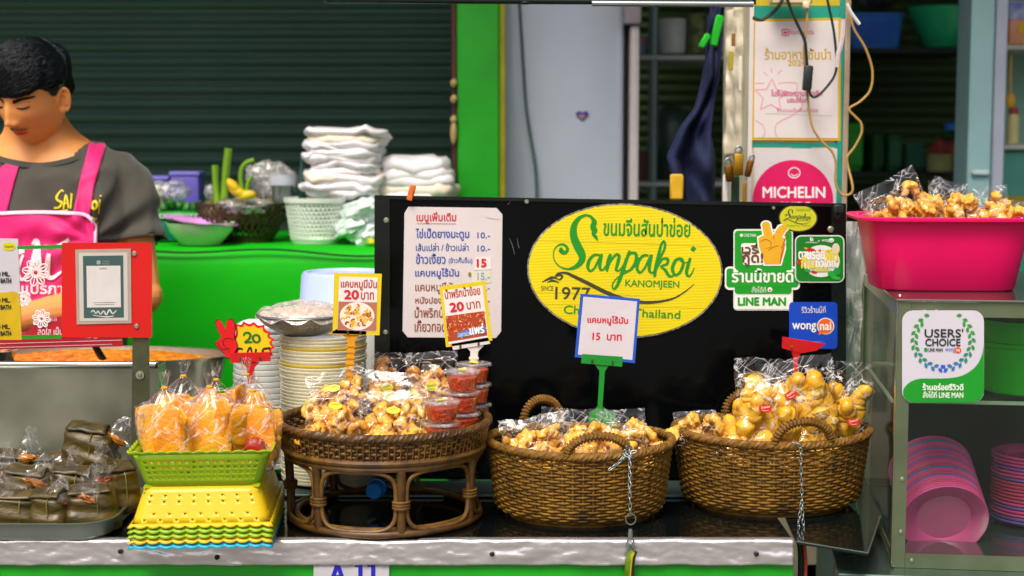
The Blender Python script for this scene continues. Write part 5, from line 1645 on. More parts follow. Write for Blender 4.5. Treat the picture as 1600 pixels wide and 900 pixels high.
# ============================================================ CHILLI TUBS
def chili():
    root = thing('chilli_tub', '', 'tub', (0, 0, 0), 'clear tubs of red chilli paste')
    mc_ = film('cup_clear', (.98, .98, .98), .04, .0, 6, .1, .05, edge=.25)
    MB().lathe([(0, 0), (.0215, 0), (.0225, .002), (.0265, .026), (.0283, .0275), (.0283, .0285), (.026, .0285)], 36).build('cup', mc_, root)
    MB().lathe([(0, .0305), (.024, .0305), (.025, .0325), (.0285, .0318), (.0297, .0295), (.0297, .0282), (.0287, .0282)], 36).build('lid', film('lid_clear', (.95, .96, .96), .08, .10, 10, .2, .1), root)
    def fill(u, v):
        a = 2 * pi * u
        r = .0208 * min(1, v * 4 if v < .25 else 1) if v < .7 else .0240 * (1 - (v - .7) / .3)
        z = .0012 + .0205 * min(1, max(0, (v - .1) / .6))
        r = (.0205 + .0038 * min(1, max(0, (v - .1) / .6))) * (min(1, v / .1)) * (1 if v < .7 else (1 - (v - .7) / .3))
        p = Vector((r * cos(a), r * sin(a), z))
        d = noise.noise(p * 300) * .0012 + noise.noise(p * 700) * .0006
        return p * 1 + Vector((cos(a) * d, sin(a) * d, d * 1.2 if v > .6 else 0))
    MB().grid(fill, 60, 24, cu=True).build('chilli_paste', mat('chilli', '#f0500c', .4, scale=260, col2='#7c1204', coat=.5, bump=.5, bscale=500), root, ang=0)
    o = MB().lathe([(0, .0332), (.0105, .0332), (.0105, .0328), (0, .0328)], 20, sy=.62).build('label_sticker', m_ly, root)
    return root
spc = Spawn(chili())
for (px, Y, n, rz, nm) in ((691, 2.325, 2, 0, 'front'), (722, 2.41, 3, 30, 'middle'), (741, 2.49, 3, 60, 'back right')):
    for k in range(n):
        w = ['bottom', 'second', 'third'][k] if k < n - 1 else 'top'
        spc(TR(Vector((P(px, 650, Y).x + R.uniform(-.001, .001), Y, FZ + .002 + k * .0335)), 0, 0, rz + k * 40),
            '%s tub of red chilli paste in the %s stack on the rattan tray' % (w, nm))

# ============================================================ PINK TUB on the glass cabinet, CABINET
cab0 = P(1396, 886, 2.25)
CY = radians(-7)
MC_ = Matrix.Translation(cab0) @ Matrix.Rotation(CY, 4, 'Z')
CH = P(1400, 471, 2.25).z - cab0.z
CWD, CDP = .62, .50
def cab(name, mb, m, root, **k):
    mb.xf(MC_); return mb.build(name, m, root, **k)
gc_ = thing('glass_cabinet', 'metal framed glass display cabinet with stacked plates inside at the right', 'display cabinet', cab0)
m_al = mat('aluminium', '#7d8a6c', .3, .75, var=.2, scale=8, bump=.15, bscale=30)
m_al2 = mat('aluminium_edge', '#a9ab8c', .25, .85, var=.15, scale=8)
for (x, y) in ((0, 0), (CWD, 0), (0, CDP), (CWD, CDP)):
    cab('corner_post', MB().box(x - .002, x + .016, y - .002 if not y else y - .016, y + (.001 if not y else .002), 0, CH), m_al, gc_, smooth=False)
    cab('post_edge', MB().box(x - .0035, x - .0022, y, y + .016, .001, CH - .001), m_al2, gc_, smooth=False)
for (z0, z1) in ((0, .022), (CH - .022, CH - .0005)):
    cab('front_rail', MB().box(.0165, CWD - .0005, -.0015, .0005, z0, z1), m_al, gc_, smooth=False)
    cab('side_rail', MB().box(-.0018, .0002, .0165, CDP - .017, z0, z1), m_al, gc_, smooth=False)
    cab('back_rail', MB().box(.0165, CWD - .0005, CDP - .001, CDP + .001, z0, z1), m_al, gc_, smooth=False)
cab('top_plate', MB().box(-.006, CWD + .018, -.006, CDP + .006, CH, CH + .004, .001), mat('top_steel', '#8c9486', .12, .9, var=.1, scale=5, bump=.1, bscale=8), gc_, smooth=False)
cab('cabinet_floor', MB().box(.003, CWD, .004, CDP, .006, .012), mat('mirror_steel', '#8fa39b', .08, .9, var=.06, bump=.05, bscale=6), gc_, smooth=False)
m_gl = glass('cabinet_glass', (.88, .95, .91), .022, .015)
cab('front_glass', MB().box(.0162, CWD - .001, .0014, .0038, .012, CH - .003), m_gl, gc_, smooth=False)
cab('side_glass', MB().box(.0004, .0024, .018, CDP - .018, .004, CH - .003), m_gl, gc_, smooth=False)
SHZ = P(1560, 607, 2.45).z - cab0.z
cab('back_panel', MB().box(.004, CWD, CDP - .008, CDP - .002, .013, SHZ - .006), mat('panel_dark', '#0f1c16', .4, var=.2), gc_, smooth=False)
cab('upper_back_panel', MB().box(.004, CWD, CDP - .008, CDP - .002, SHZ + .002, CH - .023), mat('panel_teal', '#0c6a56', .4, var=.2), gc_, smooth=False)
cab('glass_shelf', MB().box(.004, CWD - .002, .10, CDP - .02, SHZ - .004, SHZ), glass('shelf_glass', (.8, .9, .86), .1, .05), gc_, smooth=False)
cab('shelf_edge', MB().box(.004, CWD - .002, .0965, .0995, SHZ - .005, SHZ + .0005), mat('shelf_edge', '#a9b5a0', .4), gc_, smooth=False)
cab('shelf_edge', MB().box(.003, .0055, .10, CDP - .02, SHZ - .005, SHZ + .001), mat('shelf_edge', '', 0), gc_, smooth=False)
for (x, z) in ((.009, .36), (.035, .386), (.009, .135), (.009, .055), (.026, .012), (.30, .012), (.052, .3865)):
    cab('screw', MB().lathe([(0, .002), (.0025, .0015), (.0032, 0)], 10, M=TR((x, -.003, z), 90)), m_scr, gc_)
for k in range(5):
    cab('screw', MB().lathe([(0, .0015), (.0025, .001), (.003, 0)], 10, M=TR((.006, .05 + k * .1, CH + .0042))), m_scr, gc_)
# things behind / in the cabinet
PC = Pl(0, CY); PC.o = cab0 + Vector(PC.n) * .0035
us = MB().prism(rr(1409.5, 485, 1537.5, 629, 17), PC, .0005, .0016).build('award_sticker', mat('sticker_pale', '#c9c6d2', .35, var=.03), gc_, smooth=False, label="white and green USERS' CHOICE sticker with a leaf wreath")
art = Art(PC, us, .002, .0003)
gq = mat('award_green', '#129022', .35, var=.05)
swv = [(1411, 612), (1413, 606), (1422, 597), (1436, 592), (1455, 591.5), (1480, 591), (1500, 588), (1516, 580), (1528, 568), (1535, 552), (1537, 538)]
art.poly([(x, y) for x, y in smooth(swv, 4)] + [(1537.5, 612), (1535.6, 619), (1530, 625.5), (1521, 629), (1426, 629), (1417, 625.5), (1411.5, 619)], gq, 1, 'green_field')
gk = ink('#16201c')
art.text("USERS'", 1445, 514, 1505, 527, gk, 2, bold=.35)
art.text('CHOICE', 1446, 529.5, 1500.5, 540.5, gk, 2, bold=.4)
art.poly(rr(1444, 543.5, 1449.5, 549, 1), gq, 2, 'logo')
art.text('LINE MAN', 1451, 544, 1473, 549, gk, 2, bold=.15)
art.text('wong', 1477, 544, 1492, 551, ink('#4a5fb0'), 2)
art.poly(el(1497, 547, 5, 4.6), ink('#e2481c'), 2, 'logo'); art.text('nai', 1494, 544.5, 1500, 549, W_, 3)
lcol = [ink(c) for c in ('#1d9420', '#1d9420', '#178c38', '#137f66', '#1a6fa8', '#1b52cc')]
cx_, cy_ = 1473.5, 532
for side in (-1, 1):
    for k in range(11):
        a = radians(58 - k * 14.3)              # from upper side down to the bottom
        for j, (rad, lean) in enumerate(((49, 38), (43, -30))):
            if k == 0 and j == 1: continue
            a2 = a - radians(5 * j)
            x = cx_ + side * rad * cos(a2) * .98; y = cy_ - rad * sin(a2) * .95
            tx, ty = -sin(a2) * -1, cos(a2) * -1
            ang = atan2(-cos(a2), -sin(a2)) if False else (a2 + pi / 2)
            dx, dy = side * cos(ang + radians(lean)), -sin(ang + radians(lean))
            L_ = 4.6
            cidx = min(5, int(k / 11 * 6))
            art.poly([(x - dx * L_, y - dy * L_), (x - dx * 1 - dy * 2.7, y - dy * 1 + dx * 2.7), (x + dx * 2.3 - dy * 1.9, y + dy * 2.3 + dx * 1.9), (x + dx * L_, y + dy * L_), (x + dx * 2.3 + dy * 1.9, y + dy * 2.3 - dx * 1.9), (x - dx * 1 + dy * 2.7, y - dy * 1 - dx * 2.7)], lcol[cidx], 2, 'leaf_print')
art.text('ร้านอร่อยรีวิวดี', 1442, 599, 1505, 609.5, ink('#dfe6da'), 2, bold=.4)
art.text('สั่งได้ที่ LINE MAN', 1442, 611.5, 1505, 621.5, ink('#dfe6da'), 2, bold=.2)
art.done()

# coloured plates
def plate_proto(r, m, name, cat, label, group, deep=.011, lip=.0035):
    root = MB().lathe([(0, 0), (r * .62, 0), (r * .64, .001), (r * .72, deep * .55), (r * .955, deep - lip), (r * .985, deep - lip), (r, deep - lip * .6), (r, deep + .0002), (r * .985, deep + .0008), (r * .955, deep), (r * .71, deep * .72), (r * .62, .003), (0, .0026)], 56).build(name, m, None, label=label, cat=cat, group=group)
    root.location = (0, 0, 0)
    return Spawn(root)
cols = {'pink': '#f0549c', 'rose': '#e04c78', 'violet': '#8a64b8', 'blue': '#4a7fc0', 'grey green': '#7a9a94'}
pls = {k: mat('melamine_' + k.replace(' ', '_'), v, .25, var=.06, coat=.5) for k, v in cols.items()}
mesh_src = {k: plate_proto(.067, m, 'plate', 'plate', k + ' melamine plate in the toppled row inside the glass cabinet', 'plates inside the glass cabinet', .012) for k, m in pls.items()}
fc = P(1474, 806, 2.345)
axd = Vector((.06, .88, .40)).normalized()           # axis runs back, left and upwards
Rm = (-axd).to_track_quat('Z', 'Y').to_matrix().to_4x4()
order = ['pink', 'pink', 'pink', 'rose', 'pink', 'pink', 'violet', 'rose', 'pink', 'pink', 'blue', 'rose', 'pink', 'pink', 'rose', 'violet', 'pink', 'rose', 'pink', 'violet', 'rose', 'pink', 'pink', 'blue', 'rose', 'pink']
for k, cn in enumerate(order):
    lb = 'front plate of the toppled row inside the glass cabinet, pink face showing' if k == 0 else '%s plate, %s from the front of the toppled row inside the glass cabinet' % (cn, nth(k + 1))
    o = mesh_src[cn](Matrix.Translation(fc + axd * (.0052 * k)) @ Rm, lb)
pos = P(1613, 800, 2.47)
zb_ = cab0.z + .0125
for k in range(19):
    cn = R.choice(['rose', 'violet', 'pink', 'rose', 'pink', 'violet']) if k < 16 else 'pink'
    lb = 'pink plate on top of the upright plate stack at the right edge' if k == 18 else '%s plate, %s from the top of the upright stack inside the glass cabinet' % (cn, nth(19 - k))
    o = mesh_src[cn](Matrix.Translation((pos.x + R.uniform(-.001, .001), pos.y, zb_ + .0005 + .0058 * k)), lb)
# things seen through the glass
tub_ = thing('green_tub', 'bright green plastic tub on the glass shelf of the cabinet', 'tub', P(1585, 600, 2.6))
q = MC_ @ Vector((.225, .195, SHZ + .001)); m_gtub = mat('green_tub', '#14d818', .35, var=.05)
MB().lathe([(0, 0), (.062, 0), (.068, .004), (.082, .075), (.0845, .076), (.085, .098), (.083, .118), (.080, .118), (.066, .01), (0, .006)], 48, q).build('tub_body', m_gtub, tub_)
MB().lathe([(.085, .077), (.0885, .078), (.0885, .084), (.085, .085)], 48, q).build('rim_band', m_gtub, tub_)
q = MC_ @ Vector((.35, .30, SHZ + .001))
MB().lathe([(0, 0), (.062, 0), (.068, .004), (.082, .075), (.085, .105), (.082, .105), (.066, .01), (0, .006)], 48, q).build('green_tub', m_gtub, None, label='second green tub further right on the glass shelf', cat='tub')
for (x0, y0, x1, y1) in ((1475, 640, 1640, 720), (1480, 612, 1560, 650)):
    a, b = P(x0, y0, 2.95), P(x1, y1, 2.95)
    MB().tube([a, b], .006, 8).build('red_bar', mat('red_bar', '#8a1018', .4), None, label='dull red bar slanting behind the glass cabinet' if y0 > 630 else 'shorter red bar slanting behind the glass cabinet', cat='bar')
wbox('red_rack', 1480, 725, 1700, 742, 2.9, .03, mat('red_bar', '', 0), label='red rack edge behind the plates', cat='rack')
mb = MB()
for k in range(26): mb.blob(P(1495 + k * 6 + R.uniform(-2, 2), 758 + R.uniform(-4, 4), 2.88), (.006, .006, .010), .3, seed=k, nu=8, nv=5)
mb.build('bottle_caps_row', mat('rack_dark', '#3a4440', .3, .5, col2='#9aa49a', c2scale=60), None, label='row of small dark bottles below the red rack edge', cat='bottles')
for (px, py, r, col, lb) in ((1590, 700, .045, '#565c10', 'olive round fruit behind the plates at the right'), (1545, 712, .035, '#3a4a10', 'dark green round fruit behind the plates')):
    MB().blob(P(px, py, 2.92), r, .08).build('round_fruit', mat('fruit_' + col[1:], col, .5), None, label=lb, cat='fruit')
wbox('dark_crate', 1405, 620, 1480, 770, 2.88, .2, mat('crate_dark', '#1c2622', .5, var=.2), label='dark crate behind the toppled plates', cat='crate', bev=.004)
# steel stand under the cabinet
sd_ = thing('steel_stand', 'low stainless stand carrying the glass cabinet', 'stand', MC_ @ Vector((.25, .2, -.85 if False else -cab0.z)))
m_st2 = mat('stand_steel', '#5f776e', .22, .8, var=.15, scale=4, bump=.1, bscale=12)
mb = MB().box(-.085, .75, -.045, .56, -.006, -.0005, .0015); mb.xf(MC_); mb.build('stand_top', m_st2, sd_, smooth=False)
mb = MB().box(-.083, .75, -.043, -.040, -.055, -.0065); mb.xf(MC_); mb.build('front_apron', m_st2, sd_, smooth=False)
for x, y in ((-.07, -.03), (.7, -.03), (-.07, .54), (.7, .54)):
    mb = MB().box(x, x + .03, y, y + .03, -cab0.z, -.007); mb.xf(MC_); mb.build('leg', m_st2, sd_, smooth=False)
MB().tube([P(1352, 757, 2.66), P(1396, 884, 2.24)], .002, 6).build('steel_edge', m_al2, None, label='thin slanting metal edge left of the glass cabinet', cat='metal strip')

# hanging clear bag between board and cabinet, paper inside
def hb(u, v):
    x = P(1322 + 48 * u * (1 - .45 * (1 - v)) + 4, 0, 2.72).x
    z0, z1 = P(0, 640, 2.72).z, P(0, 345, 2.72).z
    return Vector((x + .006 * noise.noise(Vector((u * 3, v * 5, 0))) - .02 * v * u, 2.70 + .02 * noise.noise(Vector((u * 5, v * 6, 3))), z0 + (z1 - z0) * v))
MB().grid(hb, 24, 50).build('hanging_film', film('hang_film', (.9, .92, .9), .05, .42, 14, .5, .2, (.72, .72, .66), .2, .8), None, ang=0, label='crumpled clear plastic hanging between the black board and the glass cabinet', cat='plastic film')
wbox('paper_bag', 1352, 530, 1392, 600, 2.86, .03, mat('paper_bag', '#b5a888', .6, var=.2, scale=20), label='creased paper bag seen through the side glass of the cabinet', cat='paper bag', bev=.006)

# pink tub
m_pink = mat('pink_plastic', '#ff0868', .45, var=.05, coat=.06, spec=.35)
tz = cab0.z + CH + .0045
pt_ = thing('pink_tub', 'large hot pink plastic tub full of snack bags on top of the glass cabinet', 'tub', (P(1475, 0, 2.42).x, 2.42, tz))
pcx, pcy = P(1482, 0, 2.425).x, 2.43
def tubring(w, d, z, n=64, ex=.42):
    vs = []
    for k in range(n):
        a = 2 * pi * k / n
        x = abs(cos(a)) ** ex * (1 if cos(a) > 0 else -1) * w / 2; y = abs(sin(a)) ** ex * (1 if sin(a) > 0 else -1) * d / 2
        vs.append(Matrix.Translation((pcx, pcy, 0)) @ Matrix.Rotation(CY * .6, 4, 'Z') @ Vector((x, y, z)))
    return vs
HT = .112
rings = [(.208, .15, tz), (.214, .156, tz + .003), (.25, .19, tz + HT - .012), (.252, .192, tz + HT - .004), (.284, .224, tz + HT - .003), (.286, .226, tz + HT + .001), (.280, .220, tz + HT + .003), (.250, .190, tz + HT + .001), (.243, .183, tz + HT - .01), (.208, .15, tz + .006), (.01, .01, tz + .005)]
vs = []; fs = []
for w, d, z in rings: vs += tubring(w, d, z)
for j in range(len(rings) - 1):
    fs += [(j * 64 + k, j * 64 + (k + 1) % 64, (j + 1) * 64 + (k + 1) % 64, (j + 1) * 64 + k) for k in range(64)]
fs.append(tuple(range(64)))
MB().add(vs, fs).build('tub_body', m_pink, pt_)
g3_ = 'bags of snacks in the pink tub'
def TM(px, py, Y, back, roll, yaw=0): return at(px, py, Y, back, roll, yaw)
snack_bag('tilted bag with a tall clear corner at the left of the pink tub', TM(1428, 370, 2.42, 10, -28), .105, .100, .05, K1, 17, .22, None, g3_, 1.15)
snack_bag('bag with a pointed clear corner behind the tilted one in the pink tub', TM(1462, 360, 2.47, 6, 24), .075, .082, .04, K1, 10, .3, None, g3_, 1.1)
snack_bag('middle bag of golden curls in the pink tub', TM(1492, 368, 2.42, 12, 4), .09, .085, .045, K1, 13, .26, None, g3_, 1.15)
snack_bag('right bag with crumpled top in the pink tub', TM(1540, 368, 2.41, 12, -5), .085, .080, .04, K1, 11, .3, None, g3_, 1.1, crk=1.5)
snack_bag('low bag spilling over the left rim of the pink tub', TM(1402, 352, 2.43, 10, -58), .05, .062, .016, K1, 5, .3, None, g3_, .9, crk=1.5)
snack_bag('low bag at the right end of the pink tub', TM(1580, 368, 2.42, 20, 10), .07, .06, .03, K1, 6, .35, None, g3_, 1., crk=1.5)
snack_bag('bag lying deep in the pink tub under the others', TM(1480, 392, 2.43, 40, 0), .2, .10, .05, K1, 22, .14, None, g3_, 1.3)

# ============================================================ CREAM PLATE STACKS, COLANDER, TUB
m_crm = mat('cream_melamine', '#ddd8b8', .3, var=.04, coat=.4)
m_crmy = mat('cream_yellow', '#d9bd4a', .35, var=.08, coat=.3)
cq = P(506, 640, 2.62)
cpl = plate_proto(.0745, m_crm, 'plate', 'plate', 'cream plate in the tall stack behind the rattan tray', 'cream plates in the tall stack', .010, .0046)
cpy = plate_proto(.0745, m_crmy, 'plate', 'plate', 'yellowed plate in the tall cream stack behind the rattan tray', 'cream plates in the tall stack', .010, .0046)
topz = P(506, 527, 2.62).z
npl = int((topz - CZ) / .00575)
for k in range(npl):
    yl = npl - k in (4, 9)
    (cpy if yl else cpl)(TR((cq.x + R.uniform(-.0012, .0012), 2.62, CZ + .0075 + k * .00575), 0, 0, R.uniform(0, 360)),
                         ('upper' if npl - k == 4 else 'lower') + ' yellowed plate in the tall cream stack behind the rattan tray' if yl else 'cream plate, %s from the top of the tall stack behind the rattan tray' % nth(npl - k))
wpl = plate_proto(.06, mat('white_melamine', '#d9dcd8', .3, var=.04, coat=.4), 'plate', 'plate', 'white plate in the stack left of the tall cream stack', 'white plates in the stack behind the SALE sign', .014, .0085)
zt2 = P(415, 520, 2.74).z
n2 = int((zt2 - CZ) / .0105)
for k in range(n2):
    wpl(TR((P(417, 600, 2.74).x + R.uniform(-.001, .001), 2.74, CZ + .007 + k * .0105)), 'white plate, %s from the top of the stack behind the SALE sign' % nth(n2 - k))
c = Vector((P(418, 500, 2.76).x, 2.74, zt2 + .009))
MB().blob(c + Vector((0, 0, .004)), (.052, .04, .012), .25, 3, 2, 24, 12).build('white_bag', m_bag, None, label='white bag flopped on the white plate stack left of the colander', cat='bag')
MB().lathe([(0, 0), (.026, 0), (.045, .024), (.046, .034), (.044, .034), (.025, .004), (0, .003)], 36, Vector((P(550, 750, 2.56).x, 2.57, CZ + .007))).build('white_bowl', m_crm, None, label='small white bowl seen between the legs of the rattan tray', cat='bowl')
# colander
co = P(473, 492, 2.6)
cz = co.z - .034
cl = thing('colander', 'steel mesh colander holding food under clear film on top of the cream plates', 'colander', (co.x, 2.6, cz))
mb = MB()
perf(mb, lambda v: .030 + .046 * sin(v * 1.45) ** .9, .034, 0, 100, 13, .52, c=(co.x, 2.6, cz))
solid(mb.build('mesh_bowl', mat('colander_steel', '#b7b3a2', .28, .9, var=.1), cl, weld=True), .0008)
MB().lathe([(0, 0), (.031, 0), (.031, .001), (0, .001)], 30, (co.x, 2.6, cz)).build('base', m_steel, cl)
MB().tube([Vector((co.x + .077 * cos(t), 2.6 + .077 * sin(t), cz + .035)) for t in (2 * pi * k / 48 for k in range(48))], .0024, 8, closed=True).build('rim', m_steel, cl)
mb = MB()
for k in range(34):
    a = R.uniform(0, 6.28); r = R.uniform(0, .062)
    mb.blob((co.x + r * cos(a), 2.6 + r * sin(a), cz + .030 + (.010 - r * .10)), (.014, .013, .010), .3, 2, k, 10, 7)
mb.build('wrapped_food', mat('food_pale', '#d9a98a', .5, var=.2, scale=40, col2='#e8d8c8'), None, label='pale pink food heaped in the colander', cat='food')
def cf(u, v):
    a = 2 * pi * u; r = .080 * v
    return Vector((co.x + r * cos(a), 2.6 + r * sin(a), cz + .036 + .020 * (1 - v ** 3) + .005 * noise.noise(Vector((cos(a) * v * 5, sin(a) * v * 5, 2))) - (.010 * max(0, v - .9) * 10 * abs(sin(a * 5)))))
MB().grid(cf, 64, 22, cu=True).build('cover_film', film('cover_film', (.97, .95, .94), .04, .3, 30, .5, .15, (.9, .84, .80), .2, .8), None, ang=0, label='milky film stretched over the food in the colander', cat='film')
# blue lidded tub behind
bt0 = P(540, 470, 2.84)
bl = thing('lidded_tub', 'round white tub with a pale blue lid behind the colander', 'tub', (bt0.x, 2.86, CZ))
zl0, zl1 = P(0, 470, 2.86).z, P(0, 424, 2.86).z
MB().lathe([(0, 0), (.075, 0), (.082, .01), (.093, zl0 - CZ - .004), (.090, zl0 - CZ), (0, zl0 - CZ)], 48, (bt0.x, 2.86, CZ + .0005)).build('tub_body', mat('tub_white', '#d5d6d2', .35, var=.04), bl)
MB().lathe([(0, zl1 - .004), (.072, zl1 - .004), (.074, zl1), (.080, zl1), (.084, zl1 - .006), (.087, zl0 + .006), (.091, zl0 + .001), (.086, zl0 + .001)], 48, (bt0.x, 2.86, 0)).build('lid', mat('lid_blue', '#b3c6ee', .3, var=.03), bl)
# blue capped bottle lying behind the tray
bo = thing('water_bottle', 'clear water bottle with a bright blue cap lying under the rattan tray', 'bottle', G(588, 775, CZ + .0))
Mb = Matrix.Translation(P(587, 764, 2.44)) @ Euler((radians(-84), 0, radians(-10))).to_matrix().to_4x4()
MB().lathe([(.0125, 0), (.0125, .012), (.028, .035), (.031, .045), (.031, .2), (0, .205)], 30, M=Mb).build('bottle_body', film('pet', (.8, .9, .95), .12, .02, 10, .2, .04), bo)
MB().lathe([(0, -.013), (.0125, -.013), (.0135, -.011), (.0135, .002), (0, .002)], 28, M=Mb).build('cap', mat('cap_blue', '#1f90f0', .35, var=.05), bo)
MB().tube([Mb @ Vector((.0142 * cos(t), .0142 * sin(t), .007)) for t in (2 * pi * k / 24 for k in range(24))], .002, 6, closed=True).build('cap_ring', mat('cap_blue', '', 0), bo)

# ============================================================ PRICE CARDS ON STICKS
def holder(root, Y, clamp, stem, m, notch=True, base=None):
    pl = Pl(Y)
    MB().prism(clamp, pl, -.003, .004).build('clamp', m, root, smooth=False)
    (x0, y0), (x1, y1), w = stem
    MB().prism([(x0 - w * 1.5, y0), (x0 + w * 1.5, y0), (x0 + w * .6, y0 + 9), (x1 + w * .5, y1), (x1 - w * .5, y1), (x0 - w * .6, y0 + 9)], pl, -.002, .002).build('stick', m, root, smooth=False)
    if notch:
        mb = MB(); n = max(3, int(abs(y1 - y0) / 9))
        for k in range(2, n):
            y = y0 + (y1 - y0) * k / n; x = x0 + (x1 - x0) * k / n
            mb.prism([(x - w * .75, y - 1.6), (x + w * .75, y - 1.6), (x + w * .75, y + 1.6), (x - w * .75, y + 1.6)], pl, -.003, .0032)
        mb.build('notches', m, root, smooth=False)
    for cx2 in (.25, .75):
        xx = clamp[0][0] + (clamp[1][0] - clamp[0][0]) * cx2; yy = (clamp[0][1] + clamp[2][1]) / 2 + 3 + (clamp[1][1] - clamp[0][1]) * (cx2 - .5)
        MB().prism([(xx - 1.5, yy - 3), (xx + 1.5, yy - 3), (xx + 1.5, yy + 3), (xx - 1.5, yy + 3)], pl, .0045, .0058).build('rivet', mat('rivet_dark', '#5a4a20', .4, .5), root, smooth=False)
m_cp = mat('card_white', '#e6dfde', .35, var=.02, coat=.3, bump=.05, bscale=14)
red2 = ink('#cc1f2a'); redb = ink('#b5402e')
m_cy = mat('card_frame_yellow', '#dcc40e', .35, var=.05, coat=.2)
# (b) two yellow framed cards
pb = thing('price_card', 'yellow framed price card showing a plate of crackling, standing over the tray', 'price card', P(548, 585, 2.44))
L1 = Pl(2.44)
MB().prism([(522, 426.5), (596.5, 428), (593, 524), (519.5, 521)], L1, .001, .004).build('card', m_cy, pb, smooth=False)
art = Art(L1, pb, .0044, .0003)
art.poly([(530, 432), (590, 433.5), (587.5, 518), (527, 515.5)], m_cp, 0, 'paper')
art.text('แคบหมูมีมัน', 532.5, 436, 588.5, 453, redb, 2, rot=1, bold=.3)
art.text('20', 538, 453.5, 560, 467, red2, 2, rot=1, bold=.9)
art.text('บาท', 564, 456.5, 584, 468, redb, 2, rot=1, bold=.25)
art.poly([(529, 471), (588.8, 472.5), (587.5, 517), (527.3, 515)], ink('#b06a58'), 1, 'photo')
art.poly(el(558, 494, 27, 22), ink('#e8e0d0'), 2, 'photo')
q = random.Random(5)
for k in range(46):
    a, r = q.uniform(0, 6.28), q.uniform(0, 1) ** .5
    x, y = 558 + 23 * r * cos(a), 494 + 18 * r * sin(a)
    art.rib([(x + 3.2 * cos(t), y + 2.6 * sin(t), 2.6) for t in (a, a + 1, a + 2, a + 3.2)], ink(q.choice(['#d9a01c', '#e2b43c', '#c47a1a', '#a8481c', '#e8c860', '#b8401c'])), 3, 'photo', 2)
art.done()
m_hy = mat('holder_amber', '#d39412', .4, var=.08)
holder(pb, 2.44, [(534, 510), (573, 512), (572, 524), (512, 522)], ((549, 522), (545, 596), 10), m_hy)

pc_ = thing('price_card', 'tilted yellow framed price card with a chilli picture before the menu card', 'price card', P(742, 590, 2.5))
L2 = Pl(2.5)
MB().prism([(686.5, 448), (758, 439), (769.5, 532), (697, 542.5)], L2, .001, .004).build('card', m_cy, pc_, smooth=False)
art = Art(L2, pc_, .0044, .0003)
art.poly([(692, 454), (754, 446), (763, 527), (701, 538)], m_cp, 0, 'paper')
art.text('น้ำพริกน้ำย้อย', 696, 452, 751, 467, redb, 2, rot=-7.5, bold=.25)
art.text('20', 704, 474, 725, 487.5, red2, 2, rot=-7, bold=.9)
art.text('บาท', 730, 472.5, 751, 483.5, redb, 2, rot=-7, bold=.25)
art.poly([(696.5, 494), (756.5, 486), (761.5, 524), (700.5, 534)], ink('#a8401c'), 1, 'photo')
for k in range(150):
    x, y = q.uniform(698, 758), q.uniform(491, 528)
    y = y - (x - 698) * .1 + 1.5
    y = min(max(y, 496 - (x - 697) * .13), 531 - (x - 700) * .16)
    t = q.uniform(0, 6.28); l_ = q.uniform(1, 2.6)
    art.rib([(x - l_ * cos(t), y - l_ * sin(t), q.uniform(.8, 1.6)), (x + l_ * cos(t), y + l_ * sin(t), .8)], ink(q.choice(['#d8381c', '#e0702a', '#7a1c0c', '#e8a83c', '#c81c14', '#e8c8a0'])), 2, 'photo', 1)
art.poly([(714, 520), (757, 508), (759, 519), (715, 528)], ink('#2f6fc0'), 3, 'photo')
art.text('ของฝากเมือง', 716, 519, 735, 527, W_, 4, rot=-8)
art.text('แพร่', 735, 508, 757, 523, W_, 4, rot=-8, bold=.6)
art.done()
holder(pc_, 2.5, [(705, 536), (762, 527), (766, 537), (708, 547)], ((741, 540), (739, 600), 10), mat('holder_white', '#d8d2ce', .4, var=.05))

pd = thing('price_card', 'white price card framed in blue on a green stick before the oval sign', 'price card', P(939, 660, 2.5))
MB().prism([(907, 459), (1000, 467), (992, 567.5), (898, 558)], L2, .001, .0035).build('card', mat('frame_blue', '#1f55c0', .4, var=.15, scale=40), pd, smooth=False)
art = Art(L2, pd, .0039, .0003)
art.poly([(911.5, 463.5), (995.5, 471), (988, 562.5), (903, 554)], mat('card_laminate', '#d2ccd2', .12, var=.04, coat=.8, bump=.35, bscale=25), 0, 'paper')
art.text('แคบหมูไร้มัน', 918, 493, 981, 507.5, red2, 1, rot=1.5, bold=.5)
art.text('15  บาท', 926, 520, 971, 531, red2, 1, rot=1.5, bold=.5)
art.done()
m_hg = mat('holder_green', '#138a2c', .35, var=.06)
holder(pd, 2.5, [(909.5, 553), (973, 557.5), (972, 573), (908, 567.5)], ((941, 571), (936, 662), 7), m_hg, False)
MB().prism([(936, 632), (939, 632), (948, 642), (962, 648), (962, 668), (920, 668), (921, 646), (930, 641)], Pl(2.505), -.004, .004).build('base', m_hg, pd, smooth=False)

# red SALE sign
ps = thing('sale_sign', 'red and yellow SALE sign with a red V hand, on a red stick', 'sale sign', P(392, 600, 2.5))
def Z7(x, y): return (320 + x / 7.5, 480 + y / 7.5)
cusps = [(352, 190), (450, 165), (575, 170), (695, 205), (768, 292), (815, 378), (820, 478), (800, 570), (700, 640), (560, 660), (430, 650), (350, 620), (320, 400)]
outer = []
for a, b in zip(cusps, cusps[1:] + cusps[:1]):
    for k in range(6):
        t = k / 6; mx, my = 560, 400
        x, y = a[0] + (b[0] - a[0]) * t, a[1] + (b[1] - a[1]) * t
        s_ = 1 - .13 * sin(pi * t) if k else 1
        outer.append(Z7(mx + (x - mx) * s_, my + (y - my) * s_))
MB().prism(outer, L2, .0005, .0022).build('star_card', mat('sale_red', '#d8141a', .35, var=.04), ps, smooth=False)
art = Art(L2, ps, .0026, .0003)
art.poly([(395 + (x - 395) * .87, 534 + (y - 534) * .85) for x, y in outer], mat('sale_yellow', '#dfc40c', .4, var=.04), 0, 'star_print')
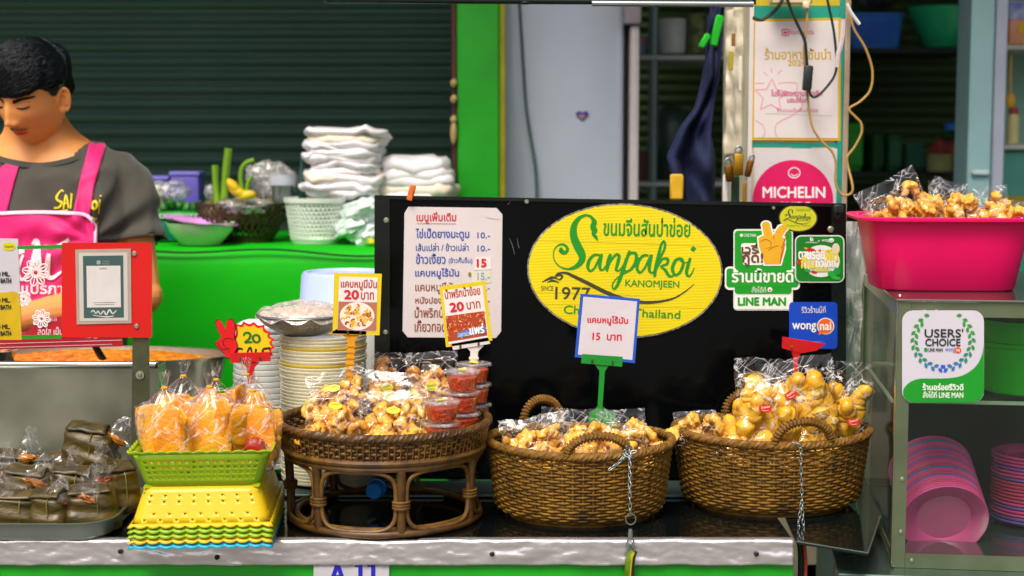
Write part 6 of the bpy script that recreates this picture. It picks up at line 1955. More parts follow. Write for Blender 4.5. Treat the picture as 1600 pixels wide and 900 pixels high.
# V hand on its own thickness
hand = [(192, 345), (160, 290), (130, 215), (122, 175), (140, 145), (170, 145), (200, 180), (225, 225), (245, 262), (248, 200), (260, 155), (295, 135), (335, 150), (358, 195), (360, 280), (352, 370), (372, 400), (385, 450), (378, 500), (350, 540), (330, 600), (250, 600), (235, 560), (195, 520), (150, 480), (120, 440), (118, 410), (140, 400), (160, 380)]
hs = [Z7(x, y) for x, y in smooth(hand + [hand[0]], 3)][:-1]
mx = sum(p[0] for p in hs) / len(hs); my = sum(p[1] for p in hs) / len(hs)
MB().prism(hs, L2, .0045, .0058).build('hand_outline', ink('#3a0a10'), ps, smooth=False)
MB().prism([(mx + (x - mx) * .93, my + (y - my) * .955) for x, y in hs], L2, .0062, .0066).build('hand_print', mat('sale_red', '', 0), ps, smooth=False)
ln = ink('#3a0a10')
for s_ in ([(345, 385, 6), (290, 365, 9), (240, 370, 10), (216, 400, 10), (220, 440, 10), (250, 470, 9)], [(140, 405, 6), (165, 450, 9), (200, 490, 11), (240, 495, 9)], [(195, 495, 8), (240, 490, 11), (290, 478, 6)], [(278, 480, 9), (275, 500, 6), (285, 530, 4)], [(245, 262, 6), (243, 290, 4)]):
    art.rib([(*Z7(a, b), w / 7.5) for a, b, w in s_], ln, 14, 'hand_line')
g20 = ink('#0f6a1c')
art.rib([(*Z7(a, b), w / 7.5) for a, b, w in [(455, 335, 22), (470, 305, 24), (510, 300, 26), (535, 330, 28), (515, 375, 26), (470, 412, 24), (510, 408, 26), (555, 412, 20)]], g20, 2)
art.rib([(*Z7(a, b), w / 7.5) for a, b, w in [(600, 322, 22), (565, 345, 26), (572, 395, 28), (610, 412, 22), (642, 385, 28), (632, 340, 28), (600, 322, 22)]], g20, 2)
kk = ink('#14140c')
for s_ in ([(445, 495, 22), (400, 485, 26), (362, 520, 24), (372, 560, 22)], [(480, 580, 20), (515, 490, 22), (540, 480, 22), (555, 580, 20)], [(600, 488, 24), (588, 580, 22)], [(585, 570, 20), (640, 575, 20)], [(680, 495, 26), (672, 580, 26)], [(680, 490, 26), (765, 478, 24)], [(680, 535, 20), (745, 528, 18)]):
    art.rib([(*Z7(a, b), w / 7.5) for a, b, w in s_], kk, 2, k=3)
art.done()
m_hr = mat('holder_red', '#c4141a', .35, var=.06)
holder(ps, 2.494, [Z7(300, 540), Z7(762, 530), Z7(768, 632), Z7(298, 655)], (Z7(535, 645), Z7(540, 900), 9.5), m_hr, False)
# red card top behind the yellow snack bags
rc = thing('price_card_holder', 'red sign holder tilted behind the bags of yellow snacks under the blue sticker', 'sign holder', P(1255, 560, 2.58))
MB().prism([(1223, 526.5), (1290, 537.5), (1276, 548), (1250, 552), (1222, 544)], Pl(2.58), -.003, .004).build('clamp', m_hr, rc, smooth=False)
MB().prism([(1236, 546), (1252, 550), (1247, 562), (1249, 690), (1238, 690), (1240, 560)], Pl(2.58), -.0028, .0028).build('stick', m_hr, rc, smooth=False)
MB().prism([(1235, 540), (1239, 540), (1239, 544), (1235, 544)], Pl(2.58), .0042, .006).build('rivet', m_brass, rc, smooth=False)

# ============================================================ CHAINS
_link = None
def chain(name, label, pts, extra=None, size=.0044):
    global _link
    root = thing(name, label, 'chain', pts[-1])
    if _link is None:
        q = [(.0022 * cos(t), 0, .0046 * sin(t)) for t in (2 * pi * k / 14 for k in range(14))]
        _link = shared(MB().tube(q, .00085, 6, closed=True), 'link', m_steel)
        for v in _link.vertices: v.co.z -= .0046 + .00085
    L = 0; k = 0
    for a, b in zip(pts, pts[1:]):
        d = (b - a).length; n = max(1, round(d / .0076))
        for i in range(n):
            o = piece(root, _link, Matrix.Translation(a + (b - a) * ((i + .5) / n) - root.location) @ (b - a).to_track_quat('Z', 'Y').to_matrix().to_4x4() @ Matrix.Rotation(radians(90 * (k % 2) + 25), 4, 'Z'), 'link')
            k += 1
    return root
c1_ = [P(*q) for q in ((952, 734, 2.268), (962, 727, 2.27), (972, 718, 2.27), (980, 706, 2.275), (984, 702, 2.27), (984, 730, 2.26), (984, 770, 2.248), (985, 803, 2.243))]
ch1 = chain('basket_chain', 'steel chain with ring and snap hook hanging from the handle of the left wicker basket', c1_)
for (x, y) in ((975, 706), (982, 698), (990, 706), (980, 712), (988, 715), (976, 716)):
    piece(ch1, _link, Matrix.Translation(P(x, y, 2.268) - ch1.location) @ Euler((R.uniform(0, 3), R.uniform(0, 3), R.uniform(0, 3))).to_matrix().to_4x4(), 'link')
rc_ = P(985.5, 811, 2.243)
MB().tube([rc_ + Vector((.0075 * cos(t), 0, .0085 * sin(t))) for t in (2 * pi * k / 20 for k in range(20))], .0009, 6, closed=True).build('ring', m_steel, ch1)
MB().lathe([(0, -.006), (.003, -.006), (.0038, 0), (.003, .008), (0, .009)], 12, P(985, 835, 2.24)).build('snap_hook', m_steel, ch1)
MB().tube([P(x, y, 2.24) for x, y in smooth([(985, 840), (990, 845), (989, 851), (982, 852), (980, 846), (984, 841)], 3)], .0012, 6).build('hook_loop', m_steel, ch1)
MB().tube([P(x, y, 2.238) for x, y in smooth([(981, 854), (980, 862), (984, 866), (991, 862), (990, 854), (984, 850)], 3)], .001, 6).build('hook_loop', m_steel, ch1)
gh = [P(x, y, 2.237) for x, y in smooth([(988, 860), (984, 870), (982, 885), (981, 905), (983, 930)], 4)]
gho = thing('strap_hook', 'curved yellow green grip hanging from the snap hook over the green front', 'hook', P(983, 930, 2.237))
MB().tube(gh, [.0035 + .0045 * min(1, i / 5) for i in range(len(gh))], 10, flat=.7).build('grip', mat('handle_olive', '#5c7a10', .35, var=.3, scale=40), gho)
MB().tube([p + Vector((.0025, -.0055, 0)) for p in gh[1:]], .0022, 6).build('yellow_stripe', mat('handle_yellow', '#b5a818', .4), gho)
MB().tube([p + Vector((.0068, .001, 0)) for p in gh[1:]], .0024, 6).build('dark_edge', mat('handle_dark', '#1c2c10', .4), gho)
c2_ = [P(*q) for q in ((1238, 690, 2.352), (1247, 694, 2.35), (1251, 700, 2.35), (1252, 740, 2.345), (1253, 780, 2.34), (1248, 815, 2.335), (1247, 850, 2.33))]
ch2 = chain('basket_chain', 'steel chain hanging in front of the right wicker basket, doubled at its lower end', c2_)
a, b = P(1253, 782, 2.34), P(1257, 850, 2.33)
n = 9
for i in range(n):
    piece(ch2, _link, Matrix.Translation(a + (b - a) * ((i + .5) / n) - ch2.location) @ (b - a).to_track_quat('Z', 'Y').to_matrix().to_4x4() @ Matrix.Rotation(radians(90 * (i % 2)), 4, 'Z'), 'link')

# ============================================================ LEFT: steel trough, pan, tray, parcels
m_ss = mat('stainless', '#a8aa98', .3, .85, var=.38, scale=4.5, bump=.35, bscale=7)
zt = P(125, 568, 2.52).z
sx0, sx1 = -1.3, P(247, 570, 2.52).x
tr_ = thing('steel_trough', 'brushed stainless food warmer with a rolled top edge on the left of the counter', 'food warmer', ((sx0 + sx1) / 2, 2.6, CZ))
MB().box(sx0, sx1 - .004, 2.52, 2.523, CZ + .001, zt - .006).build('front_panel', m_ss, tr_, smooth=False)
MB().box(sx1 - .0038, sx1 - .001, 2.52, 2.58, CZ + .001, zt - .006).build('side_panel', m_ss, tr_, smooth=False)
MB().tube([Vector((sx0, 2.519, zt - .002)), Vector((sx1, 2.519, zt - .002))], .0062, 14).build('rolled_edge', mat('stainless_light', '#c9cbc6', .22, .8, var=.08), tr_)
MB().tube([Vector((sx1 - .002, 2.5128, zt - .002)), Vector((sx1 + .001, 2.5128, zt - .002))], .0045, 12).build('edge_plug', m_blk, tr_)
# oval pan of food
px_, py_ = P(158, 553, 2.8).x, 2.8
zr = P(158, 555, 2.8).z
pn_ = thing('food_pan', 'large oval steel pan of orange noodles behind the food warmer', 'pan', (px_, py_, CZ))
MB().lathe([(0, 0), (.55, 0), (.72, .03), (.86, .09), (.96, (zr - CZ) * .8), (1, zr - CZ - .006), (1.03, zr - CZ), (1.03, zr - CZ + .002), (.99, zr - CZ + .001), (.96, zr - CZ - .03), (0, zr - CZ - .035)], 72, (px_, py_, CZ + .001), .232, .105).build('pan_body', mat('pan_steel', '#b4b6a4', .22, .75, var=.1, scale=4), pn_)
def fd(u, v):
    a = 2 * pi * u; r = v
    z = zr - .014 + .020 * (1 - r ** 3) + .003 * noise.noise(Vector((cos(a) * r * 16, sin(a) * r * 8, 0))) + .0022 * noise.noise(Vector((cos(a) * r * 60, sin(a) * r * 30, 3)))
    return Vector((px_ + .225 * r * cos(a), py_ + .10 * r * sin(a), z))
MB().grid(fd, 150, 40, cu=True).build('orange_noodles', mat('noodles', '#e09a26', .4, scale=70, col2='#b5480c', bump=.4, bscale=200, coat=.3), None, ang=0, label='orange noodles filling the oval steel pan', cat='food')
# smaller pan at the left edge, white pieces
qx = P(-30, 560, 2.72).x
p2 = thing('small_pan', 'small steel pan of mixed food at the left edge of the photo', 'pan', (qx, 2.68, CZ))
zz = P(0, 547, 2.68).z
MB().lathe([(0, zz - .03 - CZ), (.9, zz - .03 - CZ), (1, zz - CZ - .002), (1.04, zz - CZ), (1, zz - CZ + .001), (.9, zz - CZ - .02), (0, zz - CZ - .02)], 48, (qx, 2.68, CZ), .075, .055).build('pan_body', mat('pan_steel', '', 0), p2)
mb = MB()
for k in range(50):
    a, r = R.uniform(0, 6.28), R.uniform(0, 1) ** .5
    mb.blob((qx + .066 * r * cos(a), 2.68 + .046 * r * sin(a), zz - .002 + .008 * (1 - r)), (.010, .008, .006), .4, 2, k, 8, 6)
mb.build('mixed_food', mat('mixed_food', '#e0b888', .4, scale=60, col2='#c85a18', coat=.3), None, label='pile of cream and orange pieces in the small pan', cat='food')
# ladle handle
MB().tube([P(140, 526, 2.62), P(160, 560, 2.7)], [.006, .0075], 10, flat=.5).build('ladle_handle', m_blk, None, label='black ladle handle leaning into the oval pan below the red sign', cat='ladle')
# red ledge strip below signs
rl = thing('red_strip', 'red plastic strip with white stripes just above the pans', 'strip', P(90, 545, 2.6))
LR = Pl(2.6)
MB().prism([(-120, 530), (191, 529), (192, 541), (-120, 549)], LR, 0, .003).build('strip', mat('strip_red', '#b5142c', .4, var=.08), rl, smooth=False)
art = Art(LR, rl, .0034)
for a, b in (((-100, 540), (190, 531.5)), ((-100, 546), (175, 538))): art.rib([(*a, 1.2), (*b, 1.2)], ink('#d8b8b8'), 1, 'stripe', 1)
art.done()

# metal tray
tm = thing('metal_tray', 'dull metal tray with rounded corners at the left end of the counter', 'tray', (-.86, 2.36, CZ))
TW0, TW1, TD0, TD1 = -1.12, P(209, 775, 2.4).x, 2.236, 2.49
def ringr(x0, x1, y0, y1, r, z, n=10):
    return [Vector((x, y, z)) for x, y in rr(x0, y0, x1, y1, r, n)]
R0 = [(.012, .03, 0), (.003, .045, .006), (-.0, .05, .026), (-.005, .055, .028), (-.005, .055, .0295), (.0015, .048, .0285), (.006, .04, .007), (.014, .028, .003)]
vs = []; fs = []
for ins, r, z in R0: vs += ringr(TW0 + ins, TW1 - ins, TD0 + ins, TD1 - ins, r, CZ + .001 + z)
n = len(vs) // len(R0)
for j in range(len(R0) - 1): fs += [(j * n + k, j * n + (k + 1) % n, (j + 1) * n + (k + 1) % n, (j + 1) * n + k) for k in range(n)]
fs += [tuple(range(n)), tuple(range(n * (len(R0) - 1), n * len(R0)))]
MB().add(vs, fs).build('tray_body', mat('tray_metal', '#8a938c', .3, .8, var=.15, scale=6, bump=.1, bscale=10), tm)
# banana leaf parcels
m_leaf = mat('banana_leaf', '#5e4c18', .42, var=.45, scale=26, col2='#2a260c', bump=.6, bscale=45, coat=.12, stretch=(1, 1, 3))
m_str = mat('leaf_string', '#6b6a2a', .5)
gb_ = 'banana leaf parcels on the metal tray'
def parcel(label, px, Y, w, d, h, rz, seed, z=CZ + .005, tilt=0):
    root = thing('leaf_parcel', label, 'leaf parcel', (0, 0, 0), gb_)
    def fn(u, v):
        a = 2 * pi * u; ph = v * pi / 2 * 1.0
        ca, sa = cos(a), sin(a); vv = v
        e = .55
        k = (1 - .22 * vv) if vv < .75 else (1 - .165 - ((vv - .75) / .25) ** 1.5 * .8)
        x = abs(ca) ** e * (1 if ca > 0 else -1) * w / 2 * k; y = abs(sa) ** e * (1 if sa > 0 else -1) * d / 2 * k
        z_ = h * min(1, vv / .75 * .88 if vv < .75 else .88 + .12 * sin((vv - .75) / .25 * pi / 2))
        p = Vector((x, y, z_))
        n_ = noise.noise_vector(Vector((x * 30, y * 30, z_ * 30 + seed * 3)))
        crease = .0028 * abs(noise.noise(Vector((x * 10 + seed, 0, z_ * 70)))) + .002 * sin(z_ * 260 + x * 40 + seed)
        return p * (1 + .0) + n_ * .0028 + Vector((0, -crease if y < 0 else crease, 0))
    mb = MB().grid(fn, 48, 24, cu=True); mb.build('leaf_wrap', m_leaf, root, ang=0)
    def fl(u, v):
        return Vector(((u - .5) * w * (.72 - .2 * v), -d * .42 + d * .62 * v, h * (.93 + .16 * sin(v * pi) + .03 * noise.noise(Vector((u * 4, v * 4, seed)))) + .002))
    solid(MB().grid(fl, 12, 12).build('leaf_flap', m_leaf, root, ang=0), .0022)
    q = [Vector((w * .12, y, z_)) for y, z_ in ((-d * .46, 0), (-d * .47, h * .5), (-d * .43, h * .9), (0, h * 1.13), (d * .43, h * .9))]
    MB().tube(smooth([tuple(p) for p in q], 4), .0009, 5).build('string', m_str, root)
    root.matrix_world = TR(Vector((P(px, 780, Y).x, Y, z + (0 if Y < 2.33 else .012))), 0, tilt, rz, 1.06)
for a in (('leaf parcel at the far left front of the metal tray', 22, 2.30, .092, .07, .052, 8, 1), ('leaf parcel in the front middle of the metal tray', 84, 2.295, .062, .07, .055, -12, 2),
          ('leaf parcel at the front right of the metal tray beside the yellow baskets', 143, 2.31, .085, .072, .058, 14, 3), ('leaf parcel at the right end of the metal tray', 180, 2.375, .075, .08, .066, 30, 4),
          ('leaf parcel in the second row at the left of the metal tray', 45, 2.375, .085, .07, .060, -8, 5), ('leaf parcel in the second row in the middle of the metal tray', 108, 2.375, .08, .07, .062, 5, 6),
          ('leaf parcel in the back row at the left of the metal tray', 20, 2.45, .08, .06, .068, 5, 7), ('leaf parcel in the back row in the middle of the metal tray', 95, 2.45, .08, .06, .066, -6, 8)):
    parcel(*a, tilt=R.uniform(-9, 9))
parcel('largest leaf parcel, lying on top at the back of the metal tray', 142, 2.425, .088, .065, .062, -10, 9, CZ + .062, 6)
# little sauce bags on the parcels
gs_ = 'small clear sauce bags on the leaf parcels'
def sauce(label, px, py, Y, w, h, roll, seed, col):
    py -= 0 if Y < 2.33 else 6
    w *= 1.3; h *= 1.25
    root = thing('sauce_bag', label, 'sauce bag', (0, 0, 0), gs_)
    def fn(u, v):
        a = 2 * pi * u; ca, sa = cos(a), sin(a)
        r = (min(1, v * 6) ** .5) * (1 - v * .72)
        x = w / 2 * ca * r + .004 * noise.noise(Vector((ca, sa, v * 4 + seed))); y = (w * .22 * (1 - v) + .0015) * sa * (min(1, v * 6) ** .5)
        k = 1 + .3 * noise.noise(Vector((ca * 2, sa * 2 + seed, v * 5)))
        return Vector((x * k, y * k, h * v + .004 * noise.noise(Vector((ca * 2, seed, v * 3)))))
    MB().grid(fn, 26, 22, cu=True).build('bag_film', wrap('sauce_film', lines=.28, gloss=.035), root, ang=0)
    MB().blob((0, 0, h * .11), (w * .33, w * .15, h * .11), .45, 3, seed, 20, 12).build('sauce', mat('sauce_' + col[1:], col, .25, var=.2, coat=.6), root)
    root.matrix_world = at(px, py, Y, 8, roll, R.uniform(-20, 20))
for a in (('sauce bag standing tallest at the back left of the parcels', 43, 728, 2.43, .034, .046, 8, 1, '#c87818'), ('sauce bag at the left edge of the photo', 7, 756, 2.37, .034, .048, 4, 2, '#6b3010'),
          ('sauce bag between the second row parcels on the left', 55, 768, 2.33, .046, .044, 24, 3, '#a5641c'), ('sauce bag on the far left front parcel', 16, 790, 2.28, .040, .044, -12, 4, '#b8661c'),
          ('sauce bag with red chilli on the front middle parcel', 84, 787, 2.275, .040, .034, 20, 5, '#b82a10'), ('sauce bag with a pointed tip on the front right parcel', 130, 783, 2.28, .042, .046, 18, 6, '#b0601c'),
          ('broad sauce bag on the right end parcel', 167, 762, 2.34, .040, .054, -6, 7, '#a02c10'), ('sauce bag lying on the largest leaf parcel', 178, 696, 2.41, .044, .036, 35, 8, '#c07818'),
          ('sauce bag at the back middle of the parcels', 96, 745, 2.41, .040, .040, 25, 9, '#a5641c'), ('sauce bag in front of the largest parcel', 112, 762, 2.36, .034, .048, 6, 10, '#8a5a20'),
          ('sauce bag standing behind the right end parcel', 196, 735, 2.43, .030, .045, -25, 11, '#a86a1c')):
    sauce(*a)

# ============================================================ LEFT SIGNS
Ys = 2.40
S = Pl(Ys)
po = thing('payment_sign', 'red sign board with a blank laminated payment card, on a metal post', 'sign', P(219, 700, Ys))
MB().prism([(207, 520), (232, 520), (234, 715), (205, 715)], S, -.006, -.0005).build('post', mat('post_metal', '#5c6048', .35, .7, var=.25, scale=14, bump=.15), po, smooth=False)
q = P(219, 586, Ys)
MB().lathe([(.0022, .002), (.0065, .002), (.0068, 0), (0, 0)], 20, M=Matrix.Translation(q) @ Matrix.Rotation(pi / 2, 4, 'X')).build('washer', mat('washer', '#b9b59c', .3, .7), po)
MB().lathe([(0, .0035), (.003, .003), (.0036, .001)], 14, M=Matrix.Translation(q + Vector((0, -.0015, 0))) @ Matrix.Rotation(pi / 2, 4, 'X')).build('bolt', m_dsteel, po)
MB().prism(rr(96.5, 379.5, 237, 527.5, 2, 3), S, .0005, .0045).build('red_board', mat('board_red', '#cc0d08', .35, var=.06, scale=8, coat=.2), po, smooth=False)
for (x, y) in ((210, 396.5), (213.5, 510)):
    q = P(x, y, Ys - .0046)
    MB().lathe([(0, .003), (.003, .0026), (.0045, .0008), (.0045, 0)], 14, M=Matrix.Translation(q) @ Matrix.Rotation(pi / 2, 4, 'X')).build('screw', m_scr, po)
lm = MB().prism([(117.5, 390), (204.5, 388.5), (205.5, 505), (120, 507)], S, .0048, .0062).build('laminated_card', mat('laminate', '#a9988c', .25, var=.1, coat=.6, scale=20), po, smooth=False)
art = Art(S, lm, .0066, .0003)
art.poly([(123, 395), (199, 394.5), (200, 501), (124.5, 502)], mat('card_grey', '#c2bcb4', .3, var=.03), 0, 'border')
art.poly([(129.5, 400), (192.5, 399), (193.5, 496), (131, 497)], mat('card_teal', '#3c5856', .35, var=.05), 1, 'card_print')
art.poly([(135, 415.5), (188, 415), (189, 480), (136, 480.5)], ink('#cfcbc8'), 2, 'blank_field')
tn = ink('#8fa19c')
art.poly(rr(151, 407, 157, 413, 1), tn, 2, 'print'); art.text('THAI QR', 160, 407.5, 171, 410, tn, 2); art.text('PAYMENT', 160, 411, 171, 413.5, tn, 2)
tg = ink('#5a6462')
art.text('SANPAKOI', 155, 418, 167, 421, tg, 3); art.rib([(146, 473, .6), (180, 472.6, .6)], tg, 3, 'print', 1); art.rib([(148, 476, .6), (178, 475.6, .6)], tg, 3, 'print', 1)
art.rib([(142, 488, 1.2), (146, 485, 2), (150, 490, 1.4), (153, 486, 2), (157, 491, 1.6), (162, 486, 2.2), (166, 492, 2), (171, 484, 2.6), (176, 490, 2), (182, 485, 1.4)], ink('#c9c6c0'), 2, 'print')
art.rib([(145, 492, 1), (155, 494, 1.2), (168, 495, 2), (178, 493.5, 1)], ink('#c9c6c0'), 2, 'print')
art.done()

# clear panel with drink prices, lace snowflakes and green bars
dp = thing('drink_price_panel', 'clear panel with a drink price card and lace snowflakes beside the red sign', 'price panel', P(40, 530, Ys))
MB().prism([(-120, 376), (96, 378), (96, 528), (-120, 529)], S, .0, .0015).build('clear_panel', glass('panel_clear', (.98, .98, .98), .015, .03), dp, smooth=False)
m_gbar = mat('bar_green', '#1a8a18', .4, var=.15)
for q in ([(27, 384.5), (96, 382.5), (96, 388.5), (27, 389.5)], [(26, 524), (96, 523), (96, 529), (26, 530)]):
    MB().prism(q, S, .002, .004).build('green_bar', m_gbar, dp, smooth=False)
dc = MB().prism([(-110, 371), (28, 373), (34, 531), (-110, 531)], S, .002, .0038).build('drink_card', mat('drink_paper', '#c5c2c8', .3, var=.03), dp, smooth=False)
art = Art(S, dc, .0042, .0003)
art.poly([(-110, 459), (10, 457), (20, 455), (31, 459), (34, 531), (-110, 531)], mat('drink_yellow', '#c9a80c', .4, var=.12, scale=20), 1, 'yellow_print')
art.poly(el(14, 385, 10.5, 6.5), ink('#cfc60e'), 1, 'logo')
art.text('Sanpakoi', 7, 382.5, 21, 388.5, ink('#5a3c14'), 2)
dk2 = ink('#101c18')
for (y, w_) in ((431.5, '20 ML.'), (442, 'BATH'), (472.5, '20 ML.'), (483.5, 'BATH'), (514, '20 ML.'), (524.5, 'BATH')):
    if w_ == 'BATH': art.text(w_, 1, y - 7, 17, y, dk2, 3, bold=.35)
    else: art.text(w_, -8, y - 7, 15.5, y, dk2, 3, bold=.35)
art.done()
m_lace = mat('lace', '#ece2e2', .7, var=.08)
def flake(cx2, cy2, r, n=8):
    root = thing('lace_snowflake', '', 'snowflake', P(cx2, cy2, Ys - .004), 'white lace snowflakes on the clear panel')
    mb = MB()
    for k in range(n):
        a = 2 * pi * k / n + .2
        q = []
        for t in range(13):
            b = 2 * pi * t / 12
            rr_2 = r * .62 + r * .34 * cos(b); w_ = r * .24 * sin(b)
            q.append(P(cx2 + rr_2 * cos(a) - w_ * sin(a), cy2 + rr_2 * sin(a) + w_ * cos(a), Ys - .0035))
        mb.tube(q[:-1], .0011, 5, closed=True)
        mb.tube([P(cx2 + r * .2 * cos(a), cy2 + r * .2 * sin(a), Ys - .0035), P(cx2 + r * .85 * cos(a), cy2 + r * .85 * sin(a), Ys - .0035)], .001, 5)
    for q_ in (.34, .2): mb.tube([P(cx2 + r * q_ * cos(t), cy2 + r * q_ * sin(t), Ys - .0036) for t in (2 * pi * k / 18 for k in range(18))], .0011, 5, closed=True)
    mb.build('lace', m_lace, root)
    MB().blob(P(cx2, cy2, Ys - .0045), (r * .00013, .001, r * .00013), .0).build('centre_bead', mat('bead_red', '#c01c3a', .4), root)
    return root
flake(56, 426, 22)['label'] = 'largest white lace snowflake, upper one beside the drink price card'
flake(37, 467, 12)['label'] = 'smallest white lace snowflake, left of the forearm'
flake(65, 498, 15)['label'] = 'lower white lace snowflake above the green bar'
art = Art(S, dp, .0024, .0003)
art.poly([(35, 524), (52, 510), (70, 498), (96, 494), (96, 523)], mat('print_red', '#b0102a', .4, var=.05), 0, 'red_print')
art.text('สดใส เป็น', 59, 511, 98, 523, ink('#e8c4cc'), 2, bold=.2)
art.text('68', 79, 496, 89, 502, ink('#d8a0a8'), 2)
art.done()

# ============================================================ THE VENDOR
YP = 3.12
XB = P(72, 400, YP).x                       # body centre
per = thing('person', 'young man with short black hair in a grey T-shirt and pink apron, looking down', 'person', (XB, YP, 0))

# --- head surface, face towards -y, in its own frame
HSC = .805
HM = Matrix.Translation(P(54, 150, YP - .06)) @ Matrix.Rotation(radians(-20), 4, 'Z') @ Matrix.Rotation(radians(20), 4, 'X') @ Matrix.Rotation(radians(4), 4, 'Y') @ Matrix.Scale(HSC, 4)
def g1d(x, s_): return exp(-(x / s_) ** 2)
def head_pt(d):
    ax, ay, az = .0735, .098, .122
    x, y, z = d.x * ax, d.y * ay, d.z * az
    if z < 0:
        t = min(1, -z / az)
        x *= 1 - .23 * t ** 1.9
        if y > 0: y *= 1 - .45 * t
        else: y *= 1 - .10 * t
    if z > 0: z *= 1 - .09 * min(1, z / .06)
    if z > .03: 
        t = (z - .03) / (az - .03); x *= 1 + .05 * sin(pi * t)
    p = Vector((x, y, z))
    if y < 0:
        f = 0.
        fr_ = min(1, -y / .05)
        # flat front of the face
        f += .010 * g1d(z + .02, .075) * g1d(x, .05)
        # brow, sockets, lids
        for s_ in (-1, 1):
            f += .0050 * g1d(x - s_ * .030, .022) * g1d(z - .030, .010)
            f -= .0105 * g1d(x - s_ * .028, .014) * g1d(z - .011, .011)
            f += .0072 * g1d(x - s_ * .033, .013) * g1d(z - .008, .0075)
            f += .0060 * g1d(x - s_ * .046, .022) * g1d(z + .022, .022)
            f += .0100 * g1d(x - s_ * .0150, .0062) * g1d(z + .036, .0085)      # wings of the nose
            f -= .0030 * g1d(x - s_ * .026, .007) * g1d(z + .052, .015)
        # nose
        if z < .03:
            t = (.03 - z) / .064
            h = .020 * min(1, max(0, t)) ** .9
            if z < -.036: h *= max(0, 1 - (-.036 - z) / .012) ** 1.2
            f += h * g1d(x, .0085 + .0060 * min(1, max(0, t)))
            f += .0060 * g1d(x, .011) * g1d(z + .031, .009)
        # mouth
        f += .0060 * g1d(x, .026) * g1d(z + .060, .014)
        f += .0040 * g1d(x, .019) * g1d(z + .0575, .0042)
        f += .0052 * g1d(x, .017) * g1d(z + .0690, .0050)
        f -= .0040 * g1d(x, .024) * g1d(z + .0630, .0020)
        f -= .0040 * g1d(x, .020) * g1d(z + .0790, .0060)
        f += .0080 * g1d(x, .022) * g1d(z + .0950, .014)
        f -= .0014 * g1d(x, .0035) * g1d(z + .0500, .006)
        p.y -= f * fr_
    return p
hmb = MB()
NU, NV = 220, 160
vs = [head_pt(Vector((0, 0, -1)))]
for j in range(1, NV):
    th = pi * j / NV
    for i in range(NU):
        a = 2 * pi * i / NU
        vs.append(head_pt(Vector((sin(th) * cos(a), sin(th) * sin(a), -cos(th)))))
vs.append(head_pt(Vector((0, 0, 1))))
fs = []
for i in range(NU):
    i2 = (i + 1) % NU
    fs.append((0, 1 + i2, 1 + i)); fs.append((1 + (NV - 2) * NU + i, 1 + (NV - 2) * NU + i2, len(vs) - 1))
    for j in range(NV - 2):
        a = 1 + j * NU
        fs.append((a + i, a + i2, a + NU + i2, a + NU + i))
hmb.add(vs, fs)
hbvh = BVHTree.FromPolygons([Vector(v) for v in vs], fs)
# ears
for s_ in (-1, 1):
    EM = Matrix.Translation((s_ * .0755, .000, -.006)) @ Matrix.Rotation(radians(-s_ * 34), 4, 'Z') @ Matrix.Rotation(radians(-8), 4, 'X')
    e = MB()
    e.blob((0, .004, 0), (.0035, .013, .026), 0, nu=20, nv=14)
    q = [(s_ * .006, .014 * cos(t) + .005, .028 * sin(t) + .002 - (.003 if sin(t) < 0 else 0)) for t in (radians(-70 + 250 * k / 16) for k in range(17))]
    e.tube(q, [.0036 + .0010 * sin(pi * k / 16) for k in range(17)], 8)
    e.tube([(s_ * .006, .004 + .007 * cos(t), .015 * sin(t) + .001) for t in (radians(-60 + 180 * k / 10) for k in range(11))], .0026, 8)
    e.blob((s_ * .004, .002, -.025), (.0050, .0075, .009), 0, nu=12, nv=8)
    e.blob((s_ * .004, -.008, -.004), (.0040, .004, .006), 0, nu=12, nv=8)
    e.xf(EM); hmb.add(e.v, e.f)
hmb.xf(HM)
body = MB(); body.add(hmb.v, hmb.f)

def Z(py, Y=YP): return P(0, py, Y).z
def X(px, Y=YP): return P(px, 0, Y).x
zs = Z(252)                                  # shoulder height
# sections: z, centre y offset, half width, half depth
BS = [(.84, 0, .150, .105), (.95, 0, .150, .105), (1.05, 0, .152, .108), (1.16, 0, .162, .112), (1.25, -.0, .172, .115), (1.31, .0, .176, .112), (1.355, .004, .168, .100), (1.39, .008, .156, .088), (1.418, .010, .130, .078), (1.440, .010, .098, .068), (1.462, .004, .072, .060), (1.485, -.006, .059, .056), (1.52, -.020, .052, .052), (1.55, -.03, .050, .050)]
def loft(mb, S_, grow=0., n=48, top=None, cap=True, cx=XB, cy=YP):
    vs = []; m = 0
    for (z, oy, rx, ry) in S_:
        if top and z > top: break
        m += 1
        for k in range(n):
            a = 2 * pi * k / n
            e = .82
            x = abs(cos(a)) ** e * (1 if cos(a) > 0 else -1); y = abs(sin(a)) ** e * (1 if sin(a) > 0 else -1)
            tw = radians(-8)
            px, py = (rx + grow) * x, (ry + grow) * y
            vs.append(Vector((cx + px * cos(tw) - py * sin(tw) + (z - 1.43) * .16 * (z > 1.43) * -1, cy + oy + px * sin(tw) + py * cos(tw), z)))
    fs = [(j * n + k, j * n + (k + 1) % n, (j + 1) * n + (k + 1) % n, (j + 1) * n + k) for j in range(m - 1) for k in range(n)]
    if cap: fs += [tuple(range(n)), tuple(range((m - 1) * n, m * n))]
    return mb.add(vs, fs)
def sm_sec(S_, k=4): return smooth(S_, k)
loft(body, sm_sec(BS))
def ball(mb, p, r): mb.blob(p, r, 0, nu=16, nv=10)
def limb(mb, pts, rs, n=16):
    q = smooth([(*p, r) for p, r in zip(pts, rs)], 6)
    mb.tube([Vector(p[:3]) for p in q], [p[3] for p in q], n)
    ball(mb, Vector(q[0][:3]), q[0][3]); ball(mb, Vector(q[-1][:3]), q[-1][3])
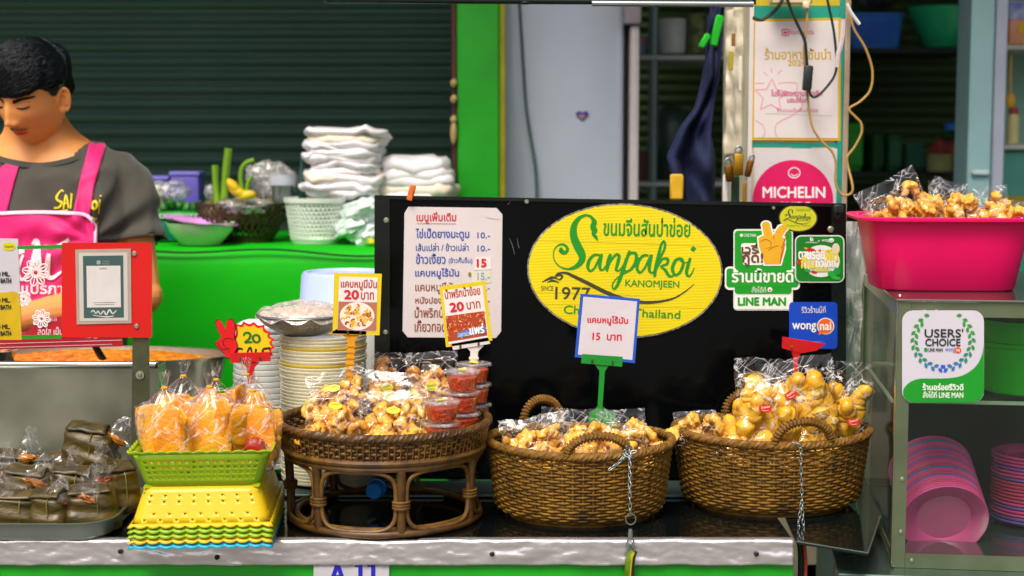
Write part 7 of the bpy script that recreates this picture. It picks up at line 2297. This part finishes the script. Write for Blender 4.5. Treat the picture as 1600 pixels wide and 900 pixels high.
LS = Vector((X(183), YP + .015, zs - .052)); LE = P(225, 462, YP - .03); LW = P(28, 498, YP - .20)
RS_ = Vector((2 * XB - LS.x, YP + .055, zs - .045)); RE = Vector((2 * XB - LE.x + .02, YP + .03, LE.z)); RW = Vector((XB - .14, YP - .26, LE.z - .01))
for S0, E0, W0_ in ((LS, LE, LW), (RS_, RE, RW)):
    limb(body, [S0, S0.lerp(E0, .5), E0], [.048, .042, .034])
    limb(body, [E0, E0.lerp(W0_, .3), E0.lerp(W0_, .7), W0_], [.038, .041, .034, .027])
    d = (W0_ - E0).normalized(); side = d.cross(Vector((0, 0, 1))).normalized(); up_ = side.cross(d)
    palm = W0_ + d * .05
    limb(body, [W0_, W0_ + d * .035, W0_ + d * .085], [.026, .024, .020], 12)
    limb(body, [W0_ + d * .03 - up_ * .012, W0_ + d * .082 - up_ * .016], [.020, .014], 12)
    limb(body, [W0_ + d * .03 + up_ * .012, W0_ + d * .082 + up_ * .016], [.020, .014], 12)
    for k, (o_, L_) in enumerate(((.026, .068), (.009, .078), (-.008, .072), (-.024, .056))):
        b0 = W0_ + d * .082 + up_ * o_
        cu = -side if side.y > 0 else side
        limb(body, [b0, b0 + d * L_ * .45 + cu * L_ * .10, b0 + d * L_ * .62 + cu * L_ * .48, b0 + d * L_ * .42 + cu * L_ * .78], [.0098, .0092, .0085, .0075], 10)
    cu = -side if side.y > 0 else side
    limb(body, [W0_ + d * .02 + up_ * .022, W0_ + d * .052 + up_ * .044 + cu * .012, W0_ + d * .078 + up_ * .040 + cu * .032], [.0135, .0115, .0090], 10)
# legs and feet
for s_ in (-1, 1):
    hx_ = XB + s_ * .085
    limb(body, [Vector((hx_, YP, .86)), Vector((hx_, YP - .01, .48)), Vector((hx_, YP + .02, .09))], [.082, .055, .036], 16)
    limb(body, [Vector((hx_, YP + .03, .045)), Vector((hx_ + s_ * .01, YP - .17, .03))], [.036, .026], 12)

def remeshed(mb, voxel, name, m, parent, passes=3):
    me = bpy.data.meshes.new(name + '_src')
    me.from_pydata(mb.v, [], mb.f)
    bm = bmesh.new(); bm.from_mesh(me); bmesh.ops.recalc_face_normals(bm, faces=bm.faces[:]); bm.to_mesh(me); bm.free()
    o = bpy.data.objects.new(name + '_src', me); C.objects.link(o)
    md = o.modifiers.new('r', 'REMESH'); md.mode = 'VOXEL'; md.voxel_size = voxel; md.use_smooth_shade = True
    ms = o.modifiers.new('s', 'SMOOTH'); ms.factor = .5; ms.iterations = passes
    ev = o.evaluated_get(bpy.context.evaluated_depsgraph_get())
    out = bpy.data.meshes.new_from_object(ev)
    bpy.data.objects.remove(o)
    out.name = name
    return out
bmsh = remeshed(body, .0024, 'body', None, None, 2)
# skin colour: lips, blush, shaved jaw; shade painted in at lip line and nostrils
HI = HM.inverted()
at_ = bmsh.color_attributes.new('skin_tone', 'FLOAT_COLOR', 'POINT')
base, lip, jaw, blush, dark = [Vector(lin(c)[:3]) for c in ('#eea058', '#d0303c', '#b87a3c', '#e08a5c', '#2a1a12')]
import array
co = array.array('f', [0.]) * (len(bmsh.vertices) * 3); bmsh.vertices.foreach_get('co', co)
cols_ = array.array('f', [0.]) * (len(bmsh.vertices) * 4)
for i in range(len(bmsh.vertices)):
    v = Vector((co[3 * i], co[3 * i + 1], co[3 * i + 2])); c = base
    if v.z > 1.36:
        l = HI @ v
        if l.y < -.03:
            k = g1d(l.x, .021) ** .6 * g1d(l.z + .0635, .0088)
            k = min(1, max(0, (k - .34) * 3.4))
            c = c.lerp(lip, k)
            c = c.lerp(blush, .5 * (g1d(abs(l.x) - .042, .02) * g1d(l.z + .025, .02)) + .4 * g1d(l.x, .014) * g1d(l.z + .03, .012))
            mo = g1d(l.x, .026) * g1d(l.z + .052, .0045) * .60
            c = c.lerp(dark, mo)
            c = c.lerp(dark, .75 * g1d(l.x, .017) * g1d(l.z + .0632, .0011))  # dark line painted for the shade between the lips
            for s_ in (-1, 1): c = c.lerp(dark, .9 * min(1, 1.6 * g1d(l.x - s_ * .0095, .0038) * g1d(l.z + .0425, .0026)))  # nostril shade painted dark, no openings modelled
        if l.z < -.04 and l.z > -.13 and abs(l.x) < .09:
            c = c.lerp(jaw, .25 * g1d(l.z + .085, .03))
    cols_[4 * i:4 * i + 4] = array.array('f', (*c, 1))
at_.data.foreach_set('color', cols_)
m_skin = mat('skin', '#eea058', .42, var=.05, scale=40, sss=.18, bump=.08, bscale=600, spec=.4)
nt = m_skin.node_tree; bs_ = nt.nodes['Principled BSDF']
va = nt.nodes.new('ShaderNodeVertexColor'); va.layer_name = 'skin_tone'
nt.links.new(va.outputs[0], bs_.inputs['Base Color'])
bmsh.materials.clear(); bmsh.materials.append(m_skin)
for v in bmsh.vertices: v.co -= Vector((XB, YP, 0))
bob = bpy.data.objects.new('body', bmsh); C.objects.link(bob); bob.parent = per
ORG['body'] = Vector((XB, YP, 0)); ORG[bob.name] = Vector((XB, YP, 0)); bob.name = 'body'

# --- hair: cap shell plus combed strands
def hair_h(d):
    """thickness of hair over direction d of the head frame; <=0: none"""
    az_ = atan2(d.x, -d.y)                     # 0 = front, +-pi = back
    el_ = math.asin(max(-1, min(1, d.z)))
    a = abs(az_)
    # hairline elevation by azimuth
    line = [(0, .30), (.35, .28), (.7, .30), (.95, .40), (1.15, .26), (1.3, .10), (1.45, .08), (1.62, .16), (1.8, .12), (2.1, .0), (2.6, -.2), (3.15, -.25)]
    for (x0, y0), (x1, y1) in zip(line, line[1:]):
        if a <= x1: lo = y0 + (y1 - y0) * (a - x0) / (x1 - x0); break
    else: lo = line[-1][1]
    t = (el_ - lo)
    if t < 0: return t * .2
    side = 1 if a < 1.0 else (.45 if a < 1.7 else .6)
    full = .006 + .024 * min(1, max(0, (el_ - .25) / .5)) + .003 * noise.noise(Vector((d.x * 4, d.y * 4, d.z * 4))) * (el_ > .2)
    return min(full, .0015 + t * .10 * side + (.010 if a < .95 else 0) * min(1, t * 8))
hb_ = MB()
NU2, NV2 = 150, 110
def hp_(d, extra=0.):
    p = head_pt(d); h = hair_h(d)
    nrm = Vector((d.x / .078, d.y / .1, d.z / .122)).normalized()
    return p + nrm * (h + extra), h
vs = []; ok = []
for j in range(NV2 + 1):
    th = pi * j / NV2 * .72
    for i in range(NU2):
        a = 2 * pi * i / NU2
        d = Vector((sin(th) * cos(a), sin(th) * sin(a), cos(th)))
        p, h = hp_(d)
        pq = Vector((p.x * .876 - p.y * .48, -p.x * .48 - p.y * .876, p.z)); g = noise.noise(Vector((pq.x * 150, pq.y * 14, pq.z * 60))) * .0004 + noise.noise(Vector((pq.x * 40, pq.y * 5, pq.z * 10))) * .0012
        nrm = Vector((d.x, d.y, d.z))
        vs.append(p + nrm * (g if h > 0 else 0)); ok.append(h > -.004)
fs = []
for j in range(NV2):
    for i in range(NU2):
        q = (j * NU2 + i, j * NU2 + (i + 1) % NU2, (j + 1) * NU2 + (i + 1) % NU2, (j + 1) * NU2 + i)
        if all(ok[k] for k in q): fs.append(q)
hb_.add(vs, fs)
rnd = random.Random(3)
for k in range(9500):
    # start near the crown, comb forward and to the viewer's left / down the sides
    th = rnd.uniform(.02, 1.0) * 1.3
    a = rnd.uniform(0, 2 * pi)
    d = Vector((sin(th) * cos(a), sin(th) * sin(a), cos(th)))
    h = hair_h(d)
    if h <= .001: continue
    pts = []; L_ = rnd.uniform(.9, 1.7) * (1 if h > .012 else .25); lift = rnd.uniform(.0004, .0042) * (1 if h > .012 else .3)
    flow = Vector((-.55 + rnd.uniform(-.08, .08), -1.0, -.2)) if d.y < .25 else Vector((d.x * 1.2 - .2, .3, -1.0))
    for s2 in range(7):
        p, hh = hp_(d)
        nrm = d.normalized()
        if hh < (-.035 if d.y < -.5 else -.006): 
            break
        pts.append(p + nrm * (lift + .0012 * s2 * (s2 > 4)))
        t = (flow - d * flow.dot(d)).normalized()
        d = (d + t * (L_ / 6) * .5).normalized()
    if len(pts) >= 3:
        hb_.tube(pts, [.00055] * (len(pts) - 1) + [.00015], 3)
hb_.xf(HM)
m_hair = mat('hair_black', '#0e1c26', .42, var=.5, scale=90, col2='#05090c', spec=.45)
hob = hb_.build('hair', m_hair, per, ang=0)
# brows and lash lines laid on the face
def onface(x, z, out=.0004):
    loc, nrm, _, _ = hbvh.ray_cast(Vector((x, -.3, z)), Vector((0, 1, 0)))
    return HM @ (loc + nrm * (out if nrm.y < 0 else -out))
m_brow = mat('brow_black', '#120f0e', .6, var=.2)
for s_ in (-1, 1):
    mb = MB(); q = random.Random(8 + s_)
    for k in range(380):
        t = q.uniform(0, 1); x = s_ * (.013 + .036 * t); z = .0185 + .0060 * sin(min(1, t * 1.25) * pi * .62) + q.uniform(-.0038, .0038) * (1 - .6 * t)
        mb.tube([onface(x, z), onface(x + s_ * .0025, z + .0012, .0008), onface(x + s_ * .0050, z + .0014 - .001 * t, .0006)], [.0009, .0008, .0003], 3)
    mb.build('eyebrow', m_brow, per)
    mb = MB()
    pts = [onface(s_ * (.018 + .027 * t), .0045 - .0035 * sin(pi * t) + .001 * t, .0005) for t in (k / 9 for k in range(10))]
    mb.tube(pts, [.0006, .0013, .0016, .0018, .0019, .0019, .0018, .0016, .0012, .0007], 6)
    for k in range(26):
        t = k / 25; x = s_ * (.019 + .026 * t); z = .0045 - .0035 * sin(pi * t)
        mb.tube([onface(x, z), onface(x + s_ * .001, z - .0022, .0022)], [.0003, .0001], 3)
    mb.build('eyelashes', m_brow, per)
    MB().tube([onface(s_ * (.017 + .029 * t), .0135 + .0035 * sin(pi * t), .0001) for t in (k / 9 for k in range(10))], .0004, 5).build('eyelid_crease', mat('crease_shade', '#8f5226', .6), per)  # brown line painted for the shade in the lid fold
mb = MB(); q = random.Random(4)
for k in range(170):
    x = q.uniform(-.024, .024); z = -.0505 - .0030 * abs(x) / .02 + q.uniform(-.0024, .0024)
    if abs(x) < .003: continue
    s_ = 1 if x > 0 else -1
    mb.tube([onface(x, z), onface(x + s_ * .0012, z - .0022, .0005)], [.00022, .0001], 3)
mb.build('moustache', m_brow, per)

# --- T-shirt
sh_ = MB()
SS = [(z, oy, rx + .006, ry + .006) for z, oy, rx, ry in BS if z <= 1.455]
loft(sh_, sm_sec(SS))
for S0, E0 in ((LS, LE), (RS_, RE)):
    d = (E0 - S0).normalized(); inw = Vector((XB - S0.x, 0, 0)).normalized()
    q = [S0 + inw * .07 + Vector((0, 0, .016)), S0 + Vector((0, 0, .002)), S0 + (E0 - S0) * .25, S0 + (E0 - S0) * .54]
    limb_r = [.062, .058, .059, .062]
    qq = smooth([(*p, r) for p, r in zip(q, limb_r)], 5)
    sh_.tube([Vector(p[:3]) for p in qq], [p[3] for p in qq], 22)
smsh = remeshed(sh_, .0055, 't_shirt', None, None, 6)
bm = bmesh.new(); bm.from_mesh(smsh)
NC = Vector((XB - .004, YP - .0, 0))
def neck_plane(x, y): return 1.436 + .46 * (y - YP) + .05 * abs(x - XB)
dele = []
for v in bm.verts:
    p = v.co
    if (p.x - XB) ** 2 / .100 ** 2 + (p.y - YP) ** 2 / .115 ** 2 < 1 and p.z > neck_plane(p.x, p.y): dele.append(v); continue
    # open sleeve ends
    for S0, E0 in ((LS, LE), (RS_, RE)):
        d = (E0 - S0); t = (p - S0).dot(d) / d.length_squared
        if t > .525 and abs(p.x - XB) > .17: dele.append(v); break
bmesh.ops.delete(bm, geom=list(set(dele)), context='VERTS')
for v in bm.verts:                                    # cloth folds
    p = v.co; n_ = v.normal
    f = .0050 * noise.noise(Vector((p.x * 14, p.y * 14, p.z * 7)))
    # folds fanning from the armpit
    ap_ = Vector((LS.x - .035, YP - .07, LS.z - .10)); r = p - ap_
    if r.length < .2:
        ang = atan2(r.z, r.x); f += .0100 * sin(ang * 9 + 1) * min(1, r.length / .04) * max(0, 1 - r.length / .2)
    w_ = noise.noise(Vector((p.x * 9 - p.z * 6, p.y * 6, p.z * 5 + 7))); f += .006 * max(0, 1 - abs(w_) * 9)
    # armhole seam
    f += .004 * noise.noise(Vector((p.x * 4 + p.z * 14, 3, p.z * 3)))
    v.co = p + n_ * f
bmesh.ops.smooth_vert(bm, verts=bm.verts[:], factor=.5, use_axis_x=True, use_axis_y=True, use_axis_z=True)
bm.to_mesh(smsh)
shv = [v.co.copy() for v in bm.verts]; shf = [[v.index for v in f.verts] for f in bm.faces]
bm.verts.index_update(); shf = [[v.index for v in f.verts] for f in bm.faces]
sbvh = BVHTree.FromPolygons(shv, shf)
bm.free()
smsh.materials.clear()
m_tee = mat('grey_cotton', '#46443c', .85, var=.10, scale=12, bump=.25, bscale=500, sheen=.2)
smsh.materials.append(m_tee)
for v in smsh.vertices: v.co -= Vector((XB, YP, 0))
smsh.shade_smooth()
tob = bpy.data.objects.new('t_shirt', smsh); C.objects.link(tob); tob.parent = per; ORG[tob.name] = Vector((XB, YP, 0))
solid(tob, .003)
# collar band
ring = []
for k in range(72):
    a = 2 * pi * k / 72; dr = Vector((cos(a), sin(a), 0))
    best = None
    for q in range(34):
        r = .050 + .003 * q
        x, y = XB + dr.x * r, YP + dr.y * r
        z = neck_plane(x, y)
        loc, nr, ix, ds_ = sbvh.find_nearest(Vector((x, y, z)))
        if loc and (best is None or ds_ < best[0]): best = (ds_, loc, nr)
    ring.append(best[1])
for _ in range(5): ring = [(ring[k - 2] + ring[k - 1] + ring[k] + ring[(k + 1) % 72] + ring[(k + 2) % 72]) / 5 for k in range(72)]
MB().tube(ring, .0088, 10, closed=True, flat=.5).build('collar', mat('collar_cotton', '#3c403b', .85, var=.1, bump=.2, bscale=400), per)
# sleeve hems
for S0, E0 in ((LS, LE), (RS_, RE)):
    d = (E0 - S0).normalized(); c = S0 + (E0 - S0) * .522
    a_ = d.orthogonal().normalized(); b_ = d.cross(a_)
    q = []
    for k in range(40):
        dr = a_ * cos(2 * pi * k / 40) + b_ * sin(2 * pi * k / 40)
        loc, nr, ix, ds_ = sbvh.ray_cast(c - d * .004, dr, .14)
        q.append(loc if loc else c + dr * .068)
    MB().tube(q, .0022, 6, closed=True).build('sleeve_hem', m_tee, per)
# trousers
mb = MB()
limb(mb, [Vector((XB, YP, .98)), Vector((XB, YP, .86))], [.13, .15])
for s_ in (-1, 1):
    limb(mb, [Vector((XB + s_ * .08, YP, .88)), Vector((XB + s_ * .087, YP - .01, .48)), Vector((XB + s_ * .087, YP + .02, .10))], [.098, .072, .055])
tm_ = remeshed(mb, .012, 'trousers', None, None, 3)
tm_.materials.clear(); tm_.materials.append(mat('denim_dark', '#1c2430', .85, var=.2, scale=20))
for v in tm_.vertices: v.co -= Vector((XB, YP, 0))
tro = bpy.data.objects.new('trousers', tm_); C.objects.link(tro); tro.parent = per; ORG[tro.name] = Vector((XB, YP, 0))

# --- apron laid over the shirt
m_apr = mat('apron_pink', '#dc0070', .6, var=.07, scale=8, bump=.2, bscale=60, sheen=.2)
m_apw = mat('apron_white', '#f0c8e0', .6, var=.03)
EYE = Vector((0, 0, CAMZ))
def drape(px, py, off):
    d = ray(px, py).normalized()
    loc, nr, ix, ds_ = sbvh.ray_cast(EYE, d)
    Yf_ = YP - .118
    flat = P(px, py, Yf_)
    if py > 345:
        k = min(1, (py - 345) / 60)
        if loc is None or (loc - EYE).length > (flat - EYE).length: loc = (loc or flat).lerp(flat, k)
    if loc is None: loc = sbvh.find_nearest(P(px, py, YP))[0]
    return loc - d * off
def strip(L_, R2, n, off, name, m, w=8):
    mb = MB()
    def fn(u, v):
        t = v * (len(L_) - 1); i = min(int(t), len(L_) - 2); f = t - i
        a = (L_[i][0] + (L_[i + 1][0] - L_[i][0]) * f, L_[i][1] + (L_[i + 1][1] - L_[i][1]) * f)
        b = (R2[i][0] + (R2[i + 1][0] - R2[i][0]) * f, R2[i][1] + (R2[i + 1][1] - R2[i][1]) * f)
        return drape(a[0] + (b[0] - a[0]) * u, a[1] + (b[1] - a[1]) * u, off)
    mb.grid(fn, w, n)
    return solid(mb.build(name, m, per, ang=0), .002)
strip([(141, 219), (136, 238), (124, 285), (112, 345)], [(166, 226), (160, 246), (147, 290), (139, 345)], 30, .006, 'apron_strap', m_apr)
strip([(40, 236), (20, 246), (-5, 268), (-35, 345)], [(47, 236), (32, 252), (22, 285), (7, 345)], 30, .006, 'apron_strap', m_apr)
def bib(u, v):
    x = -110 + 260 * u; y = 333 + 300 * v
    top = 334 - 2.5 * sin(max(0, min(1, (x + 10) / 140)) * pi) + (max(0, (x - 122) / 26) ** 3) * 16
    y = top + (640 - top) * v
    p = drape(x, y, .010)
    p.y += .006 * noise.noise(Vector((x * .02, y * .012, 2))) * min(1, v * 4)
    return p
bo2 = solid(MB().grid(bib, 60, 70).build('apron_bib', m_apr, per, ang=0), .002)
ed = [bib(k / 40, 0) for k in range(41)] + [bib(1, k / 30) for k in range(1, 31)]
MB().tube([p + Vector((0, -.002, 0)) for p in ed], .0042, 8, flat=.5).build('piping', m_apw, bo2)
# lettering on bib and shirt follows the cloth
class Skin:
    def __init__(s, off): s.o0 = off; s.n = Vector((0, -1, 0))
    def pt(s, px, py, off=0): return drape(px, py, s.o0 + off)
art = Art(Skin(.0135), bo2, 0, .0004)
wt = ink('#f3e6f0')
for s_ in ([(-20, 440, 4), (0, 420, 6), (25, 396, 8), (38, 392, 6)],
           [(36, 398, 4), (30, 415, 5), (28, 428, 6), (34, 437, 5), (44, 428, 5), (52, 405, 7), (58, 384, 9), (56, 376, 7), (50, 382, 3)],
           [(58, 384, 9), (60, 410, 10), (62, 430, 9), (70, 432, 5)],
           [(76, 396, 6), (74, 415, 9), (74, 430, 8), (82, 434, 6), (96, 424, 3)], [(70, 384, 3), (85, 386, 4), (98, 380, 5), (108, 374, 6)]):
    art.rib(s_, wt, 1, k=5)
art.text('แปรภา', 34, 442, 98, 459, wt, 1, bold=.5)
art.done()
art = Art(Skin(.0032), tob, 0, .0004)
yl_ = ink('#e6d413')
for s_ in ([(99, 300, 2.5), (96, 297, 2), (88, 308, 3.5), (92, 314, 3.5), (97, 316, 3), (92, 324, 3.5), (84, 325, 3)], [(99, 327, 2.5), (103, 304, 3), (107, 325, 2.5)], [(100, 318, 2), (107, 317, 2)],
           [(138, 302, 3.5), (137, 326, 3)], [(136, 316, 2.5), (145, 303, 3)], [(139, 314, 3), (145, 325, 2.5)], [(147, 314, 3), (143, 320, 4), (147, 327, 3.5), (152, 320, 4), (148, 313, 3)], [(156, 312, 3), (154, 334, 2)], [(157, 305, 3), (157.5, 307, 3)],
           [(110, 326, 2.5), (112, 302, 3)]):
    art.rib(s_, yl_, 1, k=4)
art.text('don', 141, 338, 153, 345, yl_, 1, bold=.3)
art.poly([(141, 349), (154, 346.5), (152, 354), (147, 362), (144, 367), (143, 358), (147, 353), (142, 354)], yl_, 1, 'lettering')
art.poly([(83, 330), (106, 327), (106, 329), (84, 332)], yl_, 1, 'lettering')
art.done()
